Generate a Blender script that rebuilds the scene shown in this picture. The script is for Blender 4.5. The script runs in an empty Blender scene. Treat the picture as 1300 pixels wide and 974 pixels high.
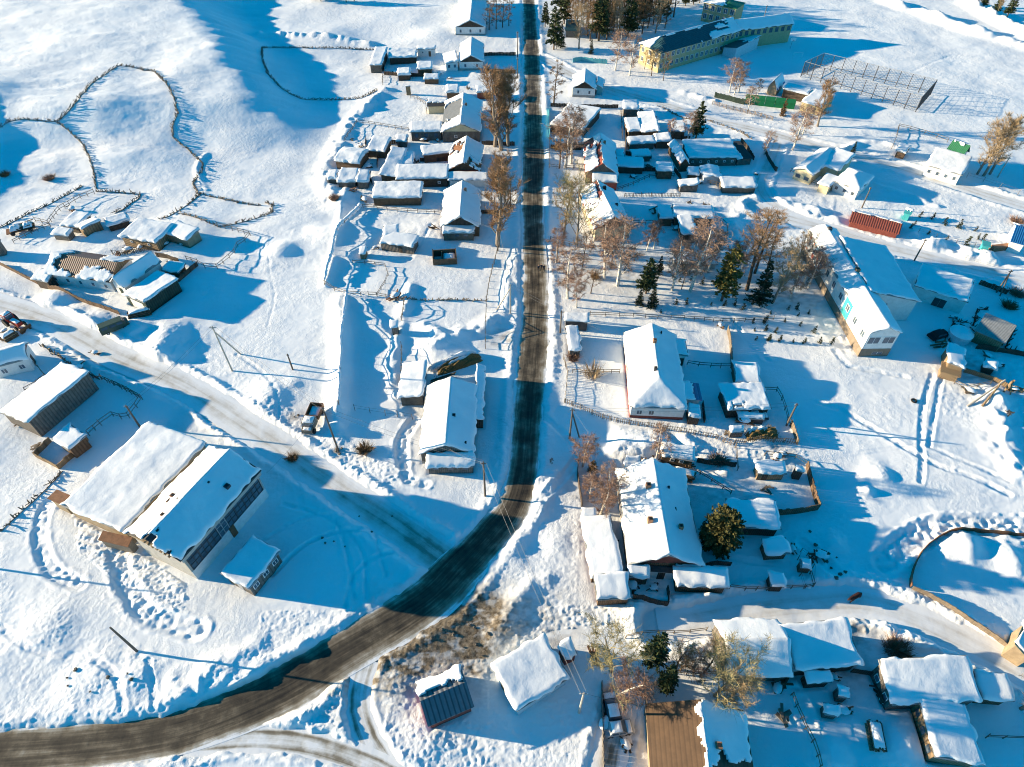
import bpy, bmesh, math, random
import numpy as np
from mathutils import Vector, Matrix
random.seed(7); np.random.seed(7)
R = math.radians
scene = bpy.context.scene
COL = scene.collection

# ------------------------------------------------------------------ camera
CAM_H, FPX = 85.0, 818.0
PITCH = math.atan2(FPX, 763.0)
FW = np.array([0, math.cos(PITCH), -math.sin(PITCH)]); UP = np.array([0, math.sin(PITCH), math.cos(PITCH)])
cam_d = bpy.data.cameras.new('camera'); cam = bpy.data.objects.new('camera', cam_d); COL.objects.link(cam)
cam.location = (0, 0, CAM_H); cam.rotation_euler = (math.pi/2 - PITCH, 0, 0)
cam_d.sensor_width = 36; cam_d.lens = FPX/1300*36; cam_d.clip_end = 9000; cam_d.clip_start = .5
scene.camera = cam

SUN_EL, SUN_DIR = 11.4, -8.5     # elevation; heading of the shadows, degrees from +X
EXPOSURE = 1.38

# ------------------------------------------------------------------ noise
_perm = np.random.RandomState(11).rand(256, 256)
def vn(x, y):
    x = np.asarray(x, float); y = np.asarray(y, float)
    xi = np.floor(x).astype(int); yi = np.floor(y).astype(int)
    fx = x-xi; fy = y-yi
    fx = fx*fx*fx*(fx*(fx*6-15)+10); fy = fy*fy*fy*(fy*(fy*6-15)+10)
    a = _perm[xi & 255, yi & 255]; b = _perm[(xi+1) & 255, yi & 255]
    c = _perm[xi & 255, (yi+1) & 255]; d = _perm[(xi+1) & 255, (yi+1) & 255]
    return (a*(1-fx)+b*fx)*(1-fy)+(c*(1-fx)+d*fx)*fy-.5
def fbm(x, y, n=3):
    s = 0; a = 1
    for k in range(n):
        s = s+a*vn(x*2**k+17.3*k, y*2**k-9.1*k); a *= .5
    return s
def sstep(a, b, x):
    t = np.clip((x-a)/(b-a), 0, 1); return t*t*(3-2*t)

# ------------------------------------------------------------------ large relief
def ray(px, py, z):
    d = FW+np.array([1, 0, 0])*((px-650)/FPX)+UP*((487-py)/FPX)
    t = (z-CAM_H)/d[2]
    return d[0]*t, d[1]*t
_cr = [(300, 178, 0.3), (296, 150, 3.2), (285, 112, 6.0), (266, 60, 6.6), (215, 0, 7.6)]
_cw = [ray(a, b, c)+(c,) for a, b, c in _cr]
CRY = np.array([p[1] for p in _cw]+[700]); CRX = np.array([p[0] for p in _cw]+[-330]); CRH = np.array([p[2] for p in _cw]+[14])
def macro(x, y):
    x = np.asarray(x, float); y = np.asarray(y, float)
    xc = np.interp(y, CRY, CRX); h = np.interp(y, CRY-6, CRH)*sstep(CRY[0]-14, CRY[0]+14, y)
    dx = x-xc+4.0*fbm(y/23, x/60+3, 2)+5*vn(y/3.1, x/22)*np.exp(-((x-xc)/14)**2)
    prof = np.where(dx < 0, np.exp(-(dx/135)**2), 1-sstep(0, 30, dx))
    z = h*prof
    z = z+6.8*np.exp(-((x+163)/15)**2-((y-158)/38)**2)           # knoll beyond the left edge
    z = z+2.0*np.exp(-((x+122)/17)**2-((y-180)/7)**2)+1.7*np.exp(-((x+104)/13)**2-((y-160)/6)**2)+1.2*np.exp(-((x+140)/12)**2-((y-172)/7)**2)
    z = z+30*sstep(420, 1600, y)*(1+.5*fbm(x/400, y/400, 2))
    return z
def P(px, py, dz=0.0):
    """photograph pixel -> the point of the ground it shows (dz above it)"""
    z = dz
    for _ in range(14):
        x, y = ray(px, py, z); z = .5*z+.5*(float(macro(x, y))+dz)
    return x, y
TX = (0, 325, 650, 970); TY = (0, 240, 480, 724)
def q(t, x, y):
    return TX[int(t[1])-1]+x*.25661, TY[int(t[0])-1]+y*.25661
def pts(t, *a):
    return [P(*q(t, a[i], a[i+1])) for i in range(0, len(a), 2)]
def ptp(*a):
    return [P(a[i], a[i+1]) for i in range(0, len(a), 2)]

# ------------------------------------------------------------------ lines in the snow
def smooth(p, step=1.5):
    p = np.array(p, float); n = len(p); out = []
    for i in range(n-1):
        p0 = p[max(i-1, 0)]; p1 = p[i]; p2 = p[i+1]; p3 = p[min(i+2, n-1)]
        m = max(2, int(np.linalg.norm(p2-p1)/step))
        for k in range(m):
            t = k/m
            out.append(.5*((2*p1)+(-p0+p2)*t+(2*p0-5*p1+4*p2-p3)*t*t+(-p0+3*p1-3*p2+p3)*t**3))
    out.append(p[-1]); return np.array(out)
def mid(*a):
    """(left px, right px) pairs of a road -> centre line and half widths"""
    c = []; w = []
    for i in range(0, len(a), 4):
        l = np.array(P(a[i], a[i+1])); r = np.array(P(a[i+2], a[i+3])); c.append((l+r)/2); w.append(np.linalg.norm(l-r)/2)
    return c, w
mc, mw = mid(662, -40, 675, -40, 664, 0, 678, 0, 665, 75, 684, 75, 665, 150, 687, 150, 664, 200, 690, 200, 664, 250, 688, 250, 665, 300, 689, 300,
             665, 350, 693, 350, 664, 400, 694, 400, 659, 450, 693, 450, 655, 500, 688, 500, 652, 550, 683, 550, 647, 600, 679, 604,
             632, 641, 668, 650, 613, 664, 648, 680, 588, 692, 626, 706, 560, 712, 606, 735, 530, 742, 578, 766, 489, 773, 535, 795,
             410, 821, 452, 843, 345, 858, 388, 885, 270, 893, 305, 922, 200, 916, 220, 950, 103, 929, 110, 966, 0, 935, 0, 976, -90, 932, -90, 985)
MAIN = np.array(smooth(np.c_[np.array(mc), np.array(mw)], 1.2))
MAIN[:, 2] = np.maximum(MAIN[:, 2], 2.0)
def poly(w, *a):
    s = smooth(ptp(*a), 1.5); return np.c_[s, np.full(len(s), w)]
WEST = poly(2.3, -60, 372, 0, 386, 55, 404, 100, 425, 150, 453, 230, 488, 310, 538, 390, 592, 450, 632, 500, 664, 540, 692, 562, 708)
NEAST = poly(2.3, 683, 72, 700, 80, 740, 101, 800, 120, 850, 134, 905, 152, 955, 163, 1010, 178, 1055, 190, 1110, 203, 1162, 218, 1205, 232, 1252, 247, 1330, 270)
LANE = poly(1.7, 990, 172, 978, 205, 966, 235, 985, 262, 1030, 284)
SCHOOL = poly(2.2, 960, 262, 1000, 276, 1055, 291, 1114, 310, 1160, 321, 1201, 331, 1250, 342, 1330, 362)
SEAST = poly(2.0, 835, 793, 860, 792, 905, 785, 960, 774, 1020, 768, 1075, 763, 1120, 770, 1180, 793, 1240, 822, 1300, 852, 1350, 880)
TRACK = poly(1.1, 235, 945, 300, 938, 360, 940, 420, 952, 480, 975, 520, 1000)
SPUR = poly(1.2, 466, 838, 458, 865, 455, 900, 468, 940, 490, 975, 500, 1000)
YARD = poly(1.7, 770, 980, 775, 950, 784, 920, 790, 890)
ROADS = [(MAIN, .26, .75), (WEST, .38, .55), (NEAST, .3, .55), (LANE, .25, .4), (SCHOOL, .3, .6), (SEAST, .5, .7), (TRACK, .18, .22), (SPUR, .12, .15), (YARD, .15, .2)]
# footpaths, ruts and ski tracks: (line, half width, depth)
PATHS = [(poly(.5, *a), w, d) for a, w, d in [
    ((1037, 510, 1070, 522, 1110, 545, 1150, 570, 1190, 592, 1230, 605, 1280, 628), .45, .22),
    ((1184, 475, 1172, 515, 1168, 560, 1170, 585, 1168, 612), .4, .2),
    ((1196, 475, 1178, 567), .35, .18), ((1178, 567, 1230, 590, 1280, 612), .35, .15),
    ((0, 795, 40, 825, 80, 832, 120, 838, 150, 862, 158, 905), .4, .16), ((190, 840, 195, 870, 197, 900), .35, .12),
((343, 300, 342, 340, 348, 375, 340, 415), .22, .07), ((690, 530, 712, 548, 732, 572), .5, .25), ((733, 582, 712, 610, 690, 632, 675, 660), .6, .2),
    ((1125, 715, 1150, 690, 1178, 676, 1210, 669, 1260, 670, 1320, 672), 1.5, .5), ((930, 405, 942, 425, 955, 440, 975, 458), .4, .2),
    ((880, 690, 905, 700, 950, 712, 1000, 715), .5, .15), ((1020, 690, 1050, 715, 1075, 752), .8, .25), ((512, 590, 510, 560, 525, 535), .9, .3),
    ((512, 590, 518, 610, 540, 615), .7, .25), ((520, 330, 540, 300, 548, 285), .35, .15), ((330, 690, 380, 660, 440, 655, 500, 672, 545, 700), .28, .24),
    ((345, 730, 390, 690, 450, 672, 510, 685), .28, .24), ((490, 730, 480, 690, 470, 660), .28, .24), ((440, 770, 450, 730, 480, 705, 520, 700, 545, 712), .28, .24),
    ((360, 640, 420, 660, 460, 700, 465, 760), .28, .24), ((410, 600, 425, 650, 440, 700, 450, 760), .28, .24), ((370, 600, 378, 620, 382, 640), .4, .1),
    ((1060, 445, 1078, 465, 1110, 470, 1150, 478), .5, .18), ((1042, 385, 1052, 410, 1075, 440), 1.6, .2), ((700, 765, 760, 770, 820, 776), .5, .12),
    ((860, 785, 930, 756, 1000, 752, 1060, 742), .5, .15), ((1010, 880, 1030, 930, 1040, 974), .8, .2), ((1160, 90, 1210, 70, 1250, 72), .5, .12),
    ((1130, 110, 1200, 130, 1290, 165), .4, .1), ((300, 450, 330, 470, 352, 500, 352, 540), .3, .12), ((210, 705, 170, 690, 150, 702, 160, 740, 190, 780, 250, 800), 1.2, .3),
    ((60, 640, 50, 675, 62, 720, 100, 742), .9, .25)]]
# ridges of piled or drifted snow: (line, half width, height, roughness)
BANKS = [(poly(.5, *a), w, h, r) for a, w, h, r in [
    ((1262, 500, 1268, 545, 1280, 590, 1310, 610), 2.2, 1.5, .4), ((440, 240, 430, 290, 424, 330, 414, 362), 1.0, .6, .2),
    ((520, 365, 500, 460, 505, 500), 1.3, .7, .4), ((432, 382, 434, 420, 433, 470, 430, 520, 430, 552), 1.7, 1.15, .1), ((545, 440, 575, 425, 605, 420, 628, 408), 2.0, 1.1, .5), ((540, 415, 560, 425), 1.5, .8, .4),
    ((1120, 0, 1180, 22, 1230, 40, 1310, 62), 3.0, 1.6, .2), ((1225, 5, 1270, 30, 1330, 60), 2.5, 2.0, .2), ((330, 45, 400, 48, 470, 55), 2.4, 1.2, .5),
    ((420, 250, 415, 215, 430, 180, 455, 145, 490, 115), 2.5, 1.1, .6), ((1110, 755, 1160, 775, 1220, 808, 1290, 842), 1.3, .8, .6),
    ((1085, 775, 1130, 795, 1190, 820, 1260, 850), 1.4, .8, .6), ((1000, 260, 1040, 270, 1060, 280), 1.8, 1.0, .6), ((960, 250, 930, 290, 980, 330), 1.8, .5, .5),
    ((870, 560, 910, 585, 920, 600), 1.4, .7, .5), ((770, 575, 830, 570, 860, 580), 1.7, .9, .6), ((690, 735, 660, 760, 640, 800), 1.5, .5, .5),
    ((648, 330, 644, 380, 640, 400), 1.2, .5, .3), ((680, 610, 700, 605, 690, 640, 660, 690), 1.4, .6, .6), ((175, 600, 110, 640), .5, .3, .2),
    ((1070, 225, 1140, 245, 1190, 262), 1.0, .5, .4), ((1160, 296, 1210, 312, 1255, 325), 1.2, .7, .8), ((870, 118, 905, 128), 1.5, .7, .5),
    ((1150, 190, 1105, 180, 1075, 190), 1.2, .7, .6), ((440, 870, 390, 905, 350, 925), 1.0, .4, .8), ((230, 870, 280, 850, 320, 830), 2.0, .7, .6),
    ((300, 880, 340, 850, 380, 825), 1.5, .6, .6), ((262, 195, 250, 215, 262, 240), .8, .4, .3)]]
MOUNDS = [(P(a, b), r, h, n) for a, b, r, h, n in [
    (70, 378, 3.2, 1.6, .3), (92, 400, 3, .7, .3), (210, 432, 4.5, 1.7, .5), (205, 452, 3, 1.0, .4), (170, 420, 2.6, 1.2, .4), (118, 410, 3, .8, .3),
    (1190, 312, 1.7, 1.5, .3), (1228, 328, 1.7, 1.5, .3), (1252, 330, 1.8, 1.6, .3), (1176, 310, 1.3, 1.2, .3), (1206, 345, 1.2, .9, .3),
    (1224, 693, 2.6, 1.6, .1), (1282, 712, 2.6, 1.2, .3), (1100, 625, 1.0, .8, .2), (804, 565, 2.8, 1.2, .6), (835, 562, 2, .9, .6), (742, 566, 2.2, .6, .5),
    (340, 505, 3.5, 1.0, .5), (440, 250, 2.2, 1.2, .4), (430, 262, 2.5, 1.0, .4), (420, 300, 3.5, .8, .3), (1140, 945, 3.2, 1.3, .3), (1050, 958, 2.5, 1.1, .3),
    (355, 320, 3, 1.0, .3), (60, 800, 3.5, .5, .4), (115, 860, 3.5, .5, .5), (175, 858, 2.5, .5, .5), (640, 790, 2.2, .5, .8), (930, 290, 2.2, .8, .5), (1115, 605, 2.5, .7, .4),
    (890, 770, 2, .7, .7), (905, 762, 1.6, .8, .6), (855, 775, 1.6, .6, .6), (800, 778, 2, .6, .8), (1060, 690, 1.4, .6, .5), (1050, 745, 1.5, .7, .7), (560, 445, 2.5, .8, .5),
    (480, 225, 3, .6, .4), (455, 210, 2.5, 1.0, .4), (540, 90, 3, .7, .4), (590, 225, 2.5, .6, .5), (235, 450, 2, .6, .3), (945, 540, 1.6, .7, .6), (965, 560, 1.6, .7, .6),
    (650, 705, 1.6, .35, .3), (705, 690, 2, .3, .3), (500, 875, 2, .3, .6), (545, 930, 3, .35, .7), (270, 60, 3, .3, .1), (130, 320, 3, .4, .4), (120, 300, 2, .5, .5)]]
def wpoly(*a): return np.array(ptp(*a))
ROUGH = [(wpoly(*a), s) for a, s in [
    ((95, 655, 158, 690, 235, 742, 235, 775, 190, 782, 150, 740, 100, 700), 1.0), ((660, 790, 700, 770, 820, 765, 830, 790, 700, 800, 640, 830), .9),
    ((500, 850, 620, 835, 620, 974, 480, 974), .7), ((490, 820, 600, 785, 660, 800, 620, 830, 500, 850), .3), ((620, 900, 760, 880, 760, 974, 600, 974), .45), ((330, 775, 480, 775, 330, 870), .5), ((340, 900, 460, 840, 470, 930, 400, 940), .8),
    ((470, 150, 640, 110, 640, 320, 470, 330), .35), ((330, 500, 440, 560, 520, 600, 470, 625, 400, 575, 330, 530), .8), ((690, 590, 740, 640, 730, 790, 620, 780), .35),
    ((860, 510, 1000, 510, 1030, 600, 870, 600), .7), ((1040, 735, 1300, 830, 1300, 870, 1080, 785), .6), ((900, 240, 1060, 250, 1060, 300, 900, 320), .6),
    ((1170, 400, 1300, 400, 1300, 530, 1200, 530), .5), ((420, 160, 480, 160, 480, 270, 410, 270), .5), ((500, 0, 690, 0, 690, 100, 480, 110), .2), ((150, 700, 210, 700, 160, 790, 130, 760), .3),
    ((130, 400, 300, 460, 330, 500, 180, 470), .35), ((1060, 180, 1300, 240, 1300, 330, 1060, 260), .25), ((740, 120, 960, 150, 960, 300, 740, 300), .3), ((940, 640, 1075, 640, 1090, 760, 940, 770), .3),
    ((0, 740, 190, 830, 200, 910, 0, 910), .25)]]
DIRT = [(P(a, b), r, s) for a, b, r, s in [(590, 800, 6, 1.0), (556, 808, 6, 1.1), (600, 830, 3.0, 1.2), (520, 818, 6, 1.0), (620, 792, 5, .75), (575, 785, 4, 1.0), (480, 840, 5, .9), (545, 797, 5, 1.1), (602, 777, 4, .95), (628, 770, 3.5, .7), (510, 800, 4, .8), (450, 860, 4, .7), (650, 798, 5, .6), (700, 795, 5, .4), (640, 800, 4, .35), (495, 840, 4, .5), (430, 895, 3, .3),
    (785, 935, 3, .5), (781, 895, 2.5, .4), (430, 575, 1, .8), (375, 530, 1.4, .6), (1085, 800, 3, .5), (1070, 840, 3, .5), (845, 600, 2, .8), (820, 598, 2, .7), (750, 620, 4, .35),
    (800, 340, 12, .28), (900, 330, 12, .28), (1000, 365, 8, .4), (740, 340, 8, .2), (640, 430, 3, .5), (1240, 470, 5, .35), (990, 575, 3, .4), (760, 610, 3, .5), (100, 450, 3, .3), (590, 170, 4, .15),
    (860, 610, 4, .45), (915, 625, 6, .3)]]

def dist_line(X, Y, L, reach):
    """distance to a line of (x, y, w), the half width there and the length along, for the points within reach; idx, d, w, s"""
    x0, y0 = L[:, 0].min()-reach, L[:, 1].min()-reach; x1, y1 = L[:, 0].max()+reach, L[:, 1].max()+reach
    idx = np.nonzero((X > x0) & (X < x1) & (Y > y0) & (Y < y1))[0]
    if not len(idx): return idx, None, None, None
    x = X[idx]; y = Y[idx]; best = np.full(len(idx), 1e9); ww = np.zeros(len(idx)); ss = np.zeros(len(idx)); acc = 0
    n = len(L); stp = 1
    for i in range(0, n-1, stp):
        a = L[i]; b = L[min(i+stp, n-1)]
        k = np.nonzero((x > min(a[0], b[0])-reach) & (x < max(a[0], b[0])+reach) & (y > min(a[1], b[1])-reach) & (y < max(a[1], b[1])+reach))[0]
        dx, dy = b[0]-a[0], b[1]-a[1]; l2 = dx*dx+dy*dy+1e-9
        if len(k):
            t = np.clip(((x[k]-a[0])*dx+(y[k]-a[1])*dy)/l2, 0, 1)
            d = np.hypot(x[k]-a[0]-t*dx, y[k]-a[1]-t*dy)
            m = d < best[k]; km = k[m]
            best[km] = d[m]; ww[km] = a[2]+(b[2]-a[2])*t[m]; ss[km] = acc+t[m]*math.sqrt(l2)
        acc += math.sqrt(l2)
    ok = best < reach
    return idx[ok], best[ok], ww[ok], ss[ok]
def inside(X, Y, pg):
    r = np.zeros(len(X), bool); n = len(pg); j = n-1
    bx = np.nonzero((X > pg[:, 0].min()) & (X < pg[:, 0].max()) & (Y > pg[:, 1].min()) & (Y < pg[:, 1].max()))[0]
    x = X[bx]; y = Y[bx]; c = np.zeros(len(bx), bool)
    for i in range(n):
        xi, yi = pg[i]; xj, yj = pg[j]
        m = ((yi > y) != (yj > y)) & (x < (xj-xi)*(y-yi)/(yj-yi+1e-12)+xi); c ^= m; j = i
    r[bx] = c; return r
PADS = []   # building footprints: the ground is levelled under them (cx, cy, rot, hw, hl)
def road_z(x, y): return macro(x, y)-.12
def hz(X, Y, want_dirt=False):
    X = np.atleast_1d(np.asarray(X, float)); Y = np.atleast_1d(np.asarray(Y, float))
    z = macro(X, Y); far = np.clip(np.hypot(X, Y)/300, 0, 1)
    fl = sstep(-.12, .25, fbm(X/45+4, Y/45, 2))                 # where the wind has worked the snow
    wl = sstep(-55, -85, X-.35*(Y-90))
    z = z+(.42+.9*wl)*fbm(X/24, Y/21, 2)+(.10+.13*fl)*fbm(X/9.5+40, Y/4.6, 2)+(.010+.045*fl)*fbm(X/2.6, Y/1.1+7, 3)+.014*fbm(X/.8+2, Y/.5, 2)
    up = sstep(118, 160, Y)*sstep(-70, -105, X)
    z = z+up*(.30*fbm(X/14+9, Y/3.4, 3)+.10*fbm(X/3.5, Y/1.3+4, 3))                          # wind ribs on the hill
    ro = np.zeros(len(X))
    for pg, s in ROUGH: ro = np.maximum(ro, s*inside(X, Y, pg))
    dirt = np.zeros(len(X))
    for (x, y), r, h, n in MOUNDS:
        k = np.nonzero((abs(X-x) < 2.6*r) & (abs(Y-y) < 2.6*r))[0]
        if len(k):
            g = np.exp(-(((X[k]-x)**2+(Y[k]-y)**2)/(r*r))*(1+.9*fbm(X[k]/r*.8+x, Y[k]/r*.8, 2)))
            z[k] += h*g; ro[k] = np.maximum(ro[k], n*np.minimum(1, g*2))
    for L, w, h, r in BANKS:
        k, d, _, s = dist_line(X, Y, L, 3*w)
        if len(k):
            g = np.exp(-(d/w)**2*1.2)*((.75+1.0*fbm(X[k]/2.6+h*7, Y[k]/2.6, 2)) if r > .2 else (1+1.5*fbm(X[k]/8+h*7, Y[k]/5, 3)))
            z[k] += h*g; ro[k] = np.maximum(ro[k], r*np.minimum(1, 1.5*g))
    lump = .8*np.abs(fbm(X/.75, Y/.62, 3))+.5*np.maximum(0, vn(X/.4+5, Y/.4))
    lump2 = np.abs(fbm(X/2.6+3, Y/2.6, 2))
    z = z+ro*(.30*lump+.22*lump2-.05)
    for L, w, dep in PATHS:
        k, d, _, s = dist_line(X, Y, L, 2.2*w+.8)
        if len(k):
            g = 1-sstep(w*.7, w*1.3+.1, d); z[k] -= dep*g*(.8+1.1*vn(X[k]/.7, Y[k]/.7))*(.7 if w < .6 else 1)
            z[k] += .35*dep*np.exp(-((d-w*1.5-.1)/.3)**2)*(.5+1.2*vn(X[k]/.8+5, Y[k]/.8))
    rec = []; tmax = np.zeros(len(X))
    for L, bank, bw in ROADS:
        k, d, w, s = dist_line(X, Y, L, 9.0)
        if not len(k): continue
        ed = d-w+.55*vn(X[k]/1.7, Y[k]/1.7+31)+.25*vn(X[k]/.6, Y[k]/.6)
        t = 1-sstep(.0, .75, ed); tmax[k] = np.maximum(tmax[k], 1-sstep(.3, 1.4, ed)); rec.append((L, bank, bw, k, ed, t, s))
    for L, bank, bw, k, ed, t, s in rec:
        lum = .55+.9*np.abs(vn(X[k]/1.5, Y[k]/1.5))+.8*np.abs(vn(X[k]/.6+9, Y[k]/.6))+.5*vn(X[k]/6+3, Y[k]/6)
        z[k] += bank*np.exp(-((ed-bw-.75)/(bw+.15))**2)*lum*(1-tmax[k])
        dirt[k] = np.maximum(dirt[k], (.5*np.exp(-(np.maximum(ed, 0)/.5)**2)) if L is MAIN else .18*np.exp(-(np.maximum(ed, 0)/.5)**2))
    for L, bank, bw, k, ed, t, s in rec:
        z[k] = z[k]*(1-t)+(road_z(X[k], Y[k])-.1)*t
    for cx, cy, rot, hw, hl in PADS:
        rr = math.hypot(hw, hl)+1
        k = np.nonzero((abs(X-cx) < rr) & (abs(Y-cy) < rr))[0]
        if len(k):
            c, s = math.cos(rot), math.sin(rot); u = (X[k]-cx)*c+(Y[k]-cy)*s; v = -(X[k]-cx)*s+(Y[k]-cy)*c
            t = 1-sstep(0, .8, np.maximum(abs(u)-hw+.2, abs(v)-hl+.2))
            z[k] = z[k]*(1-t)+np.minimum(z[k], float(macro(cx, cy)))*t-.05*t
    if want_dirt:
        for (x, y), r, s in DIRT:
            g = np.exp(-((X-x)**2+(Y-y)**2)/(r*r)); dirt = np.maximum(dirt, s*g*np.clip((.95 if s > .6 else .7)+1.7*fbm(X/1.1+x, Y/.8, 3), 0, 1.5))
        return z, dirt, ro
    return z
def g1(x, y): return float(hz([x], [y])[0])
# ------------------------------------------------------------------ materials
def newmat(name):
    m = bpy.data.materials.new(name); m.use_nodes = True; nt = m.node_tree
    b = nt.nodes['Principled BSDF']; return m, nt, b
def ramp(nt, pos_col):
    n = nt.nodes.new('ShaderNodeValToRGB'); e = n.color_ramp.elements
    while len(e) < len(pos_col): e.new(.5)
    for i, (p, c) in enumerate(pos_col): e[i].position = p; e[i].color = tuple(c)+(1,)
    return n
def noise(nt, scale, detail=3, rough=.55, coord='Object', stretch=None):
    tc = nt.nodes.new('ShaderNodeTexCoord'); n = nt.nodes.new('ShaderNodeTexNoise')
    n.inputs['Scale'].default_value = scale; n.inputs['Detail'].default_value = detail; n.inputs['Roughness'].default_value = rough
    if stretch:
        mp = nt.nodes.new('ShaderNodeMapping'); mp.inputs['Scale'].default_value = stretch
        nt.links.new(tc.outputs[coord], mp.inputs[0]); nt.links.new(mp.outputs[0], n.inputs['Vector'])
    else: nt.links.new(tc.outputs[coord], n.inputs['Vector'])
    return n
def bump(nt, b, src, dist, strength=1):
    bp = nt.nodes.new('ShaderNodeBump'); bp.inputs['Distance'].default_value = dist; bp.inputs['Strength'].default_value = strength
    nt.links.new(src, bp.inputs['Height']); nt.links.new(bp.outputs[0], b.inputs['Normal'])
def mx(nt, fac, a, b):
    n = nt.nodes.new('ShaderNodeMix'); n.data_type = 'RGBA'
    for s, v in ((0, fac), (6, a), (7, b)):
        if hasattr(v, 'links'): nt.links.new(v, n.inputs[s])
        elif s == 0: n.inputs[s].default_value = v
        else: n.inputs[s].default_value = tuple(v)+(1,)
    return n.outputs[2]
def plain(name, col, var=.25, scale=1.5, rough=.8, metal=0, kind=None, step=.2):
    m, nt, b = newmat(name)
    n = noise(nt, scale, 5, .65)
    lo = tuple(c*(1-var) for c in col); hi = tuple(min(1, c*(1+var*.8)) for c in col)
    out = ramp(nt, [(.3, lo), (.7, hi)]); nt.links.new(n.outputs['Fac'], out.inputs[0]); c = out.outputs[0]
    if kind:
        tc = nt.nodes.new('ShaderNodeTexCoord'); w = nt.nodes.new('ShaderNodeTexWave'); mp = nt.nodes.new('ShaderNodeMapping')
        nt.links.new(tc.outputs['Object'], mp.inputs[0]); nt.links.new(mp.outputs[0], w.inputs['Vector'])
        w.wave_type = 'BANDS'; w.inputs['Scale'].default_value = .314/step
        if kind == 'log': w.bands_direction = 'Z'
        elif kind == 'plank':
            w.bands_direction = 'X'; mp.inputs['Rotation'].default_value = (0, 0, R(30))
        elif kind == 'corry': w.bands_direction = 'Y'
        elif kind == 'corrx': w.bands_direction = 'X'
        rr = ramp(nt, [(.05, (.45,)*3), (.35, (1,)*3)]); nt.links.new(w.outputs['Fac'], rr.inputs[0])
        mm = nt.nodes.new('ShaderNodeMix'); mm.data_type = 'RGBA'; mm.blend_type = 'MULTIPLY'; mm.inputs[0].default_value = .7 if kind in ('log', 'plank') else (.92 if name == 'stripe' else .45)
        nt.links.new(c, mm.inputs[6]); nt.links.new(rr.outputs[0], mm.inputs[7]); c = mm.outputs[2]
        bump(nt, b, w.outputs['Fac'], .004 if name == 'tanroof' else .05)
    nt.links.new(c, b.inputs['Base Color']); b.inputs['Roughness'].default_value = rough; b.inputs['Metallic'].default_value = metal
    b.inputs['Specular IOR Level'].default_value = .3
    return m
M = {}
def snow_mat(name, ground):
    m, nt, b = newmat(name)
    n1 = noise(nt, 1.3, 6, .66); n2 = noise(nt, 4.6, 4, .75)
    ad = nt.nodes.new('ShaderNodeMath'); ad.operation = 'MULTIPLY_ADD'; ad.inputs[1].default_value = .5 if ground else .3
    nt.links.new(n2.outputs['Fac'], ad.inputs[0]); nt.links.new(n1.outputs['Fac'], ad.inputs[2])
    nm_ = noise(nt, .11, 3, .6); rm = ramp(nt, [(.36, (.12,)*3), (.62, (1.15,)*3)]); nt.links.new(nm_.outputs['Fac'], rm.inputs[0])
    mu = nt.nodes.new('ShaderNodeMath'); mu.operation = 'MULTIPLY'; nt.links.new(ad.outputs[0], mu.inputs[0]); nt.links.new(rm.outputs[0], mu.inputs[1])
    bump(nt, b, mu.outputs[0] if ground else ad.outputs[0], .13 if ground else .05)
    nc = noise(nt, .06 if ground else .3, 4, .6)
    rr = ramp(nt, [(.3, (.80, .815, .83)), (.7, (.89, .90, .90))]); nt.links.new(nc.outputs['Fac'], rr.inputs[0]); c = rr.outputs[0]
    if ground:
        at = nt.nodes.new('ShaderNodeAttribute'); at.attribute_name = 'dirt'
        nd = noise(nt, 1.6, 5, .7)
        rd = ramp(nt, [(.35, (.055, .042, .028)), (.65, (.26, .21, .15))]); nt.links.new(nd.outputs['Fac'], rd.inputs[0])
        c = mx(nt, at.outputs['Fac'], c, rd.outputs[0])
    nt.links.new(c, b.inputs['Base Color']); b.inputs['Roughness'].default_value = .7
    b.inputs['Specular IOR Level'].default_value = .15
    return m
M['snow'] = snow_mat('snow', True); M['rsnow'] = snow_mat('roof_snow', False)

def road_mat(name, stops, streak, base_lo, base_hi):
    """u = metres across from the middle, v = metres along"""
    m, nt, b = newmat(name)
    uv = nt.nodes.new('ShaderNodeUVMap'); mp = nt.nodes.new('ShaderNodeMapping'); mp.inputs['Scale'].default_value = (2.6, .09, 1)
    nt.links.new(uv.outputs[0], mp.inputs[0])
    n = nt.nodes.new('ShaderNodeTexNoise'); n.inputs['Scale'].default_value = 1; n.inputs['Detail'].default_value = 6; n.inputs['Roughness'].default_value = .65
    nt.links.new(mp.outputs[0], n.inputs['Vector'])
    n2 = noise(nt, .55, 5, .7, 'Object')
    a = nt.nodes.new('ShaderNodeMath'); a.operation = 'MULTIPLY_ADD'; a.inputs[1].default_value = streak
    nt.links.new(n.outputs['Fac'], a.inputs[0]); nt.links.new(n2.outputs['Fac'], a.inputs[2])
    sp = nt.nodes.new('ShaderNodeSeparateXYZ'); nt.links.new(uv.outputs[0], sp.inputs[0])
    # worn slush towards the kerb side: real packed snow left between and outside the wheel tracks
    nrm = nt.nodes.new('ShaderNodeAttribute'); nrm.attribute_name = 'edge'
    e = nt.nodes.new('ShaderNodeMath'); e.operation = 'MULTIPLY_ADD'; e.inputs[1].default_value = .75
    nt.links.new(nrm.outputs['Fac'], e.inputs[0]); nt.links.new(a.outputs[0], e.inputs[2])
    mr = nt.nodes.new('ShaderNodeMapRange'); mr.inputs[1].default_value = base_lo; mr.inputs[2].default_value = base_hi
    nt.links.new(e.outputs[0], mr.inputs[0])
    rr = ramp(nt, stops); nt.links.new(mr.outputs[0], rr.inputs[0]); nt.links.new(rr.outputs[0], b.inputs['Base Color'])
    b.inputs['Roughness'].default_value = .75; b.inputs['Specular IOR Level'].default_value = .25
    bump(nt, b, n2.outputs['Fac'], .05)
    return m
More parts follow.
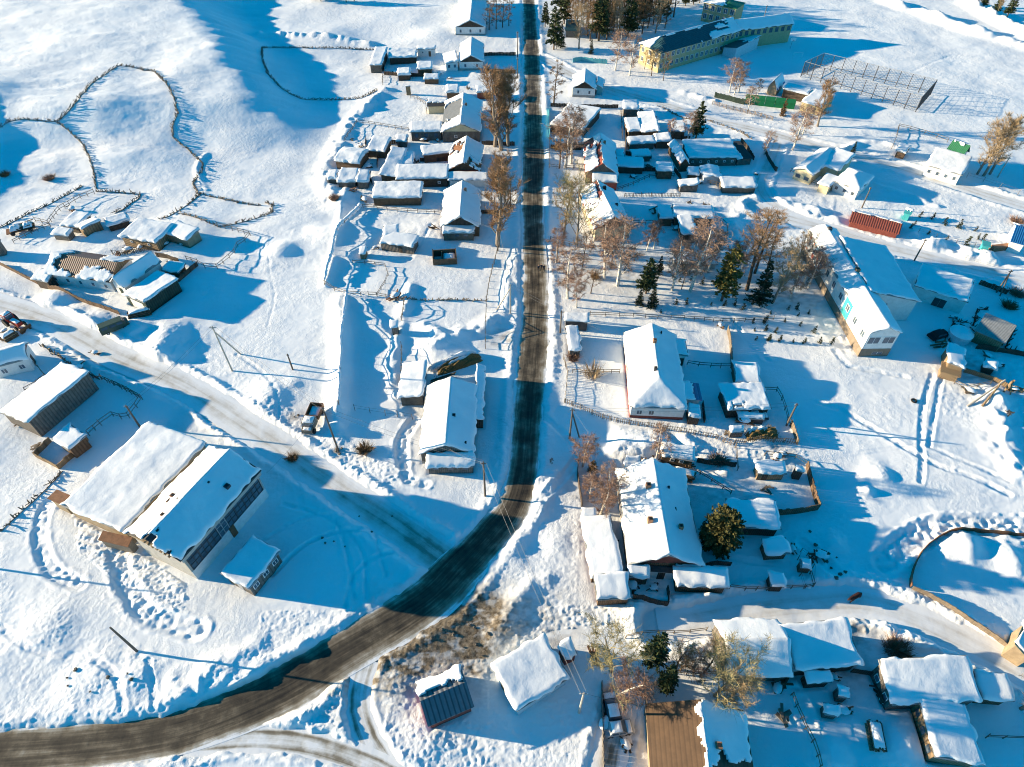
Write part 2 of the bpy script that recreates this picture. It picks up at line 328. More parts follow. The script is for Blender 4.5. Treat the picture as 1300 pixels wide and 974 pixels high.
M['asphalt'] = road_mat('slushy_asphalt', [(0, (.017, .0155, .014)), (.30, (.075, .060, .042)), (.52, (.19, .152, .105)), (.76, (.40, .36, .29)), (1, (.83, .83, .83))], 1.35, .70, 2.08)
M['packed'] = road_mat('packed_snow', [(0, (.30, .27, .22)), (.3, (.54, .51, .46)), (.6, (.70, .69, .67)), (1, (.82, .83, .84))], .8, .35, 1.5)
M['slush'] = road_mat('brown_slush', [(0, (.10, .08, .055)), (.4, (.26, .225, .17)), (.7, (.6, .58, .54)), (1, (.82, .82, .82))], .9, .35, 1.35)

def glass(name, col=(.05, .07, .09)):
    m, nt, b = newmat(name); n = noise(nt, .7, 2)
    rr = ramp(nt, [(.3, col), (.7, tuple(c*2.2 for c in col))]); nt.links.new(n.outputs['Fac'], rr.inputs[0]); nt.links.new(rr.outputs[0], b.inputs['Base Color'])
    b.inputs['Roughness'].default_value = .12; return m
M['glass'] = glass('window_glass')
for k, c, kw in [
    ('white', (.72, .71, .68), dict(var=.12)), ('cream', (.62, .52, .33), dict(var=.15)), ('yellow', (.44, .36, .20), dict(var=.18)), ('ochre', (.33, .25, .16), dict(var=.25)),
    ('palebl', (.50, .56, .60), dict(var=.15)), ('greywood', (.17, .148, .125), dict(var=.35, kind='plank', step=.28)), ('brownwood', (.16, .10, .06), dict(var=.35, kind='plank', step=.25)),
    ('darkwood', (.085, .062, .045), dict(var=.4, kind='plank', step=.25)), ('logs', (.15, .10, .06), dict(var=.35, kind='log', step=.26)), ('greylog', (.16, .138, .11), dict(var=.35, kind='log', step=.26)),
    ('tanwood', (.29, .20, .115), dict(var=.25, kind='plank', step=.3)), ('clay', (.22, .175, .13), dict(var=.25)), ('darkgreen', (.035, .06, .045), dict(var=.3, kind='plank', step=.25)),
    ('brick', (.36, .18, .10), dict(var=.3, scale=4)), ('concrete', (.42, .40, .36), dict(var=.2)), ('plinth', (.34, .32, .29), dict(var=.2)), ('redbrown', (.22, .06, .045), dict(var=.3)),
    ('redroof', (.27, .07, .048), dict(var=.2, kind='corrx', step=.5)), ('brownroof', (.15, .085, .062), dict(var=.15, kind='corrx', step=.45, rough=.5)), ('tanroof', (.095, .054, .028), dict(var=.22, scale=.8, rough=.6, kind='corrx', step=.5)),
    ('tealroof', (.03, .085, .10), dict(var=.3, kind='corry', step=.5, rough=.45)), ('greenroof', (.03, .17, .08), dict(var=.2, kind='corrx', step=.4, rough=.5)), ('slate', (.30, .31, .31), dict(var=.2, kind='corry', step=.35)),
    ('greyroof', (.20, .205, .21), dict(var=.2, kind='corry', step=.4, rough=.5)), ('darkroof', (.05, .05, .052), dict(var=.3)), ('blueroof', (.015, .13, .34), dict(var=.15, kind='corrx', step=.4, rough=.5)),
    ('stripe', (.17, .175, .19), dict(var=.15, kind='corry', step=.62, rough=.5)), ('pinkroof', (.48, .22, .33), dict(var=.15, kind='corrx', step=.7)), ('teal', (.05, .36, .38), dict(var=.2)), ('green', (.008, .17, .06), dict(var=.2)),
    ('blue', (.03, .18, .42), dict(var=.2)), ('red', (.40, .045, .03), dict(var=.2)), ('black', (.02, .02, .022), dict(var=.3)), ('darkgrey', (.07, .07, .075), dict(var=.3)), ('metal', (.33, .34, .35), dict(var=.15, rough=.45)),
    ('rust', (.22, .10, .05), dict(var=.4)), ('trim', (.78, .78, .76), dict(var=.06)), ('tealtrim', (.10, .38, .42), dict(var=.1)), ('post', (.17, .135, .10), dict(var=.35, scale=4)), ('pole', (.13, .105, .085), dict(var=.3, scale=3)), ('rail', (.20, .155, .11), dict(var=.35, scale=3)),
    ('palepole', (.42, .39, .34), dict(var=.2, scale=2)), ('straw', (.30, .20, .07), dict(var=.4, scale=5)), ('hay', (.17, .105, .035), dict(var=.7, scale=9)), ('stone', (.16, .13, .10), dict(var=.5, scale=3)), ('wire', (.25, .24, .23), dict(var=.1)),
    ('van', (.055, .085, .06), dict(var=.2, rough=.5)), ('tyre', (.02, .02, .02), dict(var=.3)), ('hide', (.035, .011, .008), dict(var=.3)), ('skin', (.5, .3, .2), dict(var=.1)), ('jacket', (.03, .035, .05), dict(var=.3)), ('trousers', (.02, .02, .025), dict(var=.3)),
    ('bark', (.12, .085, .06), dict(var=.4, scale=3)), ('greybark', (.24, .20, .16), dict(var=.3, scale=3)), ('tw_red', (.28, .17, .12), dict(var=.3, scale=.6)), ('tw_pink', (.33, .215, .155), dict(var=.3, scale=.6)), ('tw_orange', (.30, .18, .09), dict(var=.3, scale=.6)),
    ('tw_olive', (.30, .25, .12), dict(var=.3, scale=.6)), ('tw_brown', (.22, .135, .065), dict(var=.3, scale=.6)), ('tw_tan', (.36, .26, .15), dict(var=.3, scale=.6)),
    ('needle', (.055, .072, .026), dict(var=.45, scale=.8)), ('needledark', (.030, .044, .020), dict(var=.45, scale=.9)), ('needlegold', (.14, .12, .03), dict(var=.4, scale=.8)), ('needlerust', (.15, .085, .03), dict(var=.4, scale=.8)),
    ('conegreen', (.085, .078, .022), dict(var=.5, scale=1.2))]:
    M[k] = plain(k, c, **kw)
# birch bark: white with dark bands
m, nt, b = newmat('birch_bark'); n = noise(nt, 2.2, 4, .6, stretch=(1, 1, 2.5))
rr = ramp(nt, [(.36, (.10, .085, .07)), (.46, (.60, .55, .48)), (.8, (.72, .68, .6))]); nt.links.new(n.outputs['Fac'], rr.inputs[0]); nt.links.new(rr.outputs[0], b.inputs['Base Color']); b.inputs['Roughness'].default_value = .8
M['birch'] = m
# a wall painted with a faded mural: coloured patches on white plaster
m, nt, b = newmat('mural'); tc = nt.nodes.new('ShaderNodeTexCoord'); v = nt.nodes.new('ShaderNodeTexVoronoi'); v.inputs['Scale'].default_value = .9; nt.links.new(tc.outputs['Object'], v.inputs['Vector'])
rr = ramp(nt, [(0, (.5, .12, .06)), (.25, (.7, .66, .6)), (.45, (.1, .25, .38)), (.6, (.74, .72, .66)), (.8, (.55, .32, .12)), (1, (.72, .7, .66))]); rr.color_ramp.interpolation = 'CONSTANT'
nt.links.new(v.outputs['Color'], rr.inputs[0]); nt.links.new(rr.outputs[0], b.inputs['Base Color']); M['mural'] = m

# ------------------------------------------------------------------ mesh helpers
class MB:
    def __init__(s): s.v = []; s.f = []; s.mi = []
    def add(s, v, f, mi=0):
        o = len(s.v); s.v.extend([tuple(map(float, p)) for p in v]); s.f.extend([tuple(i+o for i in q_) for q_ in f]); s.mi.extend([mi]*len(f)); return s
    def box(s, x0, x1, y0, y1, z0, z1, mi=0):
        v = [(x0, y0, z0), (x1, y0, z0), (x1, y1, z0), (x0, y1, z0), (x0, y0, z1), (x1, y0, z1), (x1, y1, z1), (x0, y1, z1)]
        return s.add(v, [(3, 2, 1, 0), (4, 5, 6, 7), (0, 1, 5, 4), (1, 2, 6, 5), (2, 3, 7, 6), (3, 0, 4, 7)], mi)
    def tube(s, path, rad, n=6, mi=0, cap=True):
        path = [Vector(p) for p in path]
        if not hasattr(rad, '__len__'): rad = [rad]*len(path)
        v = []; f = []
        for i, p in enumerate(path):
            t = (path[min(i+1, len(path)-1)]-path[max(i-1, 0)])
            if t.length < 1e-6: t = Vector((0, 0, 1))
            t.normalize(); a = t.cross(Vector((0, 0, 1)) if abs(t.z) < .9 else Vector((1, 0, 0))).normalized(); b_ = t.cross(a)
            for k in range(n):
                an = 2*math.pi*k/n; v.append(p+(a*math.cos(an)+b_*math.sin(an))*rad[i])
        for i in range(len(path)-1):
            for k in range(n):
                k2 = (k+1) % n; f.append((i*n+k, i*n+k2, (i+1)*n+k2, (i+1)*n+k))
        if cap: f.append(tuple(range(n-1, -1, -1))); f.append(tuple((len(path)-1)*n+k for k in range(n)))
        return s.add(v, f, mi)
    def beam(s, a, b_, w, h, mi=0):
        a = Vector(a); b_ = Vector(b_); t = (b_-a).normalized(); sd = t.cross(Vector((0, 0, 1)) if abs(t.z) < .95 else Vector((1, 0, 0))).normalized(); u = sd.cross(t)
        v = [p+sd*i*w/2+u*j*h/2 for p in (a, b_) for i, j in ((-1, -1), (1, -1), (1, 1), (-1, 1))]
        return s.add(v, [(0, 1, 2, 3), (7, 6, 5, 4), (0, 4, 5, 1), (1, 5, 6, 2), (2, 6, 7, 3), (3, 7, 4, 0)], mi)
    def mesh(s, name, mats, smooth_=False):
        me = bpy.data.meshes.new(name); me.from_pydata(s.v, [], s.f)
        for m_ in (mats if isinstance(mats, (list, tuple)) else [mats]): me.materials.append(M[m_] if isinstance(m_, str) else m_)
        if len(set(s.mi)) > 1: me.polygons.foreach_set('material_index', s.mi)
        if smooth_: me.polygons.foreach_set('use_smooth', [True]*len(s.f))
        me.update(); return me
    def obj(s, name, mats, parent=None, loc=(0, 0, 0), rot=0, smooth_=False):
        return link(name, s.mesh(name, mats, smooth_), parent, loc, rot)
def link(name, me, parent=None, loc=(0, 0, 0), rot=0):
    o = bpy.data.objects.new(name, me); COL.objects.link(o); o.location = loc; o.rotation_euler[2] = rot
    if parent: o.parent = parent
    return o
LABELS = {}
def tag(o, label, cat, group=None, kind=None):
    if label: o['label'] = label
    if cat: o['category'] = cat
    if group: o['group'] = group
    if kind: o['kind'] = kind
    if label and not group: LABELS[label] = LABELS.get(label, 0)+1
    return o
def thing(name, label, cat, loc, rot=0, group=None):
    o = link(name, None, None, loc, rot); o.empty_display_size = .3
    return tag(o, label, cat, group)
def copy_tree(o, parent=None):
    c = o.copy(); COL.objects.link(c)
    if parent: c.parent = parent
    for ch in KIDS.get(o.name, ()): copy_tree(ch, c)
    return c
KIDS = {}

# ------------------------------------------------------------------ buildings
def roof_fn(kind, W, L, h, rise):
    if kind == 'gable': return lambda x, y: h+rise*(1-abs(x)/(W/2))
    if kind == 'gabley': return lambda x, y: h+rise*(1-abs(y)/(L/2))
    if kind == 'hip':
        s = min(W, L)/2
        return lambda x, y: h+rise*np.minimum(np.minimum(1-abs(x)/(W/2), (L/2-abs(y))/s), 1.0) if True else 0
    if kind == 'hipf':                       # hipped at the front only
        s = W*.5
        return lambda x, y: h+rise*np.minimum(1-abs(x)/(W/2), (y+L/2)/s)
    if kind == 'mono_r': return lambda x, y: h+rise*(.5-x/W)      # low on the right
    if kind == 'mono_l': return lambda x, y: h+rise*(.5+x/W)
    if kind == 'mono_f': return lambda x, y: h+rise*(.5+y/L)      # low at the front
    if kind == 'mono_b': return lambda x, y: h+rise*(.5-y/L)
    return lambda x, y: h+0*x
def roof_parts(kind, W, L, h, rise, o, roofmat, snow, bare, par, loc, rot, seed, cell=.42, edge=None):
    fn = roof_fn(kind, W, L, h, rise)
    X0, Y0 = W/2+o, L/2+o
    # slab
    if kind == 'gable': xs, ys = [-X0, 0, X0], [-Y0, Y0]
    elif kind == 'gabley': xs, ys = [-X0, X0], [-Y0, 0, Y0]
    elif kind in ('hip', 'hipf'):
        xs = list(np.linspace(-X0, X0, 13)); ys = list(np.linspace(-Y0, Y0, 17))
    else: xs, ys = [-X0, X0], [-Y0, Y0]
    mb = MB(); nx, ny = len(xs), len(ys); v = []; f = []
    for dz in (.0, -.14):
        for y in ys:
            for x in xs: v.append((x, y, float(fn(x, y))+dz))
    I = lambda i, j, k: k*nx*ny+j*nx+i
    for j in range(ny-1):
        for i in range(nx-1):
            f.append((I(i, j, 0), I(i+1, j, 0), I(i+1, j+1, 0), I(i, j+1, 0))); f.append((I(i, j, 1), I(i, j+1, 1), I(i+1, j+1, 1), I(i+1, j, 1)))
    for i in range(nx-1):
        f.append((I(i, 0, 1), I(i+1, 0, 1), I(i+1, 0, 0), I(i, 0, 0))); f.append((I(i, ny-1, 0), I(i+1, ny-1, 0), I(i+1, ny-1, 1), I(i, ny-1, 1)))
    for j in range(ny-1):
        f.append((I(0, j, 0), I(0, j+1, 0), I(0, j+1, 1), I(0, j, 1))); f.append((I(nx-1, j, 1), I(nx-1, j+1, 1), I(nx-1, j+1, 0), I(nx-1, j, 0)))
    mb.add(v, f); ro = mb.obj('roof', roofmat, par, loc, rot)
    if snow > 0:
        ex = .10
        nx = max(6, int(2*(X0+ex)/cell)); ny = max(6, int(2*(Y0+ex)/cell)); nx += nx % 2; ny += ny % 2
        gx, gy = np.meshgrid(np.linspace(-X0-ex, X0+ex, nx+1), np.linspace(-Y0-ex, Y0+ex, ny+1))
        base = fn(gx, gy)
        if kind in ('hip', 'hipf'): base = np.maximum(base, h-.35)
        ed = np.minimum(X0+ex-abs(gx), Y0+ex-abs(gy))
        ns = fbm(gx/2.4+seed*3.7, gy/2.4+seed*1.3, 3)
        wav = .05*fbm(gx/.6+seed, gy/.6, 2)
        sag = fbm(gx/5.5+seed*1.7, gy/5.5, 2); top = base+.012+snow*(.50+.50*sstep(0, .34, ed))*(1+.30*ns+.5*sag)+.7*wav*sstep(0, .3, ed)
        fl_ = 1-sstep(0, .5, ed); gx0 = gx; gx = gx*(1-fl_*np.clip(.10+.55*fbm(gy/1.3+seed, gx/2+seed, 2), -.12, .45)/X0); gy = gy*(1-fl_*np.clip(.10+.55*fbm(gx0/1.3+seed, gy/2+2+seed, 2), -.12, .45)/Y0)
        u = (gx+X0)/(2*X0); w = (gy+Y0)/(2*Y0)
        uc = (u[:-1, :-1]+u[1:, 1:])/2; wc = (w[:-1, :-1]+w[1:, 1:])/2
        keep = np.ones((ny, nx), bool)
        if bare is not None:
            jit = fbm(uc*9+seed, wc*9, 2)*.22
            for j in range(ny):
                for i in range(nx):
                    if bare(uc[j, i]+jit[j, i]*.5, wc[j, i]+jit[j, i]): keep[j, i] = False
        S = MB(); nv = (nx+1)*(ny+1)
        v = [(gx[j, i], gy[j, i], top[j, i]) for j in range(ny+1) for i in range(nx+1)]+[(gx[j, i]*.998, gy[j, i]*.998, base[j, i]-.02) for j in range(ny+1) for i in range(nx+1)]
        I = lambda i, j: j*(nx+1)+i
        f = []
        for j in range(ny):
            for i in range(nx):
                if not keep[j, i]: continue
                f.append((I(i, j), I(i+1, j), I(i+1, j+1), I(i, j+1)))
                for a, b_, jj, ii in ((I(i, j), I(i+1, j), j-1, i), (I(i+1, j), I(i+1, j+1), j, i+1), (I(i+1, j+1), I(i, j+1), j+1, i), (I(i, j+1), I(i, j), j, i-1)):
                    if jj < 0 or ii < 0 or jj >= ny or ii >= nx or not keep[jj, ii]: f.append((b_, a, a+nv, b_+nv))
        if f:
            used = sorted({i for q_ in f for i in q_}); mp = {a: b_ for b_, a in enumerate(used)}
            S.add([v[i] for i in used], [tuple(mp[i] for i in q_) for q_ in f]); so = S.obj('roof_snow', 'rsnow', par, loc, rot, smooth_=True)
    return fn
def frame_of(A, B, C, h):
    za = h
    a = np.array(ray(*A, za)); b_ = np.array(ray(*B, za)); c = np.array(ray(*C, za))
    e = b_-a; W = np.linalg.norm(e); g = c-b_
    ang = math.atan2(e[1], e[0]); pr = np.array([-e[1], e[0]])/W; sg = 1 if g@pr > 0 else -1
    ag = math.atan2(g[1], g[0])-sg*math.pi/2
    d = (ag-ang+math.pi) % (2*math.pi)-math.pi
    d = max(-R(16), min(R(16), d)); ang += d*.5
    ex = np.array([math.cos(ang), math.sin(ang)]); ey = np.array([-ex[1], ex[0]])*sg
    L = abs(g@ey); W = abs(e@ex); cen = (a+b_)/2+ey*L/2
    if sg < 0: ang += math.pi                       # keep (x, y) right-handed with y from the front to the back
    return cen, ang, W, L
_seed = [0]
ALLB = {}
WCOL = {}
def openings(par, W, L, wins, doors, base, depth_parent=None):
    """wins: (side, count, width, height, sill height[, span from, to]); doors: (side, position 0..1, width, height, material)"""
    def put(name, side, s, z0, w, hh, mat, out, thick, p):
        m_ = MB()
        if side in 'fb':
            y = -L/2 if side == 'f' else L/2; sg = -1 if side == 'f' else 1
            x = -W/2+s*W; y0, y1 = sorted((y-sg*.02, y+sg*(out+thick))); m_.box(x-w/2, x+w/2, y0, y1, z0, z0+hh)
        else:
            xx = -W/2 if side == 'l' else W/2; sg = -1 if side == 'l' else 1
            y = -L/2+s*L; x0, x1 = sorted((xx-sg*.02, xx+sg*(out+thick))); m_.box(x0, x1, y-w/2, y+w/2, z0, z0+hh)
        return m_.obj(name, mat, p[0], p[1], p[2])
    for wd in wins:
        side, n, w, hh, z0 = wd[:5]; lo, hi = wd[5:7] if len(wd) > 6 else (0, 1); trim = wd[7] if len(wd) > 7 else 'trim'
        for k in range(n):
            s = lo+(hi-lo)*(k+.5)/n
            fr = put('window', side, s, z0, w, hh, trim, 0, .06, par)
            fx = [(par[0] if par[1] == (0, 0, 0) and par[2] == 0 else par[0])]
            pn = put('pane', side, s, z0+.1, w-.2, hh-.2, 'glass', .045, .03, (fr, (0, 0, 0), 0))
            if w > .9:
                put('mullion', side, s, z0+.1, .06, hh-.2, trim, .06, .03, (fr, (0, 0, 0), 0))
    for dd in doors:
        side, s, w, hh, mat = dd
        put('door', side, s, base, w, hh, mat, 0, .05, par)
def bld(name, label, cat, A, B, C, h=2.6, rise=1.6, roof='gable', wall='white', gable=None, roofmat='slate', snow=.34, bare=None, wins=(), doors=(),
        chim=(), over=.35, parent=None, group=None, plinth=False, plug=None, sink=.5):
    """A, B, C: photograph pixels of three eave corners (A, B on the near side, C behind B), h metres up"""
    _seed[0] += 1; sd = _seed[0]
    cen, ang, W, L = frame_of(A, B, C, h)
    o = min(over, W*.12, L*.12); W -= 2*o; L -= 2*o
    gz = float(macro(*cen)) if parent is None else ALLB[parent.name][2]
    if parent is None:
        t = thing(name, label, cat, (cen[0], cen[1], gz), ang, group); ALLB[t.name] = (cen, ang, gz, W, L); loc = (0, 0, 0); rot = 0; host = t
        kids = t
    else:
        pc, pa, gz, _, _ = ALLB[parent.name]; d = cen-pc; loc = (d[0]*math.cos(-pa)-d[1]*math.sin(-pa), d[0]*math.sin(-pa)+d[1]*math.cos(-pa), 0); rot = ang-pa
        t = parent
    PADS.append((cen[0], cen[1], ang, W/2, L/2))
    wb = MB()
    fn = roof_fn(roof, W, L, h, rise)
    # walls follow the underside of the roof at the corners
    xs = [-W/2, W/2]; ys = [-L/2, L/2]
    cz = [[float(fn(x, y))-.16 if roof.startswith('mono') else h-.12 for x in xs] for y in ys]
    v = [(xs[0], ys[0], -sink), (xs[1], ys[0], -sink), (xs[1], ys[1], -sink), (xs[0], ys[1], -sink), (xs[0], ys[0], cz[0][0]), (xs[1], ys[0], cz[0][1]), (xs[1], ys[1], cz[1][1]), (xs[0], ys[1], cz[1][0])]
    wb.add(v, [(3, 2, 1, 0), (4, 5, 6, 7), (0, 1, 5, 4), (1, 2, 6, 5), (2, 3, 7, 6), (3, 0, 4, 7)])
    if parent is None:
        wb.obj('wall', wall, t); pp = (t, (0, 0, 0), 0)
    else:
        an = wb.obj(name, wall, t, loc, rot)
        if label: an['label'] = label
        pp = (an, (0, 0, 0), 0)
    if roof in ('gable', 'gabley') and rise > .2:
        g_ = MB()
        if roof == 'gable': g_.add([(-W/2+.01, -L/2+.02, h-.12), (W/2-.01, -L/2+.02, h-.12), (0, -L/2+.02, h+rise-.16), (-W/2+.01, L/2-.02, h-.12), (W/2-.01, L/2-.02, h-.12), (0, L/2-.02, h+rise-.16)], [(0, 1, 2), (5, 4, 3), (0, 3, 4, 1), (1, 4, 5, 2), (2, 5, 3, 0)])
        else: g_.add([(-W/2+.02, -L/2+.01, h-.12), (-W/2+.02, L/2-.01, h-.12), (-W/2+.02, 0, h+rise-.16), (W/2-.02, -L/2+.01, h-.12), (W/2-.02, L/2-.01, h-.12), (W/2-.02, 0, h+rise-.16)], [(2, 1, 0), (3, 4, 5), (1, 4, 3, 0), (2, 5, 4, 1), (0, 3, 5, 2)])
        g_.obj('gable', gable or wall, pp[0], pp[1], pp[2])
    if plinth:
        MB().box(-W/2-.05, W/2+.05, -L/2-.05, L/2+.05, -sink, .55).obj('plinth', 'plinth' if plinth is True else plinth, pp[0], pp[1], pp[2])
    fn = roof_parts(roof, W, L, h, rise, o, roofmat, snow, bare, pp[0], pp[1], pp[2], sd, cell=(.34 if W*L < 260 else .5) if bare is None else (.22 if W*L < 260 else .4))
    if wins or doors:
        if parent is None: openings(pp, W, L, wins, doors, -.1)
        else: openings_flat(pp, W, L, wins, doors)
    for c in chim:
        u, w_ = c[:2]; hh = c[2] if len(c) > 2 else .9; s = c[3] if len(c) > 3 else .3
        x = -W/2+u*W; y = -L/2+w_*L; z = float(fn(x, y))
        ch = MB().box(x-s, x+s, y-s, y+s, z-.3, z+hh).obj('chimney', 'brick' if len(c) < 5 else c[4], pp[0])
        MB().box(x-s*.55, x+s*.55, y-s*.55, y+s*.55, z+hh-.05, z+hh+.04).obj('chimney_top' if parent is None else 'chimney_top', 'black', ch if parent is None else pp[0])
    return t
def openings_flat(pp, W, L, wins, doors):
    """openings on an annex: windows are sub-parts of the annex (no deeper level)"""
    for wd in wins:
        side, n, w, hh, z0 = wd[:5]; lo, hi = wd[5:7] if len(wd) > 6 else (0, 1)
        for k in range(n):
            s = lo+(hi-lo)*(k+.5)/n; _slab('window', side, s, z0, w, hh, 'glass', W, L, pp[0])
    for side, s, w, hh, mat in doors: _slab('door', side, s, -.1, w, hh, mat, W, L, pp[0])
def _slab(name, side, s, z0, w, hh, mat, W, L, par, out=.05, thick=.0):
    m_ = MB()
    if side in 'fb':
        y = -L/2 if side == 'f' else L/2; sg = -1 if side == 'f' else 1; x = -W/2+s*W; y0, y1 = sorted((y-sg*.02, y+sg*out)); m_.box(x-w/2, x+w/2, y0, y1, z0, z0+hh)
    else:
        xx = -W/2 if side == 'l' else W/2; sg = -1 if side == 'l' else 1; y = -L/2+s*L; x0, x1 = sorted((xx-sg*.02, xx+sg*out)); m_.box(x0, x1, y-w/2, y+w/2, z0, z0+hh)
    return m_.obj(name, mat, par)
def B(t, name, label, cat, A, Bp, C, **k):
    return bld(name, label, cat, q(t, *A), q(t, *Bp), q(t, *C), **k)
def A_(parent, t, A, Bp, C, name='annex', label=None, **k):
    return bld(name, label, None, q(t, *A), q(t, *Bp), q(t, *C), parent=parent, **k)
# ------------------------------------------------------------------ the village, house by house
W1 = ('f', 3, .8, 1.0, .9)
# ---- west of the main road, from the far end to the near one
B('12', 'house', 'white dark-gabled house with three front windows, farthest up the main street', 'house', (982, 132), (1138, 137), (1100, -30), h=2.9, rise=2.2, gable='darkwood', wins=[('f', 3, .9, 1.2, .9), ('l', 4, .9, 1.2, .9)], chim=[(.75, .8)], plinth=True)
h = B('12', 'house', 'white dark-gabled house with low side wing beside the far crossroads', 'house', (1000, 308), (1128, 306), (1132, 215), h=2.7, rise=2.0, gable='darkwood', wins=[('f', 2, .85, 1.1, .9)], plinth=True)
A_(h, '12', (935, 318), (1003, 312), (1000, 262), h=2.3, rise=.7, roof='mono_l', wall='white', wins=[('f', 2, .7, .9, .9)])
B('12', 'barn', 'long narrow snow-roofed barn at the corner of the paddock', 'barn', (558, 322), (622, 322), (655, 240), h=2.3, rise=.3, roof='mono_f', wall='greylog')
B('12', 'shed', 'long low shed in a row behind the paddock barn, its roof humped with snow', 'shed', (655, 285), (795, 285), (790, 245), h=1.9, rise=.2, roof='mono_f', wall='darkwood', snow=.5)
B('12', 'cottage', 'tiny white cottage with one door behind the second house', 'cottage', (793, 246), (888, 248), (887, 228), h=2.3, rise=.2, roof='mono_b', wall='white', doors=[('f', .7, .8, 1.8, 'brownwood')], wins=[('f', 1, .6, .7, 1, 0, .6)])
B('12', 'shed', 'small snow-capped wooden shed in front of the second house from the far end', 'shed', (795, 342), (872, 342), (870, 310), h=2.0, rise=.2, roof='mono_f', wall='brownwood', snow=.45)
B('12', 'outhouse', 'lone narrow tan outhouse standing in an open snowy plot', 'outhouse', (738, 432), (764, 433), (762, 424), h=2.2, rise=.3, roof='mono_b', wall='tanwood', snow=.15)
B('12', 'shed', 'low snow-covered shed left of a dark gap, behind the green-edged grey house', 'shed', (938, 458), (1003, 460), (1003, 428), h=1.9, rise=.2, roof='mono_f', wall='brownwood', snow=.5)
B('12', 'shed', 'flat snow-topped brown shed beside the poplars, behind the green-edged grey house', 'shed', (1088, 458), (1168, 458), (1165, 428), h=2.2, rise=.2, roof='mono_f', wall='redbrown', snow=.35)
h = B('12', 'house', 'broad grey plank house with green roof edge and a long left wing', 'house', (915, 652), (1114, 652), (1118, 497), h=3.1, rise=2.2, wall='greywood', gable='cream', roofmat='greyroof', bare=lambda u, v: u < .48 and .22 < v < .85 and v > .15+.1*u, wins=[('f', 1, .8, .8, 1.2, .2, .5)], doors=[('f', .62, .9, 1.9, 'darkwood')], chim=[(.6, .6)])
A_(h, '12', (760, 652), (920, 652), (920, 612), h=2.7, rise=.5, roof='mono_f', wall='greywood', wins=[('f', 3, .9, 1.1, .9)])
B('12', 'shed', 'low cream-walled shed with dark roof strip behind the broad grey house', 'shed', (846, 524), (948, 524), (946, 498), h=2.3, rise=.4, roof='mono_f', wall='cream', roofmat='darkroof', snow=.15, bare=lambda u, v: v < .5)
B('12', 'shed', 'dark log shed with sagging snow roof at the west end of the long barns', 'shed', (543, 748), (640, 748), (720, 690), h=2.0, rise=.5, roof='mono_f', wall='logs', snow=.45)
B('12', 'barn', 'rounded snow-heaped barn at the western edge of the village row', 'barn', (388, 792), (508, 815), (512, 745), h=2.1, rise=.6, roof='gabley', wall='brownwood', snow=.6)
h = B('12', 'house', 'house with a bare rusty-brown roof patch and dark gable beside the poplars', 'house', (943, 842), (1112, 846), (1116, 715), h=2.7, rise=2.2, wall='redbrown', gable='darkwood', roofmat='rust', bare=lambda u, v: (.06 < u < .44 and .50 < v < .80) or (u > .6 and .05 < v < .22), chim=[(.3, .8)])
A_(h, '12', (950, 892), (1150, 892), (1150, 858), h=2.2, rise=.3, roof='mono_f', wall='white', wins=[('f', 1, .8, .8, .8, .1, .5)], doors=[('f', .6, .3, .4, 'rust')])
B('12', 'barn', 'brown plank barn with smooth white roof left of the red-brown roofed house', 'barn', (826, 772), (988, 748), (985, 712), h=2.4, rise=.4, roof='mono_f', wall='brownwood')
h = B('12', 'barn', 'long snow-roofed barn joined to the red-brown roofed house, dark plank front', 'barn', (690, 882), (952, 887), (950, 826), h=2.5, rise=.5, roof='mono_f', wall='darkwood', wins=[('f', 3, .7, .7, .9)])
A_(h, '12', (612, 868), (692, 878), (705, 738), h=2.4, rise=.4, roof='mono_r', wall='brownwood')
B('12', 'shed', 'narrow shed roofed in blue-shaded snow behind the long barn', 'shed', (708, 822), (785, 822), (760, 752), h=2.0, rise=.2, roof='mono_r', wall='greywood')
B('22', 'barn', 'isolated flat-topped log barn with dark brown front in a yard', 'barn', (572, 40), (817, 48), (818, -25), h=2.3, rise=.3, roof='mono_f', wall='logs', snow=.45)
B('12', 'shed', 'small grey hut drifted over with snow at the village edge', 'shed', (352, 886), (398, 888), (398, 850), h=1.7, rise=.2, roof='mono_f', wall='greylog', snow=.55)
B('12', 'shed', 'wide low shed under wavy snow, beside the drifted grey hut', 'shed', (398, 898), (492, 906), (500, 845), h=1.7, rise=.3, roof='mono_f', wall='greywood', snow=.5)
B('12', 'shed', 'low shed with a single snow slope, left of the isolated log barn', 'shed', (494, 905), (556, 905), (566, 845), h=1.8, rise=.3, roof='mono_r', wall='greywood', snow=.45)
h = B('22', 'house', 'wooden house with dark gable and snowy front porch roof by the tall brown poplar', 'house', (912, 185), (1110, 185), (1112, 5), h=2.8, rise=2.4, wall='brownwood', gable='darkwood', wins=[('l', 3, .8, 1.1, .8)], chim=[(.6, .75)])
A_(h, '22', (918, 218), (1082, 218), (1082, 178), name='porch', h=2.2, rise=.4, roof='mono_f', wall='greylog', snow=.5, wins=[('f', 2, .9, .5, 1.1, .3, .9)])
h = B('22', 'shed', 'flat-roofed grey shed with a notched corner in an open yard', 'shed', (608, 262), (778, 292), (800, 238), h=2.2, rise=.2, roof='mono_f', wall='greywood', doors=[('f', .6, .8, 1.7, 'darkwood')])
A_(h, '22', (628, 232), (706, 226), (706, 182), h=2.4, rise=.2, roof='mono_f', wall='greywood')
B('22', 'hut', 'tiny square wooden hut alone on the snowfield', 'hut', (508, 318), (540, 322), (545, 292), h=1.6, rise=.2, roof='mono_f', wall='tanwood', snow=.3)
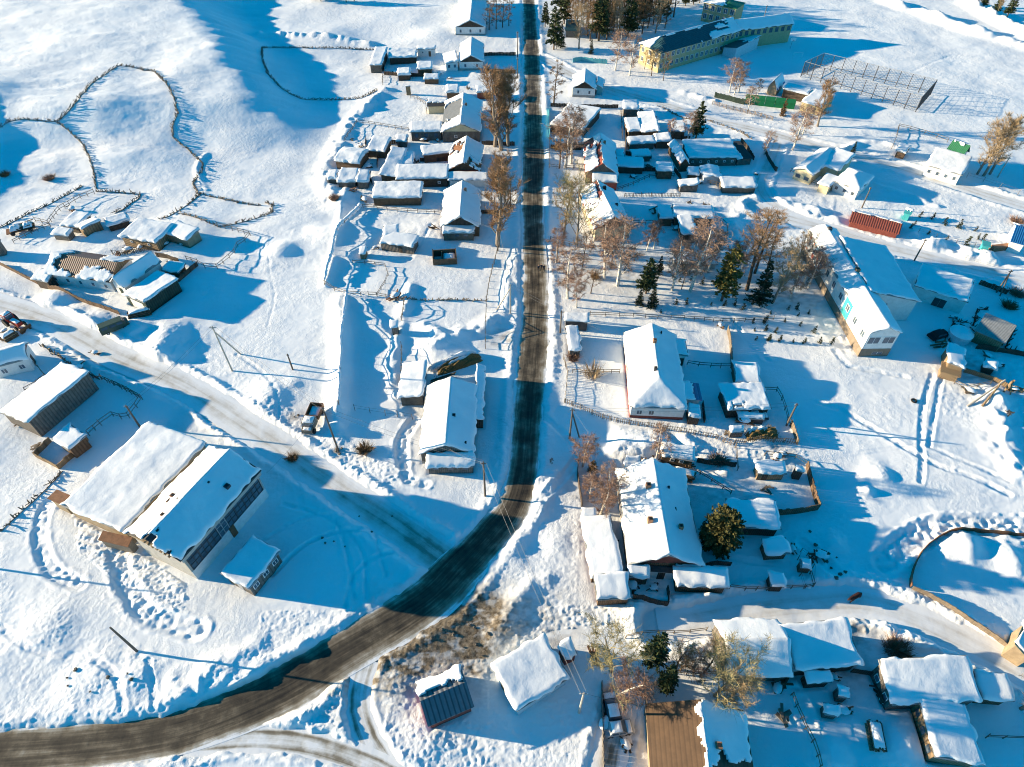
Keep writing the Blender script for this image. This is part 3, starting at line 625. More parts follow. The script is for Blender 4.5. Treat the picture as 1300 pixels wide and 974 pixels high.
h = B('32', 'house', 'white-snow gabled house with grey front lean-to, beside the bend of the main road', 'house', (803, 372), (1080, 377), (1084, 40), h=3.0, rise=2.3, wall='greywood', gable='greywood', snow=.36, chim=[(.62, .42, .5, .25, 'darkgrey'), (.86, .08, .4, .25, 'darkgrey')], doors=[('f', .5, .9, 1.9, 'darkwood')], plinth=True)
A_(h, '32', (842, 438), (1080, 440), (1080, 384), name='lean_to', h=2.2, rise=.7, roof='mono_f', wall='greywood', snow=.35, wins=[('f', 3, .9, .6, 1.1)])
A_(h, '32', (703, 98), (832, 95), (850, -75), h=2.4, rise=.4, roof='mono_l', wall='greylog', snow=.4)
A_(h, '32', (1082, 205), (1126, 205), (1132, -60), h=2.5, rise=.4, roof='mono_r', wall='darkwood', roofmat='slate', snow=.14)
B('22', 'shed', 'narrow dark lean-to shed on the bank above the hay bank', 'shed', (665, 685), (702, 685), (702, 655), h=2.2, rise=.2, roof='mono_f', wall='greywood', snow=.2)
# ---- the west lane and its farmsteads
h = B('21', 'house', 'long house with bare brown metal roof and white walls behind a front wall', 'house', (226, 398), (526, 472), (626, 352), h=3.0, rise=1.9, roof='gabley', wall='white', gable='tanwood', roofmat='brownroof', snow=.28, bare=lambda u, v: u > .14 and v > .08 and not (u > .55 and v < .26) and not (u > .7 and v > .55), wins=[('f', 5, .8, 1.0, .8)], doors=[('r', .5, .9, 1.9, 'darkwood')])
A_(h, '21', (542, 455), (605, 485), (785, 350), h=3.0, rise=1.5, wall='white', gable='white', roofmat='slate', snow=.3, name='barn_wing', doors=[('f', .5, .9, 1.8, 'darkgreen')])
A_(h, '21', (160, 440), (225, 465), (262, 425), h=2.0, rise=.5, roof='mono_f', wall='darkwood', snow=.3, name='side_shed')
B('21', 'garage', 'snow-roofed garage with white front and dark green side, right of the brown-roofed house', 'garage', (605, 522), (716, 574), (887, 452), h=2.8, rise=.5, roof='mono_l', wall='darkgreen', doors=[('f', .5, 3.6, 2.3, 'white')], snow=.3)
h = B('21', 'barn', 'tan L-shaped farm barn with thick snow behind the brown-roofed house', 'barn', (597, 228), (762, 276), (832, 185), h=2.6, rise=.3, roof='mono_f', wall='tanwood', snow=.45, wins=[('f', 2, .6, .6, 1.2)])
A_(h, '21', (800, 215), (925, 252), (1000, 205), h=2.5, rise=.4, roof='mono_f', wall='ochre', snow=.4)
h = B('21', 'shed', 'tan plank shed beside a roofless pen, uphill of the brown-roofed house', 'shed', (378, 182), (402, 208), (480, 150), h=2.2, rise=.3, roof='mono_l', wall='tanwood', snow=.45)
A_(h, '21', (300, 178), (378, 196), (440, 130), h=1.7, rise=.3, roof='mono_f', wall='greywood', snow=.5)
B('21', 'barn', 'grey barn cut by the left edge of the view', 'barn', (-110, 305), (5, 275), (72, 238), h=2.4, rise=.4, roof='mono_l', wall='greywood')
h = B('21', 'house', 'white-plastered house with brown gable at the left edge beside the red tractor', 'house', (-60, 880), (135, 845), (30, 790), h=3.1, rise=1.2, roof='gabley', wall='white', gable='redbrown', wins=[('f', 2, 1.0, 1.1, .8)], doors=[('r', .5, .9, 1.9, 'darkwood')])
h = B('31', 'barn', 'very long barn with a grey slab side wall beside the west lane', 'barn', (-20, 178), (162, 232), (498, -10), h=2.9, rise=1.0, roof='mono_l', wall='greywood', snow=.3)
B('31', 'shed', 'snow-humped lean-to at the near end of the very long barn', 'shed', (78, 165), (152, 210), (245, 130), h=2.5, rise=.6, roof='mono_l', wall='tanwood', snow=.55, doors=[('f', .5, 1.0, 1.6, 'darkwood')])
B('31', 'shed', 'small square shed with ribbed snow roof and a plank pen beside it', 'shed', (252, 302), (338, 358), (437, 288), h=2.4, rise=.2, roof='mono_f', wall='brownwood', snow=.35)
# ---- the hall by the square
hall = B('31', 'hall', 'large community hall with glazed long side and snow on its low gable roof', 'hall', (610, 762), (888, 906), (1288, 452), h=6.6, rise=1.9, wall='concrete', gable='ochre', roofmat='darkroof', snow=.30, over=.5, bare=lambda u, v: .42 < u < .85 and v < .035,
         chim=[(.25, .42, .5, .3, 'rust'), (.28, .36, .3, .35, 'rust'), (.42, .4, .3, .2, 'rust'), (.4, .22, .3, .25, 'rust'), (.86, .72, .6, .35, 'darkgrey'), (.62, .66, .4, .15, 'darkgrey')])
_, _, _, HW, HL = ALLB[hall.name]
MB().box(HW/2-.02, HW/2+.45, -HL/2-.3, HL/2+.3, 5.55, 6.42).obj('fascia', 'concrete', hall)
MB().box(HW/2-.02, HW/2+.10, -HL/2, HL/2, -.5, 2.15).obj('plinth', 'white', hall)
for k in range(8):
    y0 = -HL/2+.35+k*(HL-.7)/8; y1 = y0+(HL-.7)/8
    fr = MB(); d = .10
    for a, b_ in ((y0, y0+d), (y1-d, y1), ((y0+y1)/2-.05, (y0+y1)/2+.05)): fr.box(HW/2, HW/2+.14, a, b_, 2.15, 5.55)
    for z in (2.15, 3.3, 4.4, 5.43): fr.box(HW/2, HW/2+.12, y0+.02, y1-.02, z, z+.10)
    f_ = fr.obj('window', 'darkgrey' if k != 3 else 'metal', hall)
    MB().box(HW/2, HW/2+.05, y0+.05, y1-.05, 2.2, 5.5).obj('pane', 'glass', f_)
MB().box(HW/2, HW/2+.20, -HL*.02, HL*.04, -.1, 2.3).obj('door', 'rust', hall)
for k in range(7):
    x = -HW*.06+k*HW*.07; MB().box(x, x+.25, -HL/2-.75, -HL/2+.4, 7.55-k*.16, 7.78-k*.16).obj('rafter_end', 'tanwood', hall)
MB().box(-HW/2-.3, HW/2+.3, -HL/2-.25, -HL/2-.02, 5.5, 6.1).obj('front_beam', 'ochre', hall)
A_(hall, '31', (300, 632), (612, 768), (1030, 325), h=3.5, rise=.3, roof='mono_l', wall='ochre', snow=.30, name='flat_wing')
A_(hall, '31', (235, 592), (300, 632), (345, 585), h=3.0, rise=.2, roof='mono_l', wall='ochre', snow=0, roofmat='rust', name='corner_block')
A_(hall, '41', (490, -158), (625, -108), (650, -150), h=2.2, rise=.3, roof='mono_f', wall='clay', snow=0, roofmat='rust', name='cellar_porch')
h = B('41', 'kiosk', 'low kiosk with snow-covered flat roof in the shade beside the hall', 'kiosk', (1092, 18), (1228, 98), (1382, -98), h=2.9, rise=.3, roof='mono_r', wall='greywood', snow=.28, roofmat='metal', wins=[('r', 3, 1.0, 1.0, 1.0)], doors=[('f', .5, .9, 1.9, 'metal')])
# ---- by the junction, near side
B('42', 'garage', 'garage with striped bare metal roof and a red verge, snow only on its far slope', 'garage', (790, 555), (845, 775), (1072, 665), h=2.6, rise=1.1, roof='gable', wall='redbrown', gable='redbrown', roofmat='stripe', snow=.36, bare=lambda u, v: u > .36)
B('42', 'garage', 'square flat-roofed garage with smooth white snow and a beam-edged side', 'garage', (1165, 468), (1287, 708), (1545, 520), h=3.0, rise=.3, roof='mono_b', wall='palebl', snow=.35, over=.4, doors=[('f', .5, 2.6, 2.2, 'brownwood')])
B('43', 'hut', 'small dark red hut with a snow cap beside the square flat-roofed garage', 'hut', (225, 372), (262, 445), (326, 415), h=2.5, rise=.3, roof='mono_r', wall='redbrown', snow=.3, over=.2, doors=[('f', .5, .8, 1.8, 'darkwood')])
# ---- east of the main road, from the far end
h = B('13', 'house', 'little white house with dark gable and pale blue snow slope near the far crossroads', 'house', (296, 436), (418, 440), (424, 375), h=2.7, rise=2.0, gable='darkwood', wins=[('f', 2, .8, 1.1, .9)], plinth=True)
A_(h, '13', (416, 432), (452, 436), (452, 395), h=2.2, rise=.7, roof='mono_r', wall='tealtrim')
B('13', 'house', 'white house half hidden by trees with a bare dark teal roof in the far wood', 'house', (262, 148), (330, 152), (332, 100), h=2.6, rise=1.6, roof='gabley', wall='greywood', gable='cream', roofmat='tealroof', snow=.2, bare=lambda u, v: v < .9)
B('13', 'shed', 'small square shed with a thick snow cap by the street fence gate', 'shed', (549, 540), (629, 542), (625, 504), h=2.2, rise=.2, roof='mono_f', wall='greywood', snow=.5)
h = B('13', 'barn', 'low twin-roofed log barn in the middle of the eastern yards', 'barn', (640, 653), (730, 657), (690, 560), h=2.5, rise=.5, roof='mono_l', wall='logs', snow=.4)
A_(h, '13', (574, 652), (646, 648), (632, 590), h=2.3, rise=.4, roof='mono_f', wall='brownwood', snow=.4)
B('13', 'shed', 'brown shed below a dark pine near the lane', 'shed', (788, 650), (862, 652), (858, 612), h=2.2, rise=.2, roof='mono_f', wall='brownwood', snow=.35)
B('13', 'shed', 'long low log shed south of the twin-roofed barn', 'shed', (578, 714), (712, 708), (695, 680), h=1.9, rise=.3, roof='mono_f', wall='greylog', snow=.45)
B('13', 'shed', 'short log shed right of the long low log shed', 'shed', (712, 703), (792, 696), (782, 664), h=2.1, rise=.3, roof='mono_f', wall='logs', snow=.45)
h = B('13', 'house', 'house with yellow side wall and patchy red roof behind two birches', 'house', (360, 852), (527, 860), (500, 706), h=3.0, rise=2.5, wall='ochre', gable='greywood', roofmat='redroof', snow=.3, bare=lambda u, v: (.36 < u < .5 and v < .75) or (u < .3 and v > .72), wins=[('l', 3, .8, 1.0, .9)], chim=[(.62, .7)])
A_(h, '13', (398, 902), (528, 902), (528, 862), name='porch', h=2.3, rise=.5, roof='mono_f', wall='redbrown', snow=.3, wins=[('f', 1, 1.0, .8, .9, .2, .8)])
B('13', 'shed', 'dark plank lean-to under snow at the street corner behind two birches', 'shed', (212, 710), (352, 706), (352, 678), h=2.2, rise=.3, roof='mono_f', wall='darkwood', snow=.3)
B('13', 'shed', 'open-fronted dark woodshed behind the leafless trees on the street corner', 'shed', (190, 612), (350, 655), (412, 540), h=2.2, rise=.3, roof='mono_l', wall='darkwood', snow=.25)
B('13', 'shed', 'low shed with smooth shaded roof right of the yellow-walled house', 'shed', (514, 826), (656, 828), (652, 784), h=2.0, rise=.2, roof='mono_f', wall='darkwood', snow=.35)
B('13', 'shed', 'brown flat shed with a bright patch of sun on its snow', 'shed', (718, 848), (802, 845), (798, 808), h=2.4, rise=.2, roof='mono_f', wall='brownwood', snow=.35)
h = B('13', 'barn', 'long snow-roofed barn with gabled end facing the lane', 'barn', (878, 792), (1118, 770), (1108, 694), h=2.5, rise=.8, roof='mono_f', wall='greywood', snow=.35, wins=[('f', 6, .6, .6, 1)])
A_(h, '13', (832, 808), (882, 802), (845, 700), h=2.7, rise=.9, roof='gable', wall='logs', gable='logs', snow=.35, roofmat='redbrown')
B('13', 'shed', 'roofless-looking plank pen shed at the lane end of the long barn', 'shed', (1115, 790), (1195, 782), (1128, 700), h=1.9, rise=.2, roof='mono_f', wall='greywood', snow=.3, roofmat='darkroof', bare=lambda u, v: u > .35)
B('13', 'shed', 'pale shed standing askew in the yard below the long barn', 'shed', (945, 876), (1042, 882), (1002, 825), h=2.0, rise=.4, roof='gable', wall='palebl', snow=.35)
B('13', 'shed', 'low wide log shed beside the lane bend', 'shed', (1042, 930), (1214, 928), (1196, 882), h=1.8, rise=.3, roof='mono_f', wall='greylog', snow=.35)
B('13', 'shed', 'tumbledown narrow shed with snow scraps below the brown flat shed', 'shed', (832, 925), (928, 915), (925, 885), h=1.9, rise=.3, roof='mono_l', wall='greywood', snow=.3)
h = B('23', 'house', 'tall grey house with black chimney, patched snow roof and a lit white front', 'house', (412, 205), (592, 172), (545, -12), h=3.4, rise=2.6, wall='cream', gable='brownwood', roofmat='redbrown', snow=.28, bare=lambda u, v: (.40 < u < .5 and v > .6) or (u < .45 and .5 < v < .56), chim=[(.62, .8, .9, .35, 'black'), (.80, .42, .6, .3, 'darkgrey')], wins=[('l', 3, .8, 1.1, .9)], plinth=True)
h = B('23', 'barn', 'L-shaped snow-roofed barn right of the tall grey house', 'barn', (800, 142), (1002, 142), (996, 86), h=2.4, rise=.3, roof='mono_f', wall='greylog', snow=.4)
A_(h, '23', (842, 226), (920, 226), (890, 138), h=2.4, rise=.3, roof='mono_f', wall='darkwood', snow=.35)
A_(h, '23', (733, 148), (802, 145), (798, 84), h=2.2, rise=.2, roof='mono_f', wall='logs', snow=.35)
B('23', 'stage', 'long low concrete stage under snow among the birches', 'stage', (850, 372), (1018, 368), (1015, 322), h=1.5, rise=.1, roof='mono_f', wall='concrete', snow=.35)
B('23', 'stage', 'short low concrete block under snow beside the long stage', 'block', (795, 360), (846, 362), (845, 322), h=1.4, rise=.1, roof='mono_f', wall='concrete', snow=.4)
B('23', 'cabin', 'dark-fronted cabin by the street pole, snow roof striped by wire shadows', 'cabin', (258, 662), (383, 662), (385, 612), h=2.3, rise=.3, roof='mono_b', wall='darkgrey', snow=.4)
B('23', 'cabin', 'narrow snow-roofed cabin standing end-on in front of the dark-fronted one', 'cabin', (280, 800), (346, 798), (334, 684), h=2.1, rise=.2, roof='mono_f', wall='greywood', snow=.45)
h = B('33', 'house', 'big white house with hipped snow roof and brown western wall', 'house', (585, 140), (872, 150), (815, -220), h=3.3, rise=2.3, roof='hipf', wall='white', snow=.36, wins=[('f', 2, 1.0, 1.1, .9, .05, .5), ('l', 4, .9, 1.1, .9)], chim=[(.5, .72, 1.0, .3), (.45, .34, 1.0, .25, 'darkgrey'), (.68, .9, .9, .12, 'black')], plinth='redbrown')
A_(h, '23', (790, 826), (872, 822), (876, 742), h=2.9, rise=.3, roof='mono_r', wall='white', snow=.3, doors=[('f', .5, 2.0, 2.0, 'darkwood')])
A_(h, '33', (838, 112), (942, 106), (936, 22), h=2.6, rise=.5, roof='mono_r', wall='white', snow=.25, roofmat='pinkroof', bare=lambda u, v: u > .62)
A_(h, '33', (872, 198), (938, 198), (936, 132), h=2.0, rise=.3, roof='mono_r', wall='darkwood', snow=.35, name='porch')
B('23', 'shed', 'plain rectangular shed with clean snow roof right of the hipped white house', 'shed', (1108, 955), (1236, 970), (1202, 868), h=2.3, rise=.3, roof='mono_f', wall='brownwood', snow=.4)
h = B('33', 'shed', 'broad shed whose snow roof has a dark hollow, above the yellow hay heap', 'shed', (1068, 165), (1284, 146), (1242, 28), h=2.4, rise=.5, roof='mono_f', wall='darkwood', snow=.4, bare=lambda u, v: .12 < u < .4 and .06 < v < .2)
A_(h, '33', (1120, 205), (1252, 200), (1250, 172), h=1.4, rise=.2, roof='mono_f', wall='darkgrey', snow=.3)
B('33', 'shed', 'log shed under a rolled snow cap between birches and the big gabled house', 'shed', (736, 388), (905, 410), (912, 350), h=2.3, rise=.3, roof='mono_f', wall='logs', snow=.45, wins=[('f', 2, .7, .7, 1, .2, .8)])
B('33', 'shed', 'small flat plank platform shed beside the leaning birches', 'shed', (556, 455), (640, 462), (642, 388), h=1.6, rise=.1, roof='mono_f', wall='greywood', snow=.25)
h = B('33', 'house', 'big gabled house with four chimneys next to the round green spruce', 'house', (572, 918), (952, 932), (838, 458), h=3.2, rise=2.6, wall='brownwood', gable='redbrown', snow=.33, chim=[(.32, .35, 1.0, .35), (.76, .3, .9, .3), (.37, .72, .9, .35), (.68, .72, .6, .15, 'darkgrey'), (.72, .5, .15, .3, 'darkgrey')], wins=[('l', 4, .9, 1.1, .9)], plinth=True)
A_(h, '33', (575, 985), (680, 982), (680, 926), name='porch', h=2.4, rise=.4, roof='mono_f', wall='white', snow=.3)
A_(h, '33', (808, 978), (945, 978), (945, 932), name='porch', h=2.4, rise=.4, roof='mono_f', wall='white', snow=.3)
A_(h, '33', (680, 960), (808, 960), (808, 935), name='porch', h=2.2, rise=.2, roof='mono_f', wall='white', snow=.0, roofmat='darkroof', doors=[('f', .5, 1.0, 1.9, 'darkwood')])
A_(h, '43', (578, 38), (680, 36), (678, -18), name='side_shed', h=2.3, rise=.3, roof='mono_f', wall='brownwood', snow=.3, doors=[('f', .6, .8, 1.7, 'darkwood')])
B('43', 'shed', 'long low annexe shed with two-part snow roof right of the big gabled house', 'shed', (812, 84), (1070, 82), (1058, -8), h=2.4, rise=.4, roof='mono_f', wall='brownwood', snow=.38)
h = B('33', 'barn', 'long narrow barn along the alley left of the big gabled house', 'barn', (388, 985), (545, 975), (488, 678), h=2.4, rise=.3, roof='mono_l', wall='brownwood', snow=.32)
A_(h, '33', (345, 700), (420, 690), (425, 638), h=2.4, rise=.2, roof='mono_f', wall='brownwood', snow=.3)
B('43', 'shed', 'snow-covered shed closing the near end of the alley barn', 'shed', (418, 142), (594, 145), (560, 22), h=2.5, rise=.3, roof='mono_f', wall='brownwood', snow=.35)
h = B('33', 'barn', 'blue-shaded flat barn right of the round spruce', 'barn', (1078, 735), (1335, 752), (1296, 615), h=2.5, rise=.4, roof='mono_f', wall='darkwood', snow=.35)
A_(h, '33', (1075, 668), (1128, 690), (1118, 610), h=2.4, rise=.3, roof='mono_l', wall='ochre', snow=.35)
B('34', 'shed', 'shed with dimpled snow roof below the blue-shaded flat barn', 'shed', (10, 872), (132, 872), (98, 795), h=2.0, rise=.3, roof='mono_f', wall='brownwood', snow=.4)
B('34', 'shed', 'small plank shed with snowy roof in the fenced ruin yard', 'shed', (-28, 482), (112, 468), (108, 408), h=2.0, rise=.2, roof='mono_f', wall='tanwood', snow=.35, doors=[('f', .3, .8, 1.6, 'darkwood')])
B('34', 'outhouse', 'dark narrow outhouse with a snow cap at the ruin yard corner', 'outhouse', (155, 462), (200, 468), (195, 440), h=2.2, rise=.2, roof='mono_r', wall='darkwood', snow=.3)
B('34', 'outhouse', 'tiny shed tilted in snow at the edge of the shaded lot', 'outhouse', (180, 938), (240, 945), (232, 905), h=1.6, rise=.2, roof='mono_f', wall='brownwood', snow=.35)
B('44', 'outhouse', 'little square snow-topped hut by the wire fence above the near alley', 'outhouse', (35, 82), (108, 80), (95, 12), h=1.9, rise=.2, roof='mono_f', wall='darkwood', snow=.35)
# ---- the near right quarter
h = B('44', 'house', 'wide house with joined snow roofs and a diagonal shadow across the right roof', 'house', (150, 505), (485, 460), (395, 245), h=3.0, rise=.8, roof='mono_f', wall='darkwood', snow=.32)
A_(h, '44', (-185, 518), (152, 522), (62, 240), h=3.1, rise=2.0, roof='gabley', wall='greywood', gable='greywood', snow=.34)
A_(h, '43', (1128, 372), (1182, 372), (1180, 330), h=2.0, rise=.2, roof='mono_f', wall='clay', snow=.3)
B('44', 'shed', 'blue-shaded lean-to below the diagonal-shadow roof', 'shed', (222, 568), (335, 548), (318, 488), h=2.2, rise=.3, roof='mono_f', wall='darkwood', snow=.3)
B('44', 'shed', 'small square-roofed hut in deep shade beside the near alley', 'shed', (372, 632), (424, 632), (424, 574), h=2.0, rise=.2, roof='mono_f', wall='greywood', snow=.3)
h = B('44', 'house', 'large rectangular snow roof with a long wing running to the bottom edge at right', 'house', (640, 672), (1084, 642), (978, 430), h=3.0, rise=.9, roof='mono_f', wall='greywood', snow=.35, roofmat='slate', wins=[('l', 2, .9, 1.0, .9)])
A_(h, '44', (842, 942), (1090, 956), (1010, 652), h=2.7, rise=.35, roof='mono_r', wall='tanwood', snow=.35, wins=[('l', 3, .8, .9, 1)])
A_(h, '44', (1082, 646), (1238, 640), (1196, 508), h=2.6, rise=.4, roof='mono_f', wall='brownwood', snow=.35)
h = bld('house', 'near house with bare tan metal roof on one side and blue snow on the other', 'house', (945, 900), (820, 894), (826, 1010), h=3.6, rise=2.6, wall='ochre', gable='brownwood', roofmat='tanroof', snow=.30, over=.4, bare=lambda u, v: u > .52 or (u < .45 and v > .52+.30*u), chim=[(.36, .5, .8, .35)])
_c, _a, _g, _W, _L = ALLB[h.name]
B('44', 'house', 'yellow-walled house corner under snow at the right edge', 'house', (1215, 385), (1330, 450), (1400, 330), h=2.8, rise=1.0, roof='mono_r', wall='ochre', snow=.3, roofmat='tealroof')
# ---- the school, the clinic and what stands round them
sc = B('13', 'school', 'long yellow two-storey school with half-bare dark teal roof', 'school', (632, 210), (732, 262), (1112, 140), h=6.4, rise=2.6, roof='hipf', wall='yellow', roofmat='tealroof', snow=.22, over=.4, bare=lambda u, v: u > .5 and v < .82 and not (v > .6 and u > .8), wins=[('r', 16, 1.3, 1.6, 1.2, 0, 1), ('r', 16, 1.3, 1.6, 4.1, 0, 1), ('f', 3, 1.2, 1.5, 1.2), ('f', 3, 1.2, 1.5, 4.1), ('l', 14, 1.3, 1.6, 4.1)])
A_(sc, '13', (1070, 112), (1112, 150), (1340, 88), h=6.2, rise=2.0, roof='gable', wall='yellow', roofmat='tealroof', snow=.25, name='rear_wing', wins=[('r', 9, 1.3, 1.5, 4.0)])
B('13', 'school', 'smaller yellow building with a green roof edge behind the long school', 'school', (940, 12), (1118, 40), (1178, 12), h=6.5, rise=1.2, roof='hip', wall='yellow', roofmat='greenroof', snow=.2, bare=lambda u, v: u > .6, wins=[('f', 5, 1.5, 1.8, 1.0), ('f', 5, 1.5, 1.8, 4.0)])
B('13', 'shed', 'grey-blue barrack shed with dark roof in the shadow of the school', 'shed', (1040, 232), (1112, 252), (1242, 196), h=3.0, rise=1.0, roof='mono_l', wall='palebl', roofmat='tealroof', snow=.15, bare=lambda u, v: v < .55)
h = B('14', 'kindergarten', 'yellow gabled summerhouse with blue-shaded roof behind the green fence', 'summerhouse', (15, 425), (70, 438), (108, 400), h=2.6, rise=2.2, roof='gable', wall='ochre', gable='ochre', roofmat='blueroof', snow=.2)
B('14', 'shelter', 'open green-edged shelter with a snow roof beside the yellow summerhouse', 'shelter', (92, 438), (215, 472), (232, 445), h=2.6, rise=.3, roof='mono_f', wall='darkwood', snow=.3)
B('14', 'shelter', 'yellow-fronted shelter with a broad snow roof behind the bare poplar', 'shelter', (185, 500), (280, 535), (320, 468), h=2.6, rise=.3, roof='mono_f', wall='yellow', snow=.3)
h = B('14', 'house', 'low white house with rambling snow roof at the lane corner', 'house', (345, 890), (470, 945), (520, 870), h=2.9, rise=1.2, roof='hip', wall='white', snow=.4, wins=[('f', 3, .9, 1.0, .8)])
A_(h, '14', (150, 832), (240, 872), (330, 760), h=2.8, rise=1.0, roof='gable', wall='cream', snow=.45, wins=[('f', 2, 1.2, .9, .8)])
A_(h, '14', (275, 810), (365, 850), (420, 775), h=2.8, rise=.8, roof='mono_f', wall='cream', snow=.4)
A_(h, '14', (268, 905), (325, 930), (352, 880), h=2.2, rise=.3, roof='mono_f', wall='cream', snow=.35, name='porch')
B('14', 'hut', 'tiny snow-capped brown hut by the wire fence above the lane', 'hut', (652, 745), (706, 760), (722, 730), h=1.9, rise=.3, roof='mono_f', wall='brownwood', snow=.4)
h = B('14', 'house', 'white house with bright green gable roof beside the tan willows', 'house', (802, 812), (980, 870), (1000, 800), h=2.9, rise=1.2, roof='mono_f', wall='white', snow=.35, wins=[('f', 4, .8, 1.0, .9)])
A_(h, '14', (900, 740), (985, 770), (1022, 745), h=4.0, rise=2.0, roof='gabley', wall='white', gable='darkgreen', roofmat='greenroof', snow=.2, bare=lambda u, v: v < .5, name='upper_storey')
cl = B('24', 'clinic', 'long white two-storey clinic with mural, snow roof and tan basement', 'clinic', (525, 712), (690, 710), (352, 196), h=6.2, rise=1.2, roof='gable', wall='white', gable='white', snow=.26, over=.3, wins=[('f', 2, 2.2, 1.7, 3.2), ('l', 9, 1.3, 1.5, 3.4), ('f', 1, 2.0, .8, .4, .3, .9)], chim=[(.6, .50, .9, .4, 'brick'), (.55, .94, .7, .4, 'darkgrey')])
_, _, _, CW, CL = ALLB[cl.name]
MB().box(-CW/2-.06, CW/2+.06, -CL/2-.06, CL/2+.06, -.5, 1.9).obj('basement', 'clay', cl)
MB().box(-CW/2-.05, -CW/2+.05, CL*.18, CL*.46, 2.3, 5.9).obj('mural', 'mural', cl)
MB().box(-CW/2-.06, -CW/2+.05, -CL*.26, -CL*.17, 2.0, 5.9).obj('stair_panel', 'teal', cl)
A_(cl, '24', (498, 545), (778, 562), (578, 286), h=5.2, rise=2.1, roof='mono_r', wall='white', snow=.26, name='east_wing', wins=[('f', 1, 1.0, 1.6, 2.6, .2, .6)], doors=[('f', .4, .9, 1.9, 'darkgrey')])
B('24', 'garage', 'long white garage with parapet and two dark doors behind the clinic', 'garage', (742, 480), (1012, 558), (1048, 458), h=3.2, rise=.4, roof='mono_f', wall='white', snow=.22, over=.25, roofmat='greyroof', doors=[('f', .50, 1.1, 2.0, 'darkgrey'), ('f', .62, 1.1, 2.0, 'darkgrey')])
B('24', 'garage', 'low shed with bright red metal roof along the upper lane', 'shed', (420, 160), (671, 221), (688, 156), h=1.5, rise=.8, roof='gabley', wall='redbrown', gable='redbrown', roofmat='redroof', snow=.14, bare=lambda u, v: v < .62 or v > .93)
B('24', 'shed', 'grey corrugated shed with an orange plank front near the log poles', 'shed', (1042, 698), (1195, 764), (1240, 690), h=2.8, rise=.7, roof='mono_f', wall='tanwood', roofmat='slate', snow=.0)
h = B('24', 'shed', 'square shed with one clean white snow slab and plank porch', 'shed', (905, 868), (1000, 888), (1008, 788), h=2.8, rise=.3, roof='mono_r', wall='tanwood', snow=.32)
A_(h, '24', (872, 905), (975, 930), (985, 885), h=1.6, rise=.2, roof='mono_f', wall='tanwood', roofmat='tanwood', snow=0, name='porch')
B('24', 'house', 'house corner with bright blue roof at the right edge of the upper lane', 'house', (1220, 258), (1300, 275), (1340, 190), h=2.8, rise=1.6, roof='gabley', wall='white', roofmat='blueroof', snow=.15, bare=lambda u, v: v < .8)
B('24', 'kiosk', 'small bright teal box kiosk beside the orange brick stack', 'kiosk', (1080, 280), (1122, 288), (1126, 265), h=1.9, rise=.1, roof='mono_f', wall='teal', roofmat='teal', snow=0)
B('24', 'kiosk', 'little teal hut between saplings past the red-roofed shed', 'kiosk', (690, 118), (728, 128), (745, 110), h=1.8, rise=.4, roof='mono_f', wall='teal', roofmat='teal', snow=.15, bare=lambda u, v: v < .6)
# ---- low sheds filling the yards
B('13', 'shed', 'flat low snow slab shed in front of the L-shaped barn row, east yards', 'shed', (598, 778), (692, 770), (682, 740), h=1.7, rise=.2, roof='mono_f', wall='greylog', snow=.4)
B('12', 'shed', 'low snow-humped hut between the paddock row and the lone tan outhouse', 'shed', (698, 372), (765, 372), (762, 345), h=1.6, rise=.2, roof='mono_f', wall='darkwood', snow=.5)
B('12', 'shed', 'low dark log lean-to under the small snow-capped shed at the far yard', 'shed', (828, 390), (905, 392), (902, 370), h=1.6, rise=.2, roof='mono_f', wall='brownwood', snow=.3)
B('21', 'shed', 'rounded low shed with dark front between the pen and the tan L-shaped barn', 'shed', (525, 182), (642, 158), (620, 128), h=1.7, rise=.3, roof='mono_f', wall='darkwood', snow=.5)
B('21', 'shed', 'drift-covered little shed left of the tan plank shed', 'shed', (255, 222), (330, 238), (348, 205), h=1.5, rise=.2, roof='mono_f', wall='greywood', snow=.5)
B('33', 'shed', 'half-buried shed beside the ring of shaded snow', 'shed', (1082, 272), (1150, 266), (1142, 238), h=1.5, rise=.2, roof='mono_f', wall='greywood', snow=.5)
B('13', 'shed', 'low dark shed tucked between the twin-roofed barn and the yellow-walled house', 'shed', (500, 782), (560, 778), (556, 745), h=1.8, rise=.2, roof='mono_f', wall='darkwood', snow=.35)
B('13', 'shed', 'snow-roofed hutch behind the pale askew shed', 'shed', (868, 862), (925, 868), (920, 835), h=1.6, rise=.2, roof='mono_f', wall='brownwood', snow=.4)
B('12', 'shed', 'grey hutch against the wing of the broad grey house', 'shed', (690, 700), (748, 702), (748, 672), h=1.7, rise=.2, roof='mono_f', wall='greywood', snow=.4)
B('24', 'shed', 'small dark hutch under snow below the square shed with clean slab', 'shed', (1085, 880), (1150, 895), (1160, 860), h=1.6, rise=.2, roof='mono_f', wall='darkwood', snow=.4)
B('44', 'shed', 'low snow-topped hutch by the rail fence near the bottom edge', 'shed', (300, 720), (372, 722), (372, 665), h=1.6, rise=.2, roof='mono_f', wall='greywood', snow=.4)
B('21', 'shed', 'brown pallet shed squeezed behind the snow-roofed garage', 'shed', (800, 400), (880, 420), (905, 375), h=1.7, rise=.2, roof='mono_f', wall='brownwood', snow=.2)
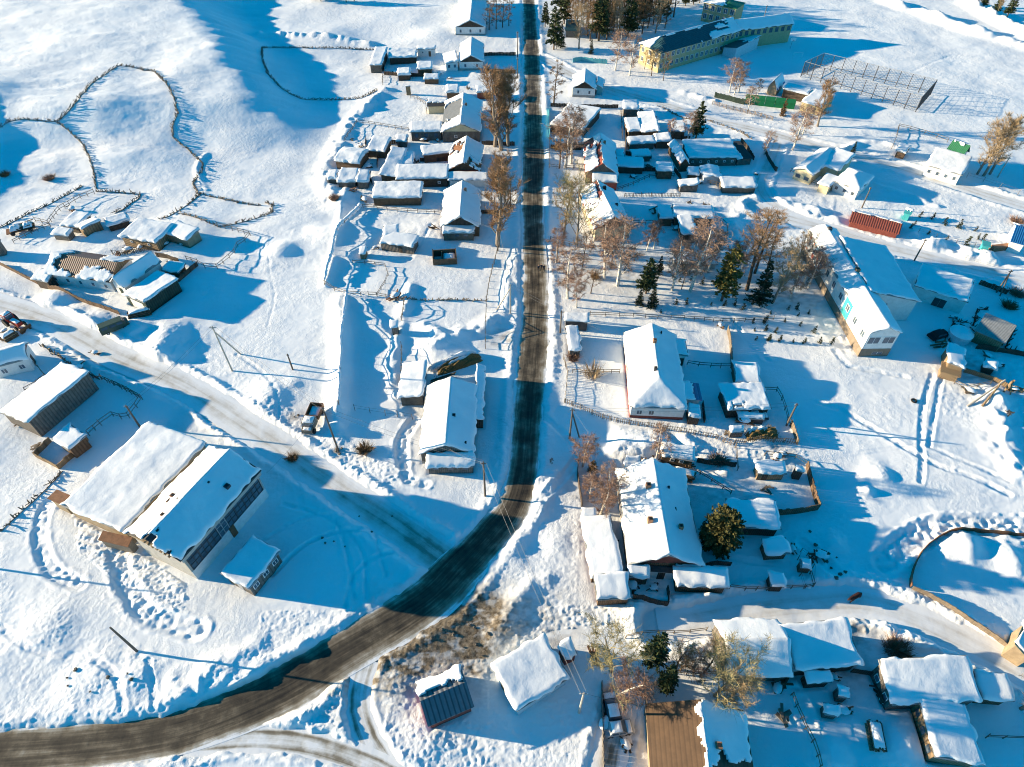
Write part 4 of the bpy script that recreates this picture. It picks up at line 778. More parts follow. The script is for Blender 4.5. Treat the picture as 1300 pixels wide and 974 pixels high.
# ------------------------------------------------------------------ fences
def put_line(p, step):
    p = np.array(p); out = []; acc = []
    for a, b_ in zip(p[:-1], p[1:]):
        n = max(1, int(round(np.linalg.norm(b_-a)/step)))
        for k in range(n): out.append(a+(b_-a)*k/n)
    out.append(p[-1]); return np.array(out)
POSTM = {}
def post_mesh(kind, h, r):
    key = (kind, round(h, 2), round(r, 2))
    if key not in POSTM:
        mb = MB(); mb.tube([(0, 0, -.4), (.02, 0, h*.5), (0, .03, h)], [r, r*.95, r*.8], 5); POSTM[key] = mb.mesh('post', kind)
    return POSTM[key]
def fence(label, p, kind, h=1.2, step=2.2, mat='rail', pm='post', parts=True, group=None, snowcap=0):
    pp = put_line(p, step); z = hz(pp[:, 0], pp[:, 1]); n = len(pp); rg = random.Random(len(label)+n)
    t = thing('fence', label, 'fence', (pp[0][0], pp[0][1], float(z[0])), 0, group)
    L = [Vector((pp[i][0]-pp[0][0], pp[i][1]-pp[0][1], z[i]-z[0])) for i in range(n)]
    if kind in ('rail', 'wire', 'picket', 'net'):
        me = post_mesh(pm, h, .07 if kind != 'wire' else .055)
        for i, l in enumerate(L[:100]):
            o = link('post', me, t, l); o.rotation_euler = (rg.uniform(-.08, .08), rg.uniform(-.08, .08), rg.uniform(0, 3)); o.scale[2] = rg.uniform(.85, 1.15)
    ups = {'rail': [(.45, .10), (.9, .10)], 'wire': [(.5, .025), (.95, .025)], 'picket': [(.35, .06), (.85, .06)], 'net': [(.1, .03), (.95, .03)]}.get(kind, [])
    for u, w in ups:
        mb = MB()
        for a, b_ in zip(L[:-1], L[1:]): mb.beam(a+Vector((0, 0, u*h+rg.uniform(-.08, .08))), b_+Vector((0, 0, u*h+rg.uniform(-.08, .08))), w*.6, w)
        mb.obj('rail', mat, t)
    if kind == 'picket':
        mb = MB()
        for a, b_ in zip(L[:-1], L[1:]):
            d = b_-a; m_ = max(1, int(d.length/.34))
            for k in range(m_):
                c = a+d*(k+.5)/m_; s_ = d.normalized()*.05; hh = h*rg.uniform(.85, 1.08); e = Vector((-s_.y, s_.x, 0))*.3
                mb.add([c-s_, c+s_, c+s_+Vector((0, 0, hh)), c-s_+Vector((0, 0, hh)), c-s_+e, c+s_+e, c+s_+e+Vector((0, 0, hh)), c-s_+e+Vector((0, 0, hh))], [(0, 1, 2, 3), (7, 6, 5, 4), (3, 2, 6, 7), (0, 3, 7, 4), (1, 5, 6, 2)])
        mb.obj('picket_row', mat, t)
    if kind == 'board':
        mb = MB()
        for a, b_ in zip(L[:-1], L[1:]):
            d = b_-a; m_ = max(1, int(d.length/.45)); e = Vector((-d.y, d.x, 0)).normalized()*.05
            for k in range(m_):
                c0 = a+d*(k+.02)/m_; c1 = a+d*(k+.98)/m_; hh = Vector((0, 0, h*rg.uniform(.9, 1.06))); lo = Vector((0, 0, -.4)); j = e*rg.uniform(-.4, .4)
                mb.add([c0-e+lo+j, c1-e+lo+j, c1-e+hh+j, c0-e+hh+j, c0+e+lo+j, c1+e+lo+j, c1+e+hh+j, c0+e+hh+j], [(0, 1, 2, 3), (7, 6, 5, 4), (3, 2, 6, 7), (0, 3, 7, 4), (1, 5, 6, 2)])
        mb.obj('boards', mat, t)
    if kind == 'brush':                              # a rough wall of piled poles and stones
        mb = MB()
        for a, b_ in zip(L[:-1], L[1:]):
            d = b_-a; m_ = max(2, int(d.length/.45))
            for k in range(m_):
                c = a+d*(k+rg.random())/m_+Vector((rg.uniform(-.3, .3), rg.uniform(-.3, .3), -.3)); top = c+Vector((rg.uniform(-.45, .45), rg.uniform(-.45, .45), .3+.72*h*rg.uniform(.5, 1.05)))
                mb.tube([c, (c+top)/2+Vector((rg.uniform(-.1, .1), 0, 0)), top], [.13*rg.uniform(.6, 1.3), .12, .07], 4)
                if rg.random() < .4:
                    e = c+d.normalized()*rg.uniform(.6, 1.3)+Vector((0, 0, .3+h*rg.uniform(.3, .8))); mb.tube([c+Vector((0, 0, .5*h)), e], .08, 4)
        mb.tube([l+Vector((0, 0, .02*h)) for l in L], .09*h, 4)
        mb.obj('brushwood', mat, t)
    if snowcap:
        mb = MB(); pth = []; rr_ = []
        for a, b_ in zip(L[:-1], L[1:]):
            m_ = max(1, int((b_-a).length/.5))
            for k in range(m_): pth.append(a+(b_-a)*k/m_+Vector((rg.uniform(-.1, .1), rg.uniform(-.1, .1), h*.9))); rr_.append(snowcap*rg.uniform(.45, 1.25))
        mb.tube(pth, rr_, 6); mb.obj('snow_cap', 'rsnow', t, smooth_=True)
    return t
fence('brushwood fence looping round the hillside field above the left edge', pts('11', -20, 640, 0, 625, 50, 597, 120, 592, 180, 598, 240, 606, 285, 610), 'brush', 1.1, mat='stone')
fence('dark brushwood fence climbing over the hill crest in an arch', pts('11', 285, 610, 345, 550, 390, 500, 430, 445, 460, 412, 500, 385, 545, 350, 590, 325, 660, 330, 710, 340, 760, 350, 795, 385, 820, 410, 845, 445, 860, 480, 878, 560, 868, 590, 855, 620, 860, 690), 'brush', 1.2, mat='stone')
fence('brushwood fence zigzagging down from the hill arch to the pens', pts('11', 860, 690, 895, 715, 930, 740, 970, 780, 1005, 815, 1000, 845, 975, 880, 950, 905, 970, 940, 990, 968), 'brush', 1.1, mat='stone')
fence('curving brushwood fence round the small knoll at the left', pts('11', 285, 610, 320, 635, 350, 660, 385, 695, 420, 730, 440, 775, 455, 820, 465, 875, 475, 930), 'brush', 1.1, mat='stone')
fence('dark post fence on the far side of the upper left pen', pts('21', 470, 5, 560, 10, 625, 15, 692, 20, 680, 45, 640, 70, 600, 100, 565, 118), 'brush', 1.3, mat='stone')
fence('short brushwood fence descending between two sloping pens', pts('21', 992, 18, 960, 50, 930, 75, 880, 110, 840, 135, 795, 150), 'brush', 1.1, mat='stone')
fence('brushwood fence along the upper side of the middle pen', pts('21', 992, 18, 1040, 35, 1120, 50, 1200, 65, 1286, 80), 'brush', 1.0, mat='stone')
fence('brushwood fence along the low side of the middle pen', pts('21', 885, 120, 960, 145, 1020, 165, 1080, 188, 1150, 175, 1220, 160, 1290, 140, 1345, 120, 1350, 80, 1310, 60), 'brush', 1.0, mat='stone')
fence('post fence bending round the big shaded yard right of the tan barn', pts('21', 1080, 188, 1150, 205, 1240, 232, 1215, 265, 1180, 290, 1165, 325, 1140, 350, 1110, 375, 1080, 400, 1020, 400, 985, 380, 930, 362), 'rail', 1.3, 1.8, mat='post')
fence('brushwood fence running up the shaded slope at the far left', pts('21', -10, 195, 50, 170, 100, 145, 165, 110, 230, 80, 300, 40, 370, 0, 410, -20), 'brush', 1.0, mat='stone')
fence('rail fence of the lower pen above the heap of machinery', pts('21', 180, 165, 245, 180, 270, 150, 300, 110, 345, 80, 400, 45, 465, 18), 'rail', 1.4, 1.6, mat='post')
fence('dark paddock fence curving round the field under the hill', pts('12', 605, 240, 500, 238, 420, 238, 300, 240, 180, 240, 100, 238, 35, 240, 30, 270, 38, 310, 60, 370, 90, 400, 120, 430, 170, 460, 220, 480, 300, 485, 380, 485, 450, 483, 520, 478, 560, 460, 600, 445), 'brush', 1.0, mat='stone')
fence('short rail fence closing the paddock on the village side', pts('12', 622, 345, 628, 380, 625, 415), 'rail', 1.2)
fence('rail fence along the drifted edge behind the rounded barn', pts('12', 440, 700, 470, 660, 500, 612, 560, 615, 620, 625, 690, 638, 755, 648), 'rail', 1.1, mat='stone')
fence('snow-capped fence line falling from the yards to the open field', pts('22', 520, 90, 480, 135, 440, 175, 410, 225, 390, 280, 380, 330, 365, 390, 350, 440, 342, 482), 'rail', 1.0, 2.2, mat='stone', snowcap=.45)
fence('long straight snow-capped fence dividing the open field', pts('22', 452, 535, 446, 600, 440, 660, 435, 720, 430, 780, 428, 850, 426, 920, 424, 990, 422, 1060, 420, 1100), 'rail', .9, 2.4, mat='post', snowcap=.34)
fence('dark rail fence across the field to the snow-capped fence', pts('22', 342, 482, 390, 505, 450, 530, 520, 532, 600, 535, 645, 545, 690, 555), 'rail', 1.2)
fence('tumbledown twig fence between two garden plots west of the road', pts('22', 690, 555, 760, 552, 840, 552, 920, 550, 1000, 550, 1070, 552, 1140, 552), 'brush', .8, mat='rail')
fence('street-side rail fence along the western gardens', pts('22', 1200, 285, 1185, 345, 1165, 420, 1150, 490, 1140, 555, 1138, 640, 1135, 720, 1135, 790), 'rail', 1.2, 2.0)
fence('post and wire fence behind the wooden house with the snowy porch', pts('22', 530, 92, 600, 100, 700, 115, 800, 120, 925, 126), 'rail', 1.1, 2.4)
fence('sagging rail fence in the middle garden plot', pts('22', 480, 370, 540, 375, 640, 385, 655, 430, 640, 470, 620, 500, 600, 535), 'rail', .9, 2.2, mat='stone')
fence('short rail fence beside the narrow dark lean-to', pts('22', 735, 565, 732, 610, 722, 655), 'rail', 1.1, 1.6)
fence('rail fence along the garden side of the white-snow gabled house', pts('22', 722, 790, 722, 850, 720, 920), 'rail', 1.3, 1.8)
fence('row of fence stakes left of the white-snow gabled house', pts('32', 490, 160, 565, 172, 640, 185, 700, 192, 775, 200), 'wire', 1.5, 6)
fence('long rail fence along the south edge of the birch park', pts('23', 385, 627, 460, 628, 530, 632, 600, 632, 720, 642, 850, 648, 950, 655, 1040, 662, 1150, 660, 1290, 650), 'rail', 1.1, 2.2)
fence('picket fence sweeping in front of the hipped white house', pts('33', 258, 125, 340, 155, 395, 182, 450, 203, 520, 222, 580, 232, 670, 245, 760, 258, 830, 268, 900, 282, 960, 292, 1010, 302, 1080, 332), 'picket', 1.3, 1.6, mat='rail')
fence('picket fence along the lower side of the yellow hay heap', pts('33', 1095, 330, 1150, 325, 1220, 320, 1290, 325, 1340, 322, 1410, 332), 'picket', 1.3, 1.8, mat='post')
fence('street fence of dark boards beside the leaning birches', pts('33', 335, 385, 326, 430, 322, 480, 332, 550, 345, 645), 'board', 1.5, 2, mat='darkwood')
fence('garden fence between street cabins and hipped white house', pts('23', 255, 845, 265, 880, 275, 920, 268, 980, 264, 1060), 'picket', 1.2, 1.8, mat='rail')
fence('thin rail fence crossing the front garden of the hipped white house', pts('23', 300, 912, 380, 920, 450, 915, 530, 915), 'rail', 1.1, 1.8)
fence('dark fence right of the shaded yard of the hipped white house', pts('23', 1062, 705, 1075, 760, 1080, 820, 1082, 880, 1095, 930, 1105, 965), 'board', 1.4, 2, mat='post')
fence('hedge-like fence across the shaded yard of the hipped white house', pts('23', 865, 872, 920, 880, 980, 885, 1030, 888, 1080, 888), 'rail', 1.2, 1.6, mat='darkwood')
fence('fence wrapping the yard right of the broad shed with the hollow', pts('34', -10, 65, 60, 68, 85, 110, 100, 160, 112, 215, 125, 240), 'rail', 1.3, 1.8, mat='post')
fence('board fence at the side of the yellow hay heap', pts('34', 128, 232, 140, 265, 150, 300, 160, 332), 'board', 1.3, 1.5, mat='rail')
fence('plank wall round the snowy ruin yard', pts('34', 205, 438, 218, 500, 235, 560, 250, 610, 265, 652, 180, 668, 110, 675, 40, 680), 'board', 1.6, 1.8, mat='brownwood')
fence('broken dark fence across the drive above the big gabled house', pts('33', 870, 450, 930, 478, 985, 512, 1040, 550, 1080, 575), 'rail', 1.0, 1.6, mat='darkwood')
fence('rusty curved wall along the sunken lane at the far right', pts('34', 720, 1040, 722, 990, 740, 930, 770, 870, 810, 825, 860, 790, 910, 765, 960, 755, 1040, 755, 1120, 762, 1200, 768, 1310, 774), 'board', .8, 1.6, mat='rust')
fence('long low clay wall running down to the yellow house corner', pts('44', 725, 95, 800, 130, 880, 175, 950, 220, 1040, 275, 1130, 330, 1200, 380, 1300, 440), 'board', .9, 1.8, mat='clay')
fence('rail fence round the pen right of the long annexe', pts('43', 1070, 100, 1150, 102, 1260, 100, 1310, 92, 1450, 88, 1488, 80, 1470, 20, 1455, -20), 'rail', 1.2, 1.6, mat='post')
fence('grey board fence round the alley pen below the big gabled house', pts('43', 592, 148, 680, 165, 768, 178, 768, 130, 765, 92), 'board', 1.3, 1.6, mat='darkwood')
fence('dark street fence left of the near cars yard', pts('43', 442, 560, 443, 640, 445, 720, 447, 800, 450, 900, 452, 985), 'board', 1.2, 1.8, mat='greywood')
fence('fence between the near cars yard and the tan-roofed house', pts('43', 648, 535, 650, 580, 660, 660, 655, 720), 'board', 1.3, 1.6, mat='post')
fence('rail fence along the lane behind the dark pine', pts('43', 560, 338, 640, 322, 720, 310, 800, 312, 880, 308, 960, 298), 'rail', 1.2, 1.8, mat='post')
fence('dark fence between the pine plot and the tan-roofed house', pts('43', 790, 510, 860, 518, 930, 520, 1010, 518, 1090, 520, 1180, 522), 'rail', 1.2, 1.6, mat='post')
fence('rail fence beside the dark-patched shed at the bottom edge', pts('44', 130, 620, 150, 680, 175, 740, 195, 790, 225, 860, 250, 930, 265, 985), 'rail', 1.4, 1.6, mat='tanwood')
fence('wire fence of the shaded lot above the near lane', pts('34', 195, 1040, 170, 985, 165, 900, 180, 860, 210, 880, 240, 940, 245, 1030), 'wire', 1.2, 2.5, mat='post')
fence('plank fence round the enclosure right of the very long barn', pts('31', 500, 2, 560, 30, 600, 50, 650, 78, 705, 105, 680, 145, 640, 195, 600, 200, 560, 185, 500, 230, 440, 280), 'rail', 1.5, 1.6, mat='post')
fence('plank pen fence in front of the small square shed', pts('31', 250, 305, 210, 345, 170, 382, 220, 408, 290, 445, 360, 385, 435, 300), 'board', 1.2, 1.4, mat='tanwood')
fence('drifted brushwood fence left of the hall', pts('31', 305, 455, 260, 510, 215, 560, 170, 605, 120, 650, 60, 705, 0, 760), 'brush', .9, mat='rail')
fence('low brown wall along the lane in front of the brown-roofed house', pts('21', -10, 365, 60, 400, 120, 432, 165, 452, 230, 485, 300, 512, 370, 542, 440, 572, 520, 602, 600, 632), 'board', 1.1, 2, mat='brownwood')
fence('broken fence between the tractor yard and the very long barn', pts('21', 205, 770, 260, 810, 320, 845, 380, 880, 430, 905, 490, 935), 'brush', 1.1, mat='post')
fence('dark fence below the gate of the very long barn', pts('21', 500, 935, 540, 955, 590, 975, 640, 1000, 690, 1030), 'rail', 1.4, 1.5, mat='post')
fence('green-walled fence along the street by two birches', pts('13', 185, 545, 183, 590, 182, 640, 186, 690), 'board', 1.4, 1.8, mat='tealtrim')
fence('street fence south of the little white house at the crossroads', pts('13', 190, 528, 270, 528, 360, 528, 450, 530, 525, 532), 'board', 1.1, 2, mat='darkwood')
fence('rail fence left of the yellow-walled house', pts('13', 185, 690, 184, 760, 184, 835, 260, 838, 345, 842), 'rail', 1.2, 2)
fence('dark fence along the upper lane north of the long barn', pts('13', 720, 520, 790, 560, 860, 590, 950, 590, 1050, 620, 1130, 655, 1190, 690), 'brush', .8, mat='stone')
fence('low dark fence in the shaded yard below the brown flat shed', pts('13', 520, 945, 600, 920, 680, 880, 740, 875, 800, 880), 'rail', 1.1, 1.8, mat='darkwood')
fence('pale picket fence in front of the L-shaped barn', pts('23', 555, 40, 640, 38, 740, 40, 830, 42), 'picket', 1.1, 2.2, mat='post')
fence('dark fence across the yard left of the L-shaped barn', pts('23', 590, 175, 660, 176, 730, 178, 810, 172), 'rail', 1.2, 1.8, mat='darkwood')
fence('dark rail fence along the street edge of the birch park', pts('23', 190, 255, 250, 270, 320, 285, 380, 295, 440, 300, 540, 320, 620, 345), 'rail', 1.1, 2.2, mat='post')
fence('green corrugated fence along the far crossroads verge', pts('13', 300, 310, 340, 305, 400, 312, 470, 318), 'board', 1.5, 2.4, mat='tealtrim')
fence('brown plank fence at the lower side of the green playground', pts('13', 990, 515, 1060, 535, 1130, 548, 1200, 566, 1290, 592), 'picket', 1.2, 2.2, mat='tanwood')
fence('wire fence round the yard of the tiny snow-capped hut', pts('14', 628, 740, 650, 690, 662, 632, 720, 645, 790, 665, 850, 685, 905, 705), 'rail', 1.3, 3, mat='post')
fence('leaning orange plank fence under the square shed', pts('24', 985, 905, 1050, 925, 1110, 945, 1200, 985, 1280, 1010), 'board', 1.0, 2, mat='tanwood')
fence('dark fence curling round the grey corrugated shed', pts('24', 1240, 690, 1215, 740, 1190, 790, 1240, 805, 1290, 830), 'brush', 1.2, mat='darkwood')
fence('dark fence winding past the round snow-topped tank', pts('24', 1110, 600, 1060, 595, 1040, 640, 1035, 680, 985, 665, 940, 655, 915, 700, 920, 760), 'brush', 1.2, mat='darkwood')
fence('sagging wire fence along the tan willows and the lane', pts('14', 1000, 880, 1080, 905, 1160, 935, 1250, 970), 'wire', 1.4, 5, mat='post')
fence('thin fence along the sapling rows past the red-roofed shed', pts('24', 760, 220, 850, 240, 950, 268, 1040, 285), 'wire', 1.0, 3, mat='post')

fence('dark green board fence continuing left of the bright playground screen', pts('13', 1000, 480, 1050, 492, 1100, 505, 1148, 515), 'board', 1.6, 1.8, mat='darkgreen')
# plot fences between the yards
for l, k, t, a in [
    ('dark board fence beside the sagging log shed in the western row', 'board', '12', (545, 690, 543, 725, 548, 748)), ('dark board fence behind the long barn of the western row', 'board', '12', (642, 716, 720, 706, 710, 740, 705, 782, 790, 800)), ('plank yard fence right of the rounded barn', 'board', '12', (508, 772, 560, 774, 602, 778, 600, 832)),
    ('short plank fence near the drifted grey hut', 'board', '12', (558, 882, 568, 900, 578, 918)), ('dark plank fence in front of the paddock barn row', 'board', '12', (632, 366, 720, 374, 800, 378, 900, 382)), ('plank fence down from the paddock barn', 'board', '12', (638, 262, 632, 310, 634, 350)), ('board fence along the front of the brown plank barn', 'board', '12', (812, 800, 860, 800, 940, 800)),
    ('rail fence behind the broad grey house', 'rail', '12', (765, 480, 800, 490, 840, 520, 845, 560)), ('board fence from the broad grey house to the street', 'board', '12', (1116, 720, 1180, 722, 1280, 724)), ('board fence from the second white house to the street', 'board', '12', (1130, 275, 1200, 272, 1285, 272)), ('plank fence below the second white house', 'board', '12', (1130, 360, 1200, 362, 1285, 365)),
    ('dark fence from the porch house to the street', 'board', '22', (1112, 120, 1160, 122, 1240, 122)), ('plank fence round the twin-roofed barn yard', 'board', '13', (558, 545, 560, 620, 560, 700, 562, 770, 690, 786)), ('dark board fence above the long barn lane', 'board', '13', (800, 662, 840, 690, 880, 690)), ('rail fence between the little white house and the yards', 'rail', '13', (538, 548, 542, 620, 545, 690)),
    ('board fence below the smooth shaded shed', 'board', '13', (520, 846, 620, 848, 722, 850)), ('dark fence between two small sheds near the lane', 'board', '13', (800, 850, 828, 885, 840, 930)), ('rail fence between the pale shed and the low wide shed', 'rail', '13', (930, 905, 980, 915, 1042, 928)), ('dark plank fence at the street corner lean-to', 'board', '13', (190, 738, 270, 735, 355, 732)), ('plank fence along the lane side of the long barn pen', 'board', '13', (1130, 700, 1165, 745, 1196, 792)),
    ('rail fence right of the L-shaped barn', 'rail', '23', (1000, 150, 1040, 175, 1062, 205, 1058, 260)), ('dark plank fence between the hay heap and the log shed', 'board', '33', (912, 415, 980, 430, 1050, 442, 1105, 440)), ('rail fence up from the ruin yard to the hay heap', 'rail', '33', (1102, 345, 1108, 400, 1112, 462)), ('rail fence above the plank shed of the ruin yard', 'rail', '34', (0, 385, 70, 392, 150, 402, 205, 436)),
    ('dark rail fence round the machinery heap yard', 'rail', '21', (70, 268, 130, 238, 190, 210, 252, 188)), ('brushy row of stakes in front of the tan L-shaped barn', 'picket', '21', (560, 326, 630, 325, 700, 318, 762, 310)), ('dark plank fence from the garage to the shaded yard', 'board', '21', (888, 470, 930, 435, 985, 388)), ('brown plank fence behind the snow-roofed garage', 'board', '21', (782, 348, 840, 358, 895, 378)), ('rail fence of the plastered house yard', 'rail', '21', (152, 852, 195, 890, 232, 932, 190, 970, 130, 1005)),
    ('dark plank fence along the log poles yard', 'board', '24', (1042, 792, 1120, 802, 1200, 815, 1290, 832)), ('rail fence of the far right yard above the long drift', 'rail', '34', (900, 0, 940, 28, 990, 60, 1050, 48, 1110, 42)), ('board fence left of the rambling low house', 'board', '14', (0, 742, 20, 790, 60, 852)), ('rail fence before the rambling low house', 'rail', '14', (130, 850, 180, 880, 260, 920, 330, 950)), ('dark plank fence below the clinic garage', 'board', '24', (1060, 470, 1120, 490, 1200, 520)),
    ('plank fence beside the porch of the hipped white house', 'board', '33', (940, 130, 945, 180, 950, 225)), ('plank fence between the round spruce and the gabled house annexe', 'board', '33', (950, 935, 1010, 925, 1080, 930)), ('dark plank fence behind the diagonal-shadow house', 'board', '44', (425, 505, 480, 515, 540, 522, 585, 520)), ('board fence left of the large rectangular roof', 'board', '44', (552, 540, 558, 600, 570, 660, 620, 668)), ('rail fence right of the long wing at the bottom edge', 'rail', '44', (1095, 830, 1180, 832, 1290, 835))]:
    fence(l, pts(t, *a), k, 1.15, 1.8, mat='darkwood' if k == 'board' else 'post', parts=False)
# ------------------------------------------------------------------ poles and wires
def pole_h(base, top):
    x, y = P(*base); z = float(macro(x, y)); best = (1e9, 5)
    for h_ in np.arange(2, 30, .1):
        d = np.array([x, y, z+h_-CAM_H]); k = d@FW; v = 487-FPX*(d@UP)/k
        best = min(best, (abs(v-top[1]), h_))
    return x, y, g1(x, y), best[1]
POLES = {}
def pole(key, label, base, top, arm=1.2, mat='pole', brace=None, ang=0, hmin=5.5, lean=(0, 0)):
    x, y, z, h_ = pole_h(base, top); h_ = max(hmin, min(h_, 11)); t = thing('utility_pole', label, 'pole', (x, y, z), 0)
    MB().tube([(0, 0, -.6), (lean[0]*.5, lean[1]*.5, h_*.5), (lean[0], lean[1], h_)], [.17, .15, .11], 8).obj('post', mat, t)
    if arm:
        c, s = math.cos(ang), math.sin(ang); a = MB().beam((lean[0]-c*arm/2, lean[1]-s*arm/2, h_-.35), (lean[0]+c*arm/2, lean[1]+s*arm/2, h_-.35), .1, .12).obj('crossarm', mat, t)
        for k in (-.45, 0, .45): MB().tube([(lean[0]+c*arm*k, lean[1]+s*arm*k, h_-.3), (lean[0]+c*arm*k, lean[1]+s*arm*k, h_-.08)], [.05, .04], 6).obj('insulator', 'trim', a)
    if brace:
        bx, by = P(*brace); bz = g1(bx, by)-z; MB().tube([(bx-x, by-y, bz-.4), (lean[0], lean[1], h_*.88)], [.15, .11], 7).obj('brace', mat, t)
    POLES[key] = (Vector((x+lean[0], y+lean[1], z+h_-.1)), ang); return t
pole('a', 'lone dark pole in the wide snowfield below the hall', (175, 828), (149, 798), arm=0)
pole('b', 'dark leaning pole standing beside the abandoned snowy truck', (430, 573), (420, 517), arm=.5, lean=(-.3, 0))
pole('c', 'slim pole at the inner corner of the road bend', (616, 630), (613, 587), arm=.8, hmin=6.5)
pole('d', 'pale braced two-leg pole in the open field right of the west lane', (295, 471), (285, 399), arm=1.2, mat='palepole', brace=(306, 449))
pole('e', 'pale braced pole standing inside the white snow strip west of the road', (648, 399), (648, 362), arm=.6, brace=(630, 393), mat='palepole')
pole('f', 'dark pole at the street corner left of the dark-fronted cabin', (711, 423), (711, 395), arm=.8)
pole('g', 'two-legged braced pole below the corner of the picket fence', (723, 557), (735, 519), arm=.8, brace=(736, 557))
pole('h', 'braced pole at the corner of the yellow hay heap yard', (998, 541), (1011, 513), arm=.6, brace=(1003, 530))
pole('i', 'grey pole with crossarm right of the square flat-roofed garage', (735, 905), (744, 880), arm=.9, mat='palepole')
pole('j', 'pole at the enclosure corner uphill of the hall', (177, 541), (171, 524), arm=.8)
pole('k', 'street pole beside the birch park entrance', (707, 332), (706, 312), arm=.8)
pole('l', 'dark braced pole beside the clinic garage', (1265, 371), (1281, 343), arm=.9, brace=(1270, 376))
pole('m', 'thin pole along the upper lane behind the white garage', (1160, 332), (1168, 318), arm=.6)
pole('n', 'tall thin pole in front of the long yellow school', (963, 49), (972, 2), arm=.8, hmin=8)
pole('o', 'pole beside the poplar row on the far street', (657, 72), (656, 40), arm=.8)
pole('p', 'street pole at the corner of the second white house', (657, 100), (657, 75), arm=.8)
pole('q', 'street pole in front of the red-brown roofed house', (648, 262), (648, 232), arm=.8)
pole('r', 'pole at the lower end of the poplar row', (632, 318), (632, 290), arm=.8)
pole('s', 'thin white pole beside the near lane at the far right', (1266, 226), (1272, 210), arm=.8, mat='palepole')
pole('t', 'pole standing behind the red-roofed shed', (1094, 264), (1099, 250), arm=.5)
pole('u', 'pole out beyond the left edge of the snowfield', (-70, 712), (-105, 680), arm=0)
pole('v', 'thin stake pole between the west field and the lane', (372, 470), (362, 452), arm=.4, hmin=4)
def wire(label, a, b_, sag=.8, r=.02):
    pa, _ = POLES[a]; pb, _ = POLES[b_]; ln = (pb-pa).length; n = 14; sag = min(sag, ln*.03); o = thing('power_line', label, 'power line', pa, 0)
    for k, off in enumerate((-.35, .35)):
        d = (pb-pa).normalized(); sd = Vector((-d.y, d.x, 0))*off
        MB().tube([(pb-pa)*(i/n)+sd+Vector((0, 0, -sag*4*(i/n)*(1-i/n))) for i in range(n+1)], r, 4, cap=False).obj('wire', 'wire', o)
wire('overhead line from the road-bend pole to the near grey pole', 'c', 'i')
wire('overhead line crossing the field between dark and pale poles', 'b', 'd')
wire('overhead line along the street from cabin corner to picket corner', 'f', 'g')
wire('overhead line across the main road to the cabin corner', 'e', 'f')
wire('overhead line from cabin corner up to the park entrance', 'k', 'f')
wire('overhead line along the west side of the main road, lower stretch', 'r', 'e')
wire('overhead line along the west side of the main road, middle stretch', 'q', 'r')
wire('overhead line along the far street between two poles', 'o', 'p')
wire('overhead line from the hall side to the pale braced pole', 'j', 'd')
wire('overhead line from the dark pole to the road-bend pole', 'b', 'c')
wire('overhead line from picket corner to the hay heap pole', 'g', 'h')
wire('overhead line along the upper lane past the clinic', 'm', 'l')

def service(label, a, px, py, z_):
    pa, _ = POLES[a]; x, y = ray(px, py, z_); pb = Vector((x, y, z_)); o = thing('power_line', label, 'power line', pa, 0)
    MB().tube([(pb-pa)*(i/10)+Vector((0, 0, -.5*4*(i/10)*(1-i/10))) for i in range(11)], .018, 4, cap=False).obj('wire', 'wire', o)
service('service wire from the road-bend pole to the white-snow gabled house', 'c', 570, 570, 4.5); service('service wire from the cabin-corner pole to the hipped white house', 'f', 815, 440, 5); service('service wire from the picket-corner pole to the big gabled house', 'g', 800, 620, 5)
service('service wire from the grey near pole to the tan-roofed house', 'i', 822, 896, 4); service('service wire from the dark leaning pole to the hall', 'b', 338, 601, 6.5); service('service wire from the street pole to the porch house', 'r', 585, 270, 4.5)
service('service wire from the street pole to the red-brown roofed house', 'q', 590, 190, 4.5); service('service wire from the park pole to the tall grey house', 'k', 755, 290, 4.5); service('service wire across the lane to the clinic', 'l', 1160, 384, 6)
